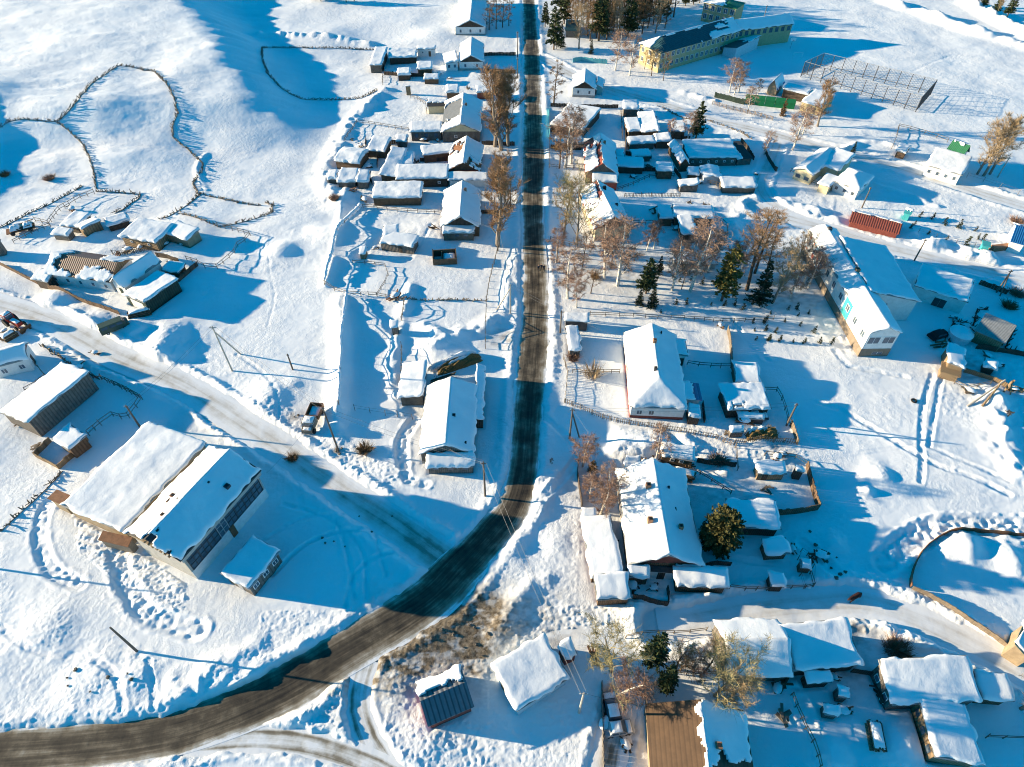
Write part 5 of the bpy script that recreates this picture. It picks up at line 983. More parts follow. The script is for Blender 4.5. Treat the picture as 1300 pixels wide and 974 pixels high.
# ------------------------------------------------------------------ trees
def bare_tree(seed, h, spread, bark, twig, up=.8, ntw=2200, droop=.3, clear=.18, tr=.02, fork=3, twl=1.0):
    """trunk mesh + crown mesh (limbs and thin twigs), real size h"""
    rg = random.Random(seed); tb = MB(); cb = MB(); ends = []
    nseg = 7; path = [Vector((0, 0, -.3))]; d = Vector((rg.uniform(-.08, .08), rg.uniform(-.08, .08), 1))
    for i in range(nseg): path.append(path[-1]+d*(h*.92+.3)/nseg); d = (d+Vector((rg.uniform(-.075, .075), rg.uniform(-.075, .075), .12))).normalized()
    r0 = h*tr; rad = [r0*(1.15-.98*i/nseg)+.012 for i in range(nseg+1)]; tb.tube(path, rad, 7)
    def along(p, t): f = t*(len(p)-1); i = min(int(f), len(p)-2); return p[i].lerp(p[i+1], f-i)
    def branch(p0, d0, ln, r, lev):
        pth = [p0]; d = d0.copy(); m_ = 4
        for i in range(m_): pth.append(pth[-1]+d*ln/m_); d = (d+Vector((rg.uniform(-.22, .22), rg.uniform(-.22, .22), up*.16-(droop*.3 if lev > 0 else 0)))).normalized()
        (tb if lev == 0 and r > .05 else cb).tube(pth, [r*(1-.8*i/m_)+.008 for i in range(m_+1)], 5 if lev == 0 else 3, cap=False)
        ends.append((pth, ln, lev))
        if lev < 2:
            for k in range(fork+(1 if lev == 0 else 0)):
                t = rg.uniform(.3, .98); q_ = along(pth, t); a = Vector((rg.gauss(0, 1), rg.gauss(0, 1), rg.gauss(.25*up, .6))).normalized(); branch(q_, (d0*.75+a*.8).normalized(), ln*rg.uniform(.4, .6), r*.5, lev+1)
    nb = int(9+h*.55)
    for k in range(nb):
        t = clear+(1-clear)*(k+rg.random())/nb; q_ = along(path, min(t, .99)); an = k*2.4+rg.uniform(-.5, .5)
        w = spread*h*(math.sin(math.pi*min(1, (t-clear)/(1-clear)*.85+.15))**.7)*rg.uniform(.7, 1.15)
        branch(q_, Vector((math.cos(an), math.sin(an), up)).normalized(), w*math.sqrt(1+up*up), r0*.42*(1.1-t), 0)
    tw = [e for e in ends if e[2] > 0]; wt = [e[1] for e in tw]
    for pth, ln, lev in rg.choices(tw, wt, k=ntw):
        q_ = along(pth, rg.random()); a = (Vector((rg.gauss(0, 1), rg.gauss(0, 1), rg.gauss(.35*up-droop*.6, .7)))+(pth[-1]-pth[0]).normalized()*.9).normalized(); l = rg.uniform(.35, 1.1)*twl; s_ = a.cross(Vector((rg.gauss(0, 1), rg.gauss(0, 1), rg.gauss(0, 1)))).normalized()*.017
        e = q_+a*l-Vector((0, 0, droop*l*.4)); m1 = q_.lerp(e, .5)+Vector((0, 0, droop*l*.12)); cb.add([q_-s_, q_+s_, m1+s_*.8, e, m1-s_*.8], [(0, 1, 2, 3, 4)])
    return tb.mesh('trunk', bark), cb.mesh('crown', twig)
def needle_tree(seed, h, spread, needle, bark='bark', clear=.1, dens=1.0, power=.8, up=-.12, size=.34, round_=False):
    rg = random.Random(seed); tb = MB(); cb = MB(); tb.tube([(0, 0, -.3), (.05, .03, h*.5), (0, 0, h*.97)], [h*.022, h*.014, .02], 7)
    nw = int((9+h*1.3)*dens)
    for k in range(nw):
        t = clear+(1-clear)*(k+.5*rg.random())/nw; tt = (t-clear)/(1-clear)
        w = spread*h*((1-tt)**power if not round_ else math.sqrt(max(.02, 1-(tt*1.6-.6)**2) if tt > .375 else .65+.9*tt))
        nb = max(4, int(5+5*(1-tt)))
        for j in range(nb):
            an = rg.uniform(0, 6.28); ln = w*rg.uniform(.55, 1.12); z0 = t*h; dr = Vector((math.cos(an), math.sin(an), up+rg.uniform(-.1, .22)+(.35*tt)))
            cb.tube([(0, 0, z0), tuple(Vector((0, 0, z0))+dr*ln*.9)], [.05, .015], 3, cap=False)
            for _ in range(int(max(5, 10*ln)*dens)):
                f = rg.random()**.6; c = Vector((0, 0, z0))+dr*ln*f+Vector((rg.gauss(0, .13), rg.gauss(0, .13), rg.gauss(0, .10)))*(.4+ln*.35)
                a = Vector((dr.x+rg.gauss(0, .6), dr.y+rg.gauss(0, .6), rg.gauss(.1, .5))).normalized(); s_ = a.cross(Vector((rg.gauss(0, 1), rg.gauss(0, 1), rg.gauss(0, 1)))).normalized(); l = size*rg.uniform(.6, 1.5)
                cb.add([c-s_*l*.28, c+a*l*.5-s_*l*.3, c+a*l, c+a*l*.5+s_*l*.3, c+s_*l*.28], [(0, 1, 2, 3, 4)])
    return tb.mesh('trunk', bark), cb.mesh('crown', needle)
def bush_mesh(seed, h, twig, n=260):
    rg = random.Random(seed); cb = MB()
    for _ in range(n):
        an = rg.uniform(0, 6.28); r = rg.random()*.35*h; p = Vector((math.cos(an)*r, math.sin(an)*r, -.1)); a = Vector((math.cos(an)*rg.uniform(.1, 1), math.sin(an)*rg.uniform(.1, 1), 1.1)).normalized(); l = h*rg.uniform(.5, 1.1); s_ = a.cross(Vector((rg.gauss(0, 1), rg.gauss(0, 1), 0))).normalized()*.03
        m1 = p+a*l*.55; e = m1+(a+Vector((rg.gauss(0, .4), rg.gauss(0, .4), .1)))*l*.4; cb.add([p-s_, p+s_, m1+s_*.8, e, m1-s_*.8], [(0, 1, 2, 3, 4)])
    return cb.mesh('crown', twig)
TREES = {
 'birch': [bare_tree(s, 13, .165, 'birch', 'tw_pink', up=1.1, ntw=2700, droop=.5, tr=.015) for s in (1, 2, 3)],
 'redbirch': [bare_tree(s, 11, .22, 'birch', 'tw_red', up=.8, ntw=3200, droop=.5, tr=.018) for s in (4, 5)],
 'poplar': [bare_tree(s, 21, .095, 'greybark', 'tw_orange', up=2.2, ntw=5200, droop=0, clear=.10, tr=.013, twl=1.3) for s in (6, 7, 8)],
 'larch': [bare_tree(s, 17, .15, 'bark', 'tw_brown', up=.35, ntw=3000, droop=.2, clear=.16, tr=.013, twl=.9) for s in (9, 10, 11)],
 'larchgold': [bare_tree(s, 19, .16, 'bark', 'tw_orange', up=.7, ntw=3800, droop=.1, clear=.3, tr=.014) for s in (12, 13)],
 'willow': [bare_tree(s, 11, .30, 'greybark', 'tw_olive', up=1.3, ntw=3000, droop=.1, clear=.12, tr=.017) for s in (14, 15)],
 'tan': [bare_tree(s, 15, .15, 'greybark', 'tw_tan', up=1.5, ntw=4000, droop=.05, clear=.15, tr=.014) for s in (16, 17)],
 'dark': [bare_tree(s, 10, .2, 'bark', 'tw_brown', up=.9, ntw=900, droop=.1, clear=.25, tr=.013) for s in (18, 19)],
 'pine': [needle_tree(s, 12, .21, 'needle', clear=.18, power=.55, dens=1.05, size=.42) for s in (21, 22)],
 'goldpine': [needle_tree(s, 12, .2, 'needlegold', clear=.2, power=.55, dens=1.0, size=.42) for s in (23, 24)],
 'spruce': [needle_tree(s, 12, .20, 'needledark', clear=.05, power=.9, dens=1.0, size=.36) for s in (25, 26)],
 'rust': [needle_tree(s, 9, .25, 'needlerust', clear=.03, power=.7, dens=.9, size=.36) for s in (27,)],
 'round': [needle_tree(28, 11, .33, 'conegreen', clear=.03, power=.6, dens=1.7, size=.42, round_=True)],
 'sapling': [needle_tree(s, 3, .28, 'needledark', clear=.04, power=.8, dens=.55, size=.30) for s in (29, 30)],
 'bush': [(None, bush_mesh(31, 2.2, 'tw_brown', 420)), (None, bush_mesh(32, 2.2, 'tw_red', 420))],
 'fan': [(None, bush_mesh(33, 5, 'tw_tan', 240))],
}
TH = {'birch': 13, 'redbirch': 11, 'poplar': 21, 'larch': 17, 'larchgold': 19, 'willow': 11, 'tan': 15, 'dark': 10, 'pine': 12, 'goldpine': 12, 'spruce': 12, 'rust': 9, 'round': 11, 'sapling': 3, 'bush': 2.2, 'fan': 5}
NAME = {'birch': 'birch_tree', 'redbirch': 'birch_tree', 'poplar': 'poplar_tree', 'larch': 'larch_tree', 'larchgold': 'larch_tree', 'willow': 'willow_tree', 'tan': 'willow_tree', 'dark': 'bare_tree', 'pine': 'pine_tree', 'goldpine': 'pine_tree', 'spruce': 'spruce_tree', 'rust': 'conifer_tree', 'round': 'spruce_tree', 'sapling': 'sapling', 'bush': 'bush', 'fan': 'bush'}
_tn = [0]
CAPH = {'willow': 10, 'tan': 9, 'redbirch': 8.5, 'birch': 9.5, 'pine': 13, 'round': 8.4, 'dark': 8, 'rust': 2.8, 'bush': 1.5}
def tree(kind, base, top, label, group=None, wide=1.0, hh=None, cat=None, lean=0):
    _tn[0] += 1; rg = random.Random(_tn[0]*7)
    if hh is None: x, y, z, hh = pole_h(base, top); hh = max(1.0, min(hh, CAPH.get(kind, 30) if base[1] > 480 or kind == 'bush' else 30))
    else: x, y = P(*base); z = g1(x, y)
    s_ = hh/TH[kind]; tm, cm = TREES[kind][_tn[0] % len(TREES[kind])]
    if tm is None:
        o = link(NAME[kind], cm, None, (x, y, z), rg.uniform(0, 6.28)); o.scale = (s_*wide, s_*wide, s_); tag(o, label, cat or 'bush', group); return o
    o = thing(NAME[kind], label, cat or ('sapling' if kind == 'sapling' else 'tree'), (x, y, z), rg.uniform(0, 6.28), group); o.scale = (s_*wide, s_*wide, s_)
    if lean: o.rotation_euler[1] = lean; o.rotation_euler[2] = 0
    link('trunk', tm, o); link('crown', cm, o); return o
G = None
T_ = tree
# the poplar row on the west side of the street
for b_, t, l in [((628, 187), (628, 86), 'tall bare poplar in the street row, with its crown against the broad grey house'), ((637, 191), (634, 80), 'tallest bare orange poplar in the middle of the street row'), ((645, 186), (644, 88), 'bare poplar in the street row standing nearest the road'),
                 ((632, 311), (630, 196), 'thick golden-brown poplar at the lower end of the street row'), ((627, 240), (626, 196), 'short bare poplar in the gap of the street row'), ((636, 258), (637, 188), 'slender pale poplar between the two poplar clumps')]: T_('poplar', b_, t, l, wide=1.75)
# bare trees at the top of the street
for b_, t, l in [((621, 39), (617, -12), 'leafless larch touching the far white house roof'), ((630, 38), (628, -14), 'second leafless larch from the far white house'), ((638, 36), (636, -8), 'leafless larch in the middle of the group by the far street'), ((646, 34), (645, -10), 'leafless larch nearest the far street')]: T_('larch', b_, t, l, wide=1.15)
T_('spruce', (594, 6), (594, -4), 'small dark conifer behind the far white house')
for i, (x, y) in enumerate([(398, 2), (408, 4), (418, 2), (440, 4), (450, 2)]): T_('pine', (x, y), None, 'dark conifer at the top edge above the snowy slope', 'dark conifers at the top edge above the slope', hh=7)
T_('pine', (703, 63), (697, 8), 'dark pine closest to the far street crossing'); T_('larchgold', (706, 62), (700, 28), 'golden larch under the dark street pine'); T_('spruce', (712, 61), (704, 27), 'dark spruce just left of the teal-roofed house'); T_('pine', (692, 34), (688, 2), 'tall dark pine at the street above the crossing')
T_('spruce', (750, 69), (751, 48), 'lone small spruce at the front of the far wood'); T_('larch', (703, 133), (701, 72), 'solitary brown larch between the street and little white house', wide=1.25)
T_('birch', (781, 90), (782, 38), 'pinkish bare birch left of the school gable', wide=1.3); T_('birch', (799, 96), (806, 42), 'golden-twigged birch touching the school gable', wide=1.3)
T_('dark', (827, 96), (835, 60), 'bare dark tree in front of the yellow school end wall', wide=1.2); T_('dark', (818, 88), (826, 62), 'slim bare tree before the corner of the school', wide=1.1); T_('dark', (842, 102), (850, 64), 'bare tree before the long school front')
rg = random.Random(5)
FOREST = [(746, 46), (752, 40), (757, 48), (763, 42), (768, 36), (773, 46), (779, 40), (786, 44), (792, 38), (797, 46), (803, 40), (809, 36), (815, 43), (822, 36), (829, 32), (838, 28), (846, 24), (762, 30), (775, 28), (790, 27), (806, 26), (820, 22), (835, 16), (850, 12), (745, 30), (733, 26), (720, 20), (712, 14), (728, 8), (742, 14), (756, 16), (770, 14), (786, 14), (802, 12), (818, 8), (735, 62), (724, 44), (855, 22), (749, 52), (760, 52), (770, 50), (783, 50), (776, 34), (788, 32), (800, 30), (812, 30), (824, 30), (832, 42), (844, 36), (796, 20), (780, 20), (764, 22), (748, 22), (812, 16), (826, 10), (840, 6), (852, 4), (716, 30), (738, 20), (730, 34)]
for i, (x, y) in enumerate(FOREST):
    k = ('larch', 'larchgold', 'larch', 'pine', 'larch', 'tan')[i % 6]
    T_(k, (x, y), None, {'larch': 'brown leafless larch in the wood beyond the crossroads', 'larchgold': 'golden leafless larch in the wood beyond the crossroads', 'pine': 'dark green pine among the larches of the far wood', 'tan': 'pale bare tree among the larches of the far wood'}[k], 'trees of the far wood beyond the crossroads', hh=rg.uniform(11, 16), wide=1.2)
for i, (x, y) in enumerate([(870, 8), (880, 6), (888, 4)]): T_('pine', (x, y), None, 'dark pine behind the smaller yellow building', 'dark pines behind the yellow building', hh=7, wide=1.2)
for b_, t, l in [((1274, 30), (1280, 2), 'dark pine at the top right corner'), ((1262, 18), (1266, -6), 'second dark pine at the top right corner'), ((1246, 12), (1250, -10), 'dark pine left of the top right corner pair'), ((1236, 8), (1240, -8), 'small dark pine at the top edge far right')]: T_('pine', b_, t, l, wide=1.3)
T_('tan', (1262, 24), (1266, 8), 'bare brown shrub tree between the corner pines', wide=1.3)
# the eastern yards
T_('pine', (883, 177), (888, 128), 'slender dark pine with open crown on the upper lane', wide=.95); T_('birch', (872, 178), (876, 138), 'brown bare birch left of the slender pine', wide=1.3); T_('redbirch', (850, 178), (850, 147), 'thin red-twigged birch left of the small brown shed', wide=.8)
T_('birch', (718, 213), (714, 142), 'twin birch with the whiter stem by the yellow-walled house', wide=1.4); T_('birch', (725, 208), (737, 134), 'twin birch leaning right by the yellow-walled house', wide=1.5); T_('dark', (710, 214), (707, 165), 'bare brown tree on the street side of the twin birches', wide=1.5)
T_('willow', (714, 250), (713, 228), 'round brown willow bush at the street below the twin birches', wide=1.2)
for b_, t, l in [((926, 117), (933, 72), 'pink-twigged birch leftmost above the green playground'), ((938, 117), (941, 76), 'pink-twigged birch in the pair above the green playground'), ((932, 120), (936, 88), 'smaller birch between the pink pair above the playground'), ((950, 140), (953, 106), 'slim birch standing before the green fence'), ((962, 120), (964, 100), 'short red-brown birch beside the yellow summerhouse'), ((1006, 190), (1021, 133), 'large brown birch on the verge below the playground'), ((1019, 170), (1023, 132), 'birch just behind the large verge birch'), ((970, 196), (975, 165), 'thin bare tree at the lane corner')]: T_('birch', b_, t, l, wide=1.35)
T_('poplar', (1038, 160), (1060, 98), 'broad bare poplar right of the broad-roofed shelter', wide=1.7); T_('rust', (993, 147), (995, 124), 'small rusty conifer in front of the green fence', wide=.8); T_('spruce', (1080, 199), (1085, 178), 'little open spruce above the rambling low house')
for b_, t, l in [((1240, 222), (1246, 152), 'tan bare willow, the left one beside the green gabled house'), ((1248, 224), (1258, 146), 'tallest tan willow beside the green gabled house'), ((1256, 222), (1268, 150), 'tan bare willow, the right one beside the green gabled house')]: T_('tan', b_, t, l, wide=1.35)
# the birch park
PARK = [('willow', (732, 310), (731, 238), 'big olive willow left of the tall grey house', 1.0), ('tan', (716, 298), (714, 236), 'pale bare tree behind the olive willow', 1.4), ('redbirch', (706, 333), (705, 290), 'reddish birch on the street verge of the park', 1.0),
 ('birch', (721, 378), (714, 316), 'white birch with wide crown at the park street corner', 1.6), ('redbirch', (732, 390), (729, 345), 'dark-stemmed red birch nearest the street cabins', .9), ('birch', (767, 354), (775, 284), 'tall white birch in front of the tall grey house', 1.4), ('birch', (784, 362), (794, 282), 'tallest golden birch in front of the tall grey house', 1.5),
 ('bush', (755, 352), (756, 334), 'brown bush among the park birches', 1.2), ('pine', (820, 372), (816, 334), 'broad dark pine in the middle of the park', 1.25), ('spruce', (811, 387), (811, 373), 'little spruce below the broad park pine, left', 1.4), ('spruce', (827, 390), (826, 370), 'little spruce below the broad park pine, right', 1.4),
 ('redbirch', (821, 318), (822, 286), 'pink birch left of the pair behind the stage', .9), ('redbirch', (830, 315), (835, 284), 'pink birch right of the pair behind the stage', .9), ('birch', (853, 368), (860, 302), 'slim white birch crossing the short stage block', 1.2), ('dark', (865, 367), (870, 335), 'thin dark tree in front of the long stage', .9),
 ('dark', (739, 338), (743, 298), 'bare dark tree between the willow and the tall birches', 1.3), ('dark', (797, 338), (801, 318), 'thin bare tree right of the golden birch', 1.2), ('birch', (876, 370), (900, 282), 'birch leaning right over the long stage', 1.2), ('birch', (890, 349), (900, 300), 'birch behind the long stage', 1.3), ('birch', (899, 346), (908, 296), 'birch at the right end of the stage', 1.3),
 ('goldpine', (916, 382), (930, 318), 'yellow-green pine in the park', 1.1), ('birch', (939, 353), (947, 310), 'pinkish birch between the yellow-green pine and tall larch', 1.5), ('larchgold', (948, 368), (972, 262), 'tallest golden larch of the park', 1.25), ('larchgold', (958, 347), (978, 268), 'second tall larch just right of the tallest', 1.2), ('spruce', (962, 385), (968, 338), 'very dark spruce under the tall larches', 1.3),
 ('dark', (972, 352), (985, 300), 'bare dark tree right of the tall larches', 1.5), ('tan', (981, 384), (1002, 318), 'bare leaning tree between the larches and the clinic', 1.3), ('redbirch', (1003, 378), (1012, 345), 'red-brown low birch near the clinic', 1.5), ('birch', (1019, 362), (1032, 318), 'pale birch by the clinic mural', 1.6), ('birch', (1026, 366), (1042, 325), 'birch close to the clinic long wall', 1.4), ('tan', (1008, 345), (1018, 300), 'bare olive tree behind the clinic birches', 1.3),
 ('dark', (750, 372), (752, 345), 'small bare tree in the open middle of the park', 1.3), ('redbirch', (860, 345), (864, 312), 'red birch behind the short stage block', 1.2), ('redbirch', (880, 318), (884, 290), 'red birch below the L-shaped barn', 1.2), ('redbirch', (926, 345), (930, 315), 'reddish birch left of the pinkish one', 1.3), ('spruce', (836, 347), (838, 330), 'small dark spruce behind the broad pine', 1.2), ('dark', (776, 340), (781, 305), 'thin bare tree hidden behind the tall birches', 1.3)]
for k, b_, t, l, w in PARK: T_(k, b_, (t[0], t[1]-6), l, wide=w*.95)
# around the big houses and the near lane
T_('redbirch', (740, 592), (760, 540), 'red-twigged birch at the street fence', wide=1.1); T_('redbirch', (763, 652), (788, 565), 'large leaning birch left of the big gabled house', wide=1.1); T_('birch', (765, 640), (775, 590), 'slim birch behind the large leaning birch', wide=1.4); T_('birch', (833, 585), (848, 514), 'white birch in front of the hipped white house', wide=1.0)
T_('rust', (752, 598), (756, 574), 'green and rust conifer bush under the street birch', wide=1.3); T_('redbirch', (748, 632), (752, 608), 'low red birch brush along the street fence', wide=1.3); T_('round', (908, 692), (914, 630), 'big round green spruce beside the gabled house')
T_('willow', (776, 853), (790, 786), 'olive willow at the lane by the near cars yard', wide=1.2); T_('redbirch', (781, 884), (797, 832), 'red birch with white stem leaning over the near cars', wide=1.35, lean=.35); T_('pine', (826, 846), None, 'dark open pine at the near lane, the taller one nearer the lane', hh=10, wide=.8); T_('pine', (842, 874), None, 'lower dark pine just behind the tan-roofed house', hh=7.5, wide=.85)
T_('willow', (907, 884), (925, 800), 'large dense willow beside the tan-roofed house', wide=1.25); T_('tan', (921, 893), (940, 822), 'second large willow right beside the tan-roofed house', wide=1.4); T_('dark', (893, 855), (880, 812), 'thin forked bare tree between pine and large willow', wide=1.2); T_('redbirch', (880, 858), (884, 838), 'red brush at the foot of the large willow', wide=1.5); T_('dark', (858, 850), (866, 808), 'thin dark tree behind the dark open pine', wide=1.2)
T_('tan', (1296, 900), (1312, 858), 'tan willow at the lower right edge', wide=1.5); T_('bush', (1133, 824), (1138, 808), 'brown thorn bush at the shaded lane corner', wide=1.8); T_('bush', (1143, 828), (1148, 816), 'second brown bush at the shaded lane corner', wide=1.6)
T_('bush', (425, 256), (424, 244), 'dark bush in a drift at the village edge', wide=1.4); T_('bush', (463, 573), (464, 558), 'bare brown bush right of the leaning dark pole', wide=1.6); T_('bush', (62, 226), (60, 212), 'dark shrub on the shaded hill slope', wide=1.6); T_('bush', (6, 222), (5, 212), 'dark shrub at the left edge on the shaded slope', wide=1.4)
T_('bush', (727, 456), (728, 440), 'orange bush at the near end of the street cabin', wide=1.5); T_('fan', (752, 478), (752, 430), 'pale fan-shaped bare bush in the front garden', hh=3.6, wide=1.0); T_('bush', (1291, 374), (1294, 360), 'bare brown bush at the right edge by the lane', wide=2); T_('bush', (1280, 390), (1283, 378), 'bare bush below the lane pole', wide=1.8); T_('bush', (1290, 282), (1292, 270), 'reddish bush above the blue-roofed house', wide=1.8)
T_('bush', (372, 582), (372, 574), 'small dark bush on the shaded verge of the west lane', wide=1.2, hh=1.4); T_('bush', (910, 588), (911, 580), 'dark shrub in the ring of shaded snow', wide=1.6, hh=1.6); T_('bush', (896, 265), (897, 252), 'round rust bush on the L-shaped barn yard', wide=1.2); T_('redbirch', (700, 590), (702, 580), 'tiny red shrub on the verge', hh=1.5)
SAP = [('23', 810, 572), ('23', 862, 570), ('23', 985, 575), ('23', 1050, 580), ('23', 1190, 665), ('23', 1243, 668), ('23', 1198, 705), ('23', 1250, 705), ('23', 1206, 750), ('23', 1268, 752), ('23', 735, 615), ('23', 1100, 580), ('23', 1140, 600), ('23', 940, 470), ('23', 830, 455), ('23', 885, 450),
       ('24', 22, 755), ('24', 75, 755), ('24', 142, 760), ('24', 196, 765), ('24', 272, 765), ('24', 332, 768), ('24', 30, 620), ('24', 158, 600), ('24', 167, 630), ('24', 217, 622), ('24', 56, 712), ('24', 245, 712), ('24', 178, 678), ('24', 6, 660), ('24', 8, 700), ('24', 118, 600), ('24', 100, 660)]
for i, (t, x, y) in enumerate(SAP): T_('sapling', q(t, x, y), None, 'small dark spruce sapling in the planted rows before the clinic', 'spruce saplings planted in rows before the clinic', hh=rg.uniform(.9, 1.9))
for i, (x, y) in enumerate([(722, 198), (742, 180), (810, 228), (890, 178), (960, 195), (1045, 208), (900, 255), (1000, 278), (830, 150), (770, 140), (1055, 250), (1080, 258)]): T_('sapling', q('24', x, y), None, 'dark spruce sapling in the lane beds past the red-roofed shed', 'spruce saplings in the beds along the upper lane', hh=rg.uniform(1.2, 2.5))
# ------------------------------------------------------------------ vehicles
def car(label, cat, base, heading, ln, wd, ht, paint, kind='car', snow=.12, z=0):
    x, y = P(*base); t = thing('parked_' + cat, label, cat, (x, y, g1(x, y)+z), R(heading))
    hx, hy = ln/2, wd/2; cl, b_ = (.5 if kind == 'car' else .38), .62*ht
    if kind == 'car': prof = [(-hx, .35), (-hx*.98, .55*ht), (-hx*.72, .60*ht), (-hx*.52, ht*.96), (-hx*.1, ht), (hx*.22, ht*.97), (hx*.52, .62*ht), (hx*.93, .54*ht), (hx, .35)]
    else: prof = [(-hx, .4), (-hx, .93*ht), (-hx*.94, ht), (hx*.62, ht), (hx*.80, .62*ht), (hx*.97, .54*ht), (hx, .4)]
    mb = MB(); n = len(prof)
    def half(z_): return hy*(1 if z_ < .6*ht else 1-.22*(z_-.6*ht)/(.4*ht))
    v = [(a, -half(z_), z_) for a, z_ in prof]+[(a, half(z_), z_) for a, z_ in prof]
    f = [tuple(range(n)), tuple(range(2*n-1, n-1, -1))]+[(i, i+n, (i+1) % n+n, (i+1) % n) for i in range(n)]
    mb.add(v, f); body = mb.obj('body', paint, t)
    for sx in (-.58, .58):
        for sy in (-1, 1):
            w = MB().tube([(sx*hx, sy*(hy-.16), .33), (sx*hx, sy*(hy+.02), .33)], .33, 12).obj('wheel', 'tyre', t); MB().tube([(sx*hx, sy*hy*.9, .33), (sx*hx, sy*(hy+.035), .33)], .17, 8).obj('rim', 'metal', w)
    if kind == 'car':
        wins = [(-hx*.50, -hx*.05), (hx*.0, hx*.42)]
    else: wins = [(-hx*.85, -hx*.4), (-hx*.32, hx*.12), (hx*.2, hx*.6)]
    for a, c in wins:
        for sy in (-1, 1): MB().add([(a, sy*(half(.68*ht)+.012), .66*ht), (c, sy*(half(.68*ht)+.012), .66*ht), (c-.1, sy*(half(.9*ht)+.012), .90*ht), (a+.06, sy*(half(.9*ht)+.012), .90*ht)], [(0, 1, 2, 3) if sy < 0 else (3, 2, 1, 0)]).obj('side_window', 'glass', t)
    i0 = 5 if kind == 'car' else 3; a, c = prof[i0], prof[i0+1]; nx_, nz_ = (c[1]-a[1]), (a[0]-c[0]); l_ = math.hypot(nx_, nz_); off = (-nx_/l_*.015, -nz_/l_*-.015)
    MB().add([(a[0]+.06, -half(a[1])*.88, a[1]-.05+.03), (a[0]+.06, half(a[1])*.88, a[1]-.05+.03), (c[0]-.02, half(c[1])*.9, c[1]+.06), (c[0]-.02, -half(c[1])*.9, c[1]+.06)], [(3, 2, 1, 0)]).obj('windscreen', 'glass', t)
    for sy in (-1, 1): MB().box(hx-.02, hx+.03, sy*hy*.62-.14, sy*hy*.62+.14, .42*ht, .50*ht).obj('headlight', 'trim', t)
    if snow:
        def cap(x0, x1, z0, z1, w_):
            s_ = MB(); nx2, ny2 = 8, 6; V = []
            for j in range(ny2+1):
                for i in range(nx2+1):
                    u = i/nx2; w2 = j/ny2; e = min(u, 1-u, w2, 1-w2); V.append((x0+(x1-x0)*u, -w_+2*w_*w2, z0+(z1-z0)*u+.01+snow*(min(1, e*5)**.6)*(.8+.4*random.random())))
            s_.add(V, [(j*(nx2+1)+i, j*(nx2+1)+i+1, (j+1)*(nx2+1)+i+1, (j+1)*(nx2+1)+i) for j in range(ny2) for i in range(nx2)]); s_.obj('snow_cover', 'rsnow', t, smooth_=True)
        if kind == 'car': cap(-hx*.5, hx*.2, ht*.98, ht*.98, hy*.74); cap(hx*.55, hx*.9, .62*ht, .56*ht, hy*.85)
        else: cap(-hx*.9, hx*.55, ht, ht, hy*.74)
    return t
car('dark green van parked on the west lane before the garage', 'van', (149, 421), 38, 5.2, 2.0, 2.0, 'van', 'van', snow=0)
car('dark car with snowy roof nearest the red birch in the near yard', 'car', (777, 902), 97, 4.3, 1.75, 1.5, 'darkgrey')
car('pale car with snowy roof below the dark one in the near yard', 'car', (784, 926), 8, 3.6, 1.65, 1.45, 'metal', snow=.16)
car('black car standing in the shaded yard of the clinic', 'car', (1190, 428), 20, 4.2, 1.75, 1.45, 'black', snow=0)
car('snow-buried car at the broad shed above the hay heap', 'car', (958, 531), 5, 4.2, 1.7, 1.45, 'darkgrey', snow=.3)
# abandoned truck: cab with snow, open bed behind
x, y = P(399, 534); t = thing('truck', 'abandoned open-bed truck heaped with snow beside the leaning dark pole', 'truck', (x, y, g1(x, y)), R(84))
mb = MB(); mb.box(-2.6, 2.4, -.45, .45, .55, .8); mb.obj('chassis', 'darkgrey', t)
mb = MB().add([(-.2-2.3, -1.05, .8), (-.2-2.3, 1.05, .8), (-.45-.2, 1.05, .8), (-.45-.2, -1.05, .8), (-2.4, -1, 2.2), (-2.4, 1, 2.2), (-.8, 1, 2.25), (-.8, -1, 2.25)], [(0, 1, 2, 3)[::-1], (4, 7, 6, 5)[::-1], (0, 3, 7, 4), (3, 2, 6, 7), (2, 1, 5, 6), (1, 0, 4, 5)]); cab = mb.obj('cab', 'clay', t)
MB().box(-2.53, -2.43, -.9, .9, 1.45, 2.05).obj('windscreen', 'glass', cab); MB().box(-3.3, -2.45, -.8, .8, .6, 1.35).obj('bonnet', 'clay', t)
mb = MB(); mb.box(-.4, 2.6, -1.15, 1.15, .85, 1.0); mb.box(-.4, 2.6, -1.15, -1.07, 1.0, 1.75); mb.box(-.4, 2.6, 1.07, 1.15, 1.0, 1.75); mb.box(-.4, -.32, -1.07, 1.07, 1.0, 1.85); mb.box(2.52, 2.6, -1.07, 1.07, 1.0, 1.75); mb.obj('bed', 'rust', t)
for sx in (-2.6, 1.7):
    for sy in (-.95, .95): MB().tube([(sx, sy-.15, .5), (sx, sy+.15, .5)], .5, 12).obj('wheel', 'tyre', t)
def lump(x0, x1, y0, y1, z, h_, name, par, mat='rsnow', seed=1, n=9, loc=(0, 0, 0)):
    V = []; s_ = MB(); rg_ = random.Random(seed)
    for j in range(n+1):
        for i in range(n+1):
            u = i/n; w = j/n; e = min(u, 1-u, w, 1-w); V.append((x0+(x1-x0)*u, y0+(y1-y0)*w, z+h_*(min(1, e*3.2)**.7)*(.7+.6*rg_.random())-(.25 if e == 0 else 0)))
    s_.add(V, [(j*(n+1)+i, j*(n+1)+i+1, (j+1)*(n+1)+i+1, (j+1)*(n+1)+i) for j in range(n) for i in range(n)]); return s_.obj(name, mat, par, loc, 0, smooth_=True)
lump(-2.45, -.75, -1.02, 1.02, 2.24, .25, 'snow_cover', t, seed=3); lump(-.25, 2.5, -1.02, 1.02, 1.02, .35, 'snow_load', t, seed=4); lump(-3.3, -2.5, -.8, .8, 1.36, .18, 'snow_cover', t, seed=5)
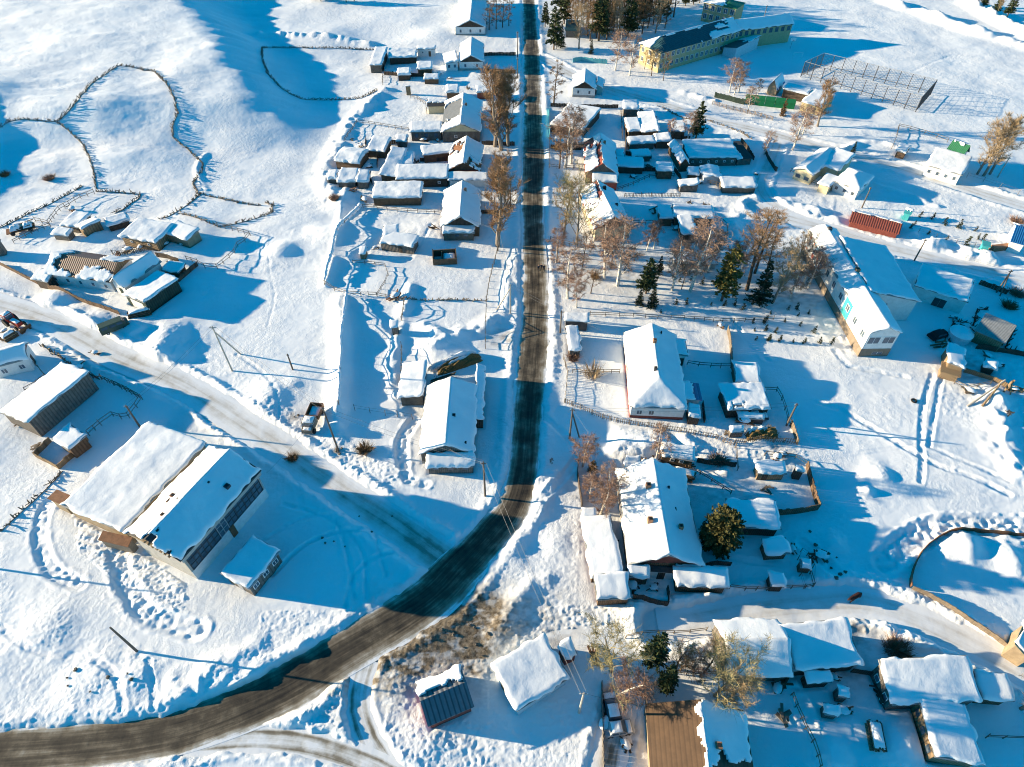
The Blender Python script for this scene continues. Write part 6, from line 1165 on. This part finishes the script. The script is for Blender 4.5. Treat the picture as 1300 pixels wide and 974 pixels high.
# red tractor with a loader blade
x, y = P(20, 412); t = thing('tractor', 'red tractor with snowy hood at the left edge of the west lane', 'tractor', (x, y, g1(x, y)), R(-28))
MB().box(-.6, 2.2, -.5, .5, .8, 1.5).obj('hood', 'red', t); cabn = MB().box(-1.7, -.5, -.8, .8, .8, 1.6).box(-1.7, -.5, -.8, .8, 2.45, 2.6).box(-1.7, -1.6, -.8, -.7, 1.6, 2.45).box(-1.7, -1.6, .7, .8, 1.6, 2.45).box(-.6, -.5, -.8, -.7, 1.6, 2.45).box(-.6, -.5, .7, .8, 1.6, 2.45).obj('cab', 'red', t)
MB().box(-1.62, -.58, -.74, .74, 1.6, 2.46).obj('pane', 'glass', cabn)
for sx, r_, w_ in ((-1.2, .85, .45), (1.7, .5, .3)):
    for sy in (-1, 1): MB().tube([(sx, sy*.75, r_), (sx, sy*(.75+w_), r_)], r_, 14).obj('wheel', 'tyre', t)
mb = MB(); mb.beam((.4, -.7, 1.5), (3.2, -.7, .7), .14, .2); mb.beam((.4, .7, 1.5), (3.2, .7, .7), .14, .2); mb.obj('loader_arm', 'rust', t); MB().add([(3.1, -1.2, .1), (3.1, 1.2, .1), (3.35, 1.2, 1.0), (3.35, -1.2, 1.0), (3.6, -1.2, .05), (3.6, 1.2, .05)], [(0, 1, 2, 3), (0, 4, 5, 1)]).obj('blade', 'rust', t)
lump(-.5, 2.1, -.5, .5, 1.51, .2, 'snow_cover', t, seed=8); lump(-1.7, -.5, -.8, .8, 2.61, .22, 'snow_cover', t, seed=9)
# heap of old farm machinery
x, y = P(30, 293); t = thing('machinery_heap', 'heap of old farm machinery and planks under snow beside the left barn', 'machinery', (x, y, g1(x, y)), R(30)); rg = random.Random(3)
mb = MB(); mb.box(-3.2, 2.6, -1.2, 1.2, .55, .75); mb.obj('trailer_bed', 'rust', t)
for sx in (-2, 1.6):
    for sy in (-1.25, 1.25): MB().tube([(sx, sy-.14, .5), (sx, sy+.14, .5)], .5, 10).obj('wheel', 'tyre', t)
for k in range(9): MB().beam((rg.uniform(-3, 0), rg.uniform(-1.2, 1.2), rg.uniform(.8, 1.3)), (rg.uniform(.5, 3), rg.uniform(-1.2, 1.2), rg.uniform(.9, 1.7)), .22, .12).obj('plank', rg.choice(['rust', 'brownwood', 'darkwood', 'teal']), t)
lump(-2.4, -.2, -1, 1, 1.2, .6, 'snow_cover', t, seed=6); lump(.3, 2.2, -1, .9, 1.2, .5, 'snow_cover', t, seed=7)

# ------------------------------------------------------------------ people and a cow
def skin_body(name, verts, edges, radii, mats, matfn, sub=1):
    me = bpy.data.meshes.new(name+'_frame'); me.from_pydata(verts, edges, []); o = bpy.data.objects.new(name+'_frame', me); COL.objects.link(o)
    md = o.modifiers.new('skin', 'SKIN'); sl = me.skin_vertices[0].data if me.skin_vertices else None
    if sl is None:
        bm = bmesh.new(); bm.from_mesh(me); bm.verts.layers.skin.verify(); bm.to_mesh(me); bm.free(); sl = me.skin_vertices[0].data
    for i, r_ in enumerate(radii): sl[i].radius = (r_ if hasattr(r_, '__len__') else (r_, r_)); sl[i].use_root = (i == 0)
    sb = o.modifiers.new('sub', 'SUBSURF'); sb.levels = sub; sb.render_levels = sub
    dg = bpy.context.evaluated_depsgraph_get(); ev = o.evaluated_get(dg); out = bpy.data.meshes.new_from_object(ev); bpy.data.objects.remove(o); out.name = name
    out.materials.clear()
    for m_ in mats: out.materials.append(M[m_])
    for p in out.polygons: p.material_index = matfn(p.center); p.use_smooth = True
    return out
def person_mesh(step):
    s_ = step; V = [(0, 0, .95), (0, 0, 1.15), (0, 0, 1.38), (0, .01, 1.52), (0, .03, 1.66), (0, .03, 1.76), (-.10, s_*.14, .52), (-.10, s_*.26-.03, .09), (-.10, s_*.26+.12, .05), (.10, -s_*.14, .52), (.10, -s_*.28-.03, .09), (.10, -s_*.26+.10, .05),
      (-.21, 0, 1.38), (-.27, -s_*.12, 1.10), (-.25, -s_*.10+.12, .86), (.21, 0, 1.38), (.27, s_*.12, 1.10), (.25, s_*.14+.10, .86), (-.10, 0, .9), (.10, 0, .9), (0, .13, 1.64)]
    E = [(0, 1), (1, 2), (2, 3), (3, 4), (4, 5), (0, 18), (18, 6), (6, 7), (7, 8), (0, 19), (19, 9), (9, 10), (10, 11), (2, 12), (12, 13), (13, 14), (2, 15), (15, 16), (16, 17), (4, 20)]
    Rr = [(.17, .13), (.17, .13), (.19, .13), .06, .10, .085, .075, .05, .05, .075, .05, .05, .075, .055, .04, .075, .055, .04, .10, .10, .03]
    return skin_body('person', V, E, Rr, ['jacket', 'trousers', 'skin', 'black'], lambda c: 3 if c.z < .12 or c.z > 1.70 else 1 if c.z < .9 else 2 if c.z > 1.5 else 0)
PM = [person_mesh(1), person_mesh(-.8)]
for i, (px, py, l) in enumerate([(683.5, 344, 'person in dark coat walking up the main road, left of three'), (687, 343, 'person in dark coat walking up the main road, middle of three'), (690.5, 344, 'person in dark coat walking up the main road, right of three')]):
    x, y = P(px, py); tag(link('person', PM[i % 2], None, (x, y, float(road_z(x, y))+.04), R(10*i-8)), l, 'person', 'three people walking on the main road')
V = [(0, 0, 1.05), (.45, 0, 1.08), (-.5, 0, 1.10), (-.85, 0, 1.12), (.8, 0, 1.12), (1.08, 0, 1.32), (1.34, 0, 1.34), (1.62, 0, 1.18)]; E = [(0, 1), (0, 2), (2, 3), (1, 4), (4, 5), (5, 6), (6, 7)]; Rr = [(.36, .40), (.34, .38), (.34, .36), (.24, .27), (.26, .32), (.16, .21), (.14, .15), (.08, .09)]
def limb(root, pts_, rr_):
    i = root
    for p, r_ in zip(pts_, rr_): V.append(p); Rr.append(r_); E.append((i, len(V)-1)); i = len(V)-1
for s_ in (-1, 1):
    k = .16*s_
    limb(4, [(.72, .2*s_, .85), (.74+k, .2*s_, .48), (.70+k, .2*s_, .07)], [.15, .08, .065]); limb(3, [(-.72, .2*s_, .88), (-.60-k, .2*s_, .62), (-.80-k, .2*s_, .42), (-.76-k, .2*s_, .07)], [.17, .11, .07, .065])
    limb(6, [(1.28, .16*s_, 1.47)], [.045])
limb(3, [(-1.08, 0, 1.05), (-1.14, 0, .55)], [.05, .04])
cowm = skin_body('cow', V, E, Rr, ['hide'], lambda c: 0)
x, y = P(1084, 760); tag(link('cow', cowm, None, (x, y, g1(x, y)-.05), R(205)), 'dark red-brown cow standing on the near lane', 'cow')

# ------------------------------------------------------------------ smaller things
# log pen without a roof
x, y = P(*q('22', 935, 352)); t = thing('log_pen', 'small roofless log hut with open top in the western garden', 'pen', (x, y, g1(x, y)), R(6))
for a in (MB().box(-2.6, 2.6, -1.7, -1.5, -.3, 1.5), MB().box(-2.6, 2.6, 1.5, 1.7, -.3, 1.7), MB().box(-2.6, -2.4, -1.5, 1.5, -.3, 2.1), MB().box(2.4, 2.6, -1.5, 1.5, -.3, 1.9), MB().box(-.7, -.5, -1.5, 1.5, -.3, 1.5)): a.obj('wall', 'logs', t)
lump(-.4, 2.3, -1.4, 1.4, .9, .4, 'snow_fill', t, seed=11)
# hay bank and the dug cellar trench beside the road bend
def straw(par, lx, ly, h_, n, seed):
    rg_ = random.Random(seed); mb = MB()
    for _ in range(n):
        u, w_ = rg_.uniform(-1, 1), rg_.uniform(-1, 1); d = max(0, 1-u**4-w_**4)**.55; c = Vector((u*lx, w_*ly, h_*d*rg_.uniform(.6, 1.15))); a = Vector((rg_.gauss(0, 1), rg_.gauss(0, 1), rg_.gauss(.3, .5))).normalized()*rg_.uniform(.2, .55); s_ = a.cross(Vector((0, 0, 1))).normalized()*.035
        mb.add([c-s_, c+s_, c+a+s_*.5, c+a-s_*.5], [(0, 1, 2, 3)])
    return mb.obj('loose_straw', 'straw', par)
x, y = P(578, 463); t = thing('hay_bank', 'long bank of yellow hay dug out of the snow above the gabled house', 'hay', (x, y, g1(x, y)), R(28)); rg = random.Random(8)
def heap(name, lx, ly, h_, mat, par, seed=1, n=16, off=(0, 0)):
    V = []; s_ = MB()
    for j in range(n+1):
        for i in range(n+1):
            u = -1+2*i/n; w = -1+2*j/n; d = max(0, 1-(u*u*u*u+w*w*w*w)); e = float(fbm(u*2.2+seed, w*2.2, 3)+.5*fbm(u*7+seed, w*5, 2)); V.append((off[0]+u*lx*(1+.15*e), off[1]+w*ly*(1+.15*e), -.35+(h_+.35)*d**.55*(1+.5*e)))
    s_.add(V, [(j*(n+1)+i, j*(n+1)+i+1, (j+1)*(n+1)+i+1, (j+1)*(n+1)+i) for j in range(n) for i in range(n)]); return s_.obj(name, mat, par, smooth_=True)
heap('hay_face', 4.6, 1.3, 1.0, 'hay', t, 2, 26, off=(.6, -.3)); heap('snow_cover', 4.9, .8, 1.25, 'rsnow', t, 5, 26, off=(-.3, .9)); heap('snow_cover', 2.6, .35, 1.2, 'rsnow', t, 7, 20, off=(.8, -.2)); straw(t, 4.6, 1.5, .8, 420, 3)
for k in range(5): MB().beam((-5.8+rg.uniform(-.4, 2), -2.2+rg.uniform(-.4, .2), .4), (-1.5+rg.uniform(-.5, 1), -2.4+rg.uniform(-.5, .2), .6), .2, .1).obj('plank', rg.choice(['darkwood', 'brownwood', 'rust']), t)
x, y = P(966, 554); t = thing('hay_heap', 'heap of yellow hay inside a fence below the broad shed', 'hay', (x, y, g1(x, y)), R(8)); heap('hay', 2.6, 1.1, 1.0, 'hay', t, 4, 24); heap('snow_cover', 1.9, .7, 1.15, 'rsnow', t, 9, 20, off=(-.7, .5)); straw(t, 2.7, 1.3, .9, 380, 4)
# sports cage
c4 = [P(*q('14', 182, 378)), P(*q('14', 275, 335)), P(*q('14', 822, 470)), P(*q('14', 748, 555))]
cx, cy = np.mean(c4, 0); t = thing('sports_cage', 'tall wire sports cage on the snowfield beyond the upper lane', 'cage', (cx, cy, 0)); ch = 4.6
PMs = MB().tube([(0, 0, -.4), (0, 0, ch)], .11, 6).mesh('post', 'darkgrey'); tall = []
for s_ in range(4):
    a = Vector((c4[s_][0]-cx, c4[s_][1]-cy, 0)); b_ = Vector((c4[(s_+1) % 4][0]-cx, c4[(s_+1) % 4][1]-cy, 0)); n = max(3, int((b_-a).length/3.2)); dn = (b_-a).length
    for k in range(n): p = a.lerp(b_, k/n); z_ = g1(cx+p.x, cy+p.y); link('post', PMs, t, (p.x, p.y, z_))
    nb = MB(); m_ = int(dn/.42); w_ = .024 if s_ % 2 == 1 or s_ == 3 else .04
    for k in range(m_): p = a.lerp(b_, (k+.5)/m_); nb.add([p+Vector((-w_, 0, .1)), p+Vector((w_, 0, .1)), p+Vector((w_, 0, ch)), p+Vector((-w_, 0, ch))], [(0, 1, 2, 3)])
    for k in range(11): z_ = .2+k*ch/11.2; nb.add([a+Vector((0, 0, z_)), b_+Vector((0, 0, z_)), b_+Vector((0, 0, z_+.03)), a+Vector((0, 0, z_+.03))], [(0, 1, 2, 3)])
    nb.obj('net', 'darkgrey', t)
    MB().beam(a+Vector((0, 0, ch)), b_+Vector((0, 0, ch)), .08, .08).obj('top_rail', 'metal', t); MB().beam(a+Vector((0, 0, 1.1)), b_+Vector((0, 0, 1.1)), .06, .10).obj('kick_rail', 'greywood', t)
# green playground canopies
P0, P1 = P(*q('13', 1150, 512)), P(*q('14', 150, 540)); x, y = P0; d = Vector((P1[0]-P0[0], P1[1]-P0[1], 0)); n = 5
t = thing('playground_screen', 'bright green playground screen wall behind the brown plank fence', 'screen', (x, y, g1(x, y)))
for k in range(n):
    a = d*(k/n); b_ = d*((k+.96)/n); e = Vector((-d.y, d.x, 0)).normalized(); MB().add([a+Vector((0, 0, -.3)), b_+Vector((0, 0, -.3)), b_+Vector((0, 0, 1.9)), a+Vector((0, 0, 1.9)), a+e*1.6+Vector((0, 0, 2.4)), b_+e*1.6+Vector((0, 0, 2.4)), a+e*.05+Vector((0, 0, -.3)), b_+e*.05+Vector((0, 0, -.3))], [(0, 1, 2, 3), (3, 2, 5, 4), (7, 6, 4, 5), (0, 3, 4, 6), (1, 7, 5, 2)]).obj('panel', 'green', t)
# basketball hoop and white goal posts on the school yard
for (px, py), l in (((1003, 62), 'basketball hoop with red board on the school sports yard'), ((1012, 74), 'white goal frame on the school sports yard')):
    x, y = P(px, py); t = thing('hoop' if 'hoop' in l else 'goal', l, 'hoop' if 'hoop' in l else 'goal', (x, y, g1(x, y)))
    if 'hoop' in l: MB().tube([(0, 0, -.3), (0, 0, 2.7), (0, -.7, 3.1)], .08, 6).obj('post', 'metal', t); MB().box(-.9, .9, -.80, -.74, 2.8, 3.9).obj('board', 'trim', t); MB().tube([(.25*math.cos(a), -1.06+.25*math.sin(a), 3.0) for a in np.linspace(0, 6.28, 13)], .03, 5).obj('ring', 'red', t)
    else: MB().beam((-1.5, 0, -.3), (-1.5, 0, 2), .1, .1).beam((1.5, 0, -.3), (1.5, 0, 2), .1, .1).beam((-1.5, 0, 2), (1.5, 0, 2), .1, .1).obj('frame', 'trim', t)
# round tank with snow
x, y = P(*q('24', 958, 740)); t = thing('water_tank', 'round grey tank with a heaped snow top in the clinic yard corner', 'tank', (x, y, g1(x, y)))
MB().tube([(0, 0, -.3), (0, 0, 1.6)], 2.1, 24).obj('tank', 'palebl', t)
s_ = MB(); V = [(0, 0, 2.25)]; F = []
for r_, zz in ((.8, 2.2), (1.5, 2.0), (2.0, 1.75), (2.15, 1.55)):
    V += [(r_*math.cos(a), r_*math.sin(a), zz+.1*random.random()) for a in np.linspace(0, 6.283, 21)[:-1]]
F += [(0, 1+i, 1+(i+1) % 20) for i in range(20)]
for k in range(3): F += [(1+k*20+i, 21+k*20+i, 21+k*20+(i+1) % 20, 1+k*20+(i+1) % 20) for i in range(20)]
s_.add(V, F); s_.obj('snow_cover', 'rsnow', t, smooth_=True)
# timber poles propped at the right
for (a, b_, l) in (((1228, 516), (1275, 484), 'long grey timber propped on the pole trestle at right'), ((1246, 517), (1268, 490), 'shorter tan timber propped beside the long grey one')):
    x, y = P(*a); x2, y2 = P(*b_, 2.0); tag(MB().tube([(0, 0, -.1), (x2-x, y2-y, 2.3)], [.2, .15], 8).obj('timber', 'tanwood' if 'tan' in l else 'palepole', None, (x, y, g1(x, y))), l, 'timber')
x, y = P(1276, 498); t = thing('trestle', 'crooked plank trestle holding the timbers at right', 'trestle', (x, y, g1(x, y)), R(30))
for k, (a, b_) in enumerate((((-1, 0, -.3), (-.2, .2, 2.6)), ((1, .2, -.3), (.1, .1, 2.8)), ((0, -1, -.3), (.1, .3, 2.5)))): MB().beam(a, b_, .3, .12).obj('leg', 'tanwood', t)
x, y = P(*q('24', 1165, 298)); t = thing('brick_stack', 'stack of orange bricks beside the teal box kiosk', 'bricks', (x, y, g1(x, y)), R(10))
for k in range(4): MB().box(-2.4+k*.06, 2.4-k*.09, -.7+.05*k, .7-.05*k, -.2+k*.32, .08+k*.32).obj('course', 'brick', t)
# cellar rim, tyre and woodpile details
for (tl, px, py, l) in (('33', 1022, 422, 'old tyre lying in the ring of shaded snow'), ('34', 740, 115, 'old tyre half buried beside the long drift at right')):
    x, y = P(*q(tl, px, py)); tag(MB().tube([(.4*math.cos(a), .4*math.sin(a), .12) for a in np.linspace(0, 6.283, 15)], .14, 7, cap=False).obj('tyre', 'tyre', None, (x, y, g1(x, y)+.02)), l, 'tyre')
def woodpile(px, py, rot, l, ln=3, mat='tanwood'):
    x, y = P(px, py); t = thing('woodpile', l, 'woodpile', (x, y, g1(x, y)), R(rot)); rg_ = random.Random(int(px)); k = 0
    for r_ in range(4):
        for c in range(7-r_): MB().tube([(-ln/2+rg_.uniform(-.2, .2), -1+.3*c+.15*r_, .12+r_*.26), (ln/2+rg_.uniform(-.2, .2), -1+.3*c+.15*r_, .12+r_*.26)], .14, 6).obj('log', rg_.choice([mat, 'brownwood', 'logs']), t)
    lump(-ln/2, ln/2, -.6, .6, 1.12, .22, 'snow_cover', t, seed=int(py))
woodpile(822, 600, 10, 'woodpile between the log shed and the big gabled house'); woodpile(180, 402, 25, 'sawn timber pile behind the snow-roofed garage', 4, 'brownwood'); woodpile(1107, 938, 80, 'log pile at the shaded bottom right yard'); woodpile(868, 603, -20, 'pile of boards at the end of the log shed under the rolled cap', 3.2)
woodpile(12, 428, 60, 'pile of split logs and rims behind the red tractor', 2.4)
BS = []
for s_ in range(4):
    rg = random.Random(40+s_); mb = MB()
    for k in range(6): a = rg.uniform(0, 6.28); c = Vector((rg.uniform(-.6, .6), rg.uniform(-.4, .4), .05+.12*k)); d = Vector((math.cos(a)*rg.uniform(.5, 1.3), math.sin(a)*rg.uniform(.3, .8), rg.uniform(-.05, .35))); mb.beam(c-d, c+d, rg.uniform(.15, .35), .08)
    sm = MB(); V = [(0, 0, .85)]+[(r_*math.cos(a)*1.2, r_*math.sin(a)*.8, z_+.1*rg.random()) for r_, z_ in ((.4, .82), (.75, .55)) for a in np.linspace(0, 6.283, 10)[:-1]]
    sm.add(V, [(0, 1+i, 1+(i+1) % 9) for i in range(9)]+[(1+i, 10+i, 10+(i+1) % 9, 1+(i+1) % 9) for i in range(9)]); BS.append((mb.mesh('boards', ['post', 'darkwood', 'brownwood', 'rust'][s_]), sm.mesh('snow_cover', 'rsnow', True)))
CL = [('12', 470, 690), ('12', 520, 720), ('12', 600, 690), ('12', 660, 770), ('12', 560, 830), ('12', 700, 790), ('12', 800, 805), ('12', 690, 360), ('12', 760, 375), ('12', 850, 385), ('12', 905, 370), ('12', 960, 390), ('12', 1050, 440), ('12', 830, 700), ('12', 900, 700), ('12', 480, 955), ('22', 540, 60), ('22', 590, 300), ('22', 880, 200), ('22', 690, 540),
 ('13', 640, 545), ('13', 700, 590), ('13', 760, 700), ('13', 640, 760), ('13', 680, 830), ('13', 890, 870), ('13', 930, 910), ('13', 1010, 850), ('13', 1210, 860), ('13', 600, 880), ('23', 700, 110), ('23', 710, 190), ('23', 815, 200), ('23', 880, 70), ('23', 1030, 680), ('33', 1140, 230), ('33', 1060, 270), ('33', 700, 420), ('33', 660, 440), ('33', 870, 440), ('33', 480, 820), ('33', 490, 850), ('33', 830, 800), ('34', 60, 400), ('34', 90, 380), ('34', 240, 890), ('34', 280, 880), ('34', 140, 850), ('34', 5, 560),
 ('43', 590, 70), ('43', 700, 90), ('43', 400, 430), ('43', 470, 760), ('43', 560, 860), ('44', 100, 560), ('44', 340, 530), ('44', 60, 590), ('44', 560, 600), ('44', 580, 640), ('44', 380, 700), ('44', 100, 740), ('24', 930, 640), ('24', 1000, 690), ('24', 870, 780), ('24', 1100, 830), ('24', 1150, 880), ('24', 1050, 640), ('24', 1180, 760), ('34', 1010, 70), ('34', 1200, 190), ('34', 1230, 60), ('21', 480, 180), ('21', 560, 150), ('21', 700, 300), ('21', 640, 310), ('21', 590, 330), ('21', 820, 280), ('21', 900, 280), ('21', 850, 380), ('21', 360, 105), ('21', 20, 700), ('21', 60, 720), ('21', 390, 890), ('21', 470, 810), ('31', 180, 330), ('31', 110, 215)]
for i, (tl, px, py) in enumerate(CL):
    x, y = P(*q(tl, px, py)); t = link('scrap_heap', None, None, (x, y, g1(x, y)-.03), (i*1.7) % 6.28); tag(t, 'small heap of boards half buried in farmyard snow', 'boards', 'heaps of boards lying about the farmyards'); k = .7+.7*((i*37) % 11)/11; t.scale = (k, k, k)
    link('boards', BS[i % 4][0], t); link('snow_cover', BS[(i+1) % 4][1], t) if i % 3 else None
def stones(label, group, spots, r=.4, mat='stone'):
    for i, (px, py) in enumerate(spots):
        rg_ = random.Random(i+int(px)); bm = bmesh.new(); bmesh.ops.create_icosphere(bm, subdivisions=2, radius=.62*r*rg_.uniform(.6, 1.3))
        for v in bm.verts: v.co *= 1+.4*rg_.uniform(-1, 1); v.co.z *= .6
        me = bpy.data.meshes.new('stone'); bm.to_mesh(me); bm.free(); me.materials.append(M[mat]); x, y = P(px, py); tag(link('stone', me, None, (x, y, g1(x, y)+.1)), label, 'stone', group)
stones('dark stone poking out of the trampled snow by the near lane pen', 'stones along the shaded pen edge', [(1035, 692), (1044, 700), (1040, 705), (1050, 712), (1056, 720), (1062, 708), (1066, 730), (1072, 728), (1028, 675), (1060, 736)], .38)
stones('brown boulder poking out of the drifted slope by the near road', 'boulders in the drifts by the near road', [(165, 858), (170, 865), (87, 862), (88, 872), (117, 880), (140, 862), (98, 852)], .3)
stones('dark clod lying in the shaded square', 'clods on the shaded square before the hall', [(409, 683), (413, 690), (424, 688), (438, 694), (456, 655), (472, 676), (498, 655)], .28)
stones('dark clod of dirt at the dirty junction snow', 'dirt clods at the junction', [(596, 794), (602, 797), (560, 800), (575, 806), (588, 822), (604, 818), (548, 812), (620, 806), (612, 832)], .32)
stones('dark lump in the snow at the foot of a pole', 'rubble at the foot of the leaning dark pole', [(427, 575), (431, 577), (434, 570), (428, 571), (374, 530), (379, 528)], .35)

# ------------------------------------------------------------------ ground, roads
def build_ground():
    dep = np.radians(np.linspace(81, 15.4, 960)); ys = CAM_H/np.tan(dep)
    ys = np.concatenate([np.linspace(-420, ys[0]-1, 40), ys, np.geomspace(ys[-1]+1.5, 4200, 70)]); ny = len(ys)
    s = np.linspace(-1, 1, 980); s = np.concatenate([-np.geomspace(16, 1.012, 36), s, np.geomspace(1.012, 16, 36)]); nx = len(s)
    hw = np.maximum(62, .80*(ys+60)); hw = np.where(ys < 18, 62, hw)
    X = s[None, :]*hw[:, None]; Y = np.repeat(ys[:, None], nx, 1)
    jx = X.ravel(); jy = Y.ravel(); z, dirt, ro = hz(jx, jy, True)
    co = np.empty((nx*ny, 3)); co[:, 0] = jx; co[:, 1] = jy; co[:, 2] = z
    i = np.arange(nx-1)[None, :]+np.arange(ny-1)[:, None]*nx; quads = np.stack([i, i+1, i+1+nx, i+nx], -1).reshape(-1, 4).astype(np.int32)
    me = bpy.data.meshes.new('ground'); me.vertices.add(nx*ny); me.vertices.foreach_set('co', co.ravel()); nf = len(quads)
    me.loops.add(nf*4); me.loops.foreach_set('vertex_index', quads.ravel()); me.polygons.add(nf); me.polygons.foreach_set('loop_start', np.arange(nf, dtype=np.int32)*4)
    me.polygons.foreach_set('use_smooth', np.ones(nf, bool)); me.update(calc_edges=True)
    a = me.attributes.new('dirt', 'FLOAT', 'POINT'); a.data.foreach_set('value', np.clip(dirt, 0, 1).astype(np.float32)); me.materials.append(M['snow'])
    o = link('ground', me); o['kind'] = 'structure'; o['label'] = 'snow-covered ground with drifts, banks and trodden paths'
build_ground()
def road(name, L, mat, label, wear=lambda s, u: 0, lift=0, rutd=.3, ends=0, rag=.55):
    L = np.array(L); n = len(L); t = np.gradient(L[:, :2], axis=0); t /= np.linalg.norm(t, axis=1)[:, None]; nr = np.c_[t[:, 1], -t[:, 0]]
    m_ = 17; us = np.linspace(-1, 1, m_); V = []; F = []; UV = []; ED = []; acc = np.r_[0, np.cumsum(np.linalg.norm(np.diff(L[:, :2], axis=0), axis=1))]
    for i in range(n):
        for u in us:
            w = L[i, 2]+.55; x, y = L[i, :2]+nr[i]*u*w; V.append((x, y, float(macro(x, y))-.12+lift)); UV.append((u*w, acc[i]))
            rut = math.exp(-((abs(u*w)-.82)/.26)**2); e = 1.5*abs(u)**3.5+wear(acc[i], u)-rutd*rut
            if ends: e += 1.6*max(0, 1-acc[i]/6)**2*(1 if ends & 1 else 0)+1.6*max(0, 1-(acc[-1]-acc[i])/6)**2*(1 if ends & 2 else 0)
            e += rag*float(vn(acc[i]/2.7+lift*900, u*1.6+5))+rag*.8*float(vn(acc[i]/.9, u*3+9)); ED.append(e)
    for i in range(n-1):
        for k in range(m_-1): F.append((i*m_+k, i*m_+k+1, (i+1)*m_+k+1, (i+1)*m_+k))
    me = bpy.data.meshes.new(name); me.from_pydata(V, [], F); uv = me.uv_layers.new(name='UVMap'); idx = np.array([l for f in F for l in f]); uv.data.foreach_set('uv', np.array(UV)[idx].ravel().astype(np.float32))
    a = me.attributes.new('edge', 'FLOAT', 'POINT'); a.data.foreach_set('value', np.array(ED, np.float32)); me.materials.append(M[mat]); o = link(name, me); o['kind'] = 'structure'; o['label'] = label
    me.flip_normals() if me.polygons[0].normal.z < 0 else None
LEN = lambda L: float(np.sum(np.linalg.norm(np.diff(np.array(L)[:, :2], axis=0), axis=1)))
road('main_road', MAIN, 'asphalt', 'ploughed asphalt main road with brown slush', lambda s, u: max(0, u)*.25 if s < 285 else -.45*max(0, u)-.05, .026, .12)
WL = LEN(WEST)
road('west_lane', WEST, 'packed', 'packed snow lane past the hall', lambda s, u: .3-.8*max(0, (s-WL+28)/28)**1.3, .012, .5)
for nm, L, mt, lb, lf, wr, rd, en in (('upper_lane', NEAST, 'packed', 'packed snow lane below the school', .014, .35, .5, 0), ('short_lane', LANE, 'packed', 'packed snow lane between yards', .008, .4, .4, 3), ('clinic_lane', SCHOOL, 'packed', 'packed snow lane behind the clinic', .011, .4, .45, 0),
    ('near_lane', SEAST, 'packed', 'packed snow lane along the near houses', .010, .45, .4, 1), ('track', TRACK, 'slush', 'brown wheel track at the bottom edge', .009, .30, .75, 1), ('spur_track', SPUR, 'slush', 'short wheel track to the striped garage', .007, .35, .6, 2), ('yard_track', YARD, 'slush', 'muddy snow drive of the near yard', .006, .1, .3, 2)): road(nm, L, mt, lb, lambda s, u, wr=wr: wr, lf, rd, en)

# ------------------------------------------------------------------ light
sun_d = bpy.data.lights.new('sun', 'SUN'); sun_d.energy = 5.0; sun_d.angle = R(.55); sun_d.color = (1, .81, .54)
sun = bpy.data.objects.new('sun', sun_d); COL.objects.link(sun)
dv = Vector((math.cos(R(SUN_DIR))*math.cos(R(SUN_EL)), math.sin(R(SUN_DIR))*math.cos(R(SUN_EL)), -math.sin(R(SUN_EL))))
sun.rotation_euler = dv.to_track_quat('-Z', 'Y').to_euler(); sun.location = (-100, 60, 120)
w = bpy.data.worlds.new('World'); scene.world = w; w.use_nodes = True; nt = w.node_tree; bg = nt.nodes['Background']
sky = nt.nodes.new('ShaderNodeTexSky'); sky.sky_type = 'NISHITA'; sky.sun_disc = False; sky.sun_elevation = R(SUN_EL)
az = math.atan2(-dv.x, -dv.y); sky.sun_rotation = az; sky.altitude = 2200; sky.air_density = 1.0; sky.dust_density = .15; sky.ozone_density = 4.0
hs = nt.nodes.new('ShaderNodeHueSaturation'); hs.inputs['Saturation'].default_value = SKY_SAT if 'SKY_SAT' in globals() else 1.6; hs.inputs['Hue'].default_value = .48
nt.links.new(sky.outputs[0], hs.inputs['Color']); nt.links.new(hs.outputs[0], bg.inputs['Color']); bg.inputs['Strength'].default_value = .10
scene.view_settings.view_transform = 'Standard'; scene.view_settings.look = 'None'; scene.view_settings.exposure = EXPOSURE; scene.view_settings.gamma = 1
scene.render.engine = 'CYCLES'; scene.cycles.use_denoising = True; scene.cycles.filter_width = 1.05; scene.cycles.max_bounces = 6; scene.cycles.diffuse_bounces = 3
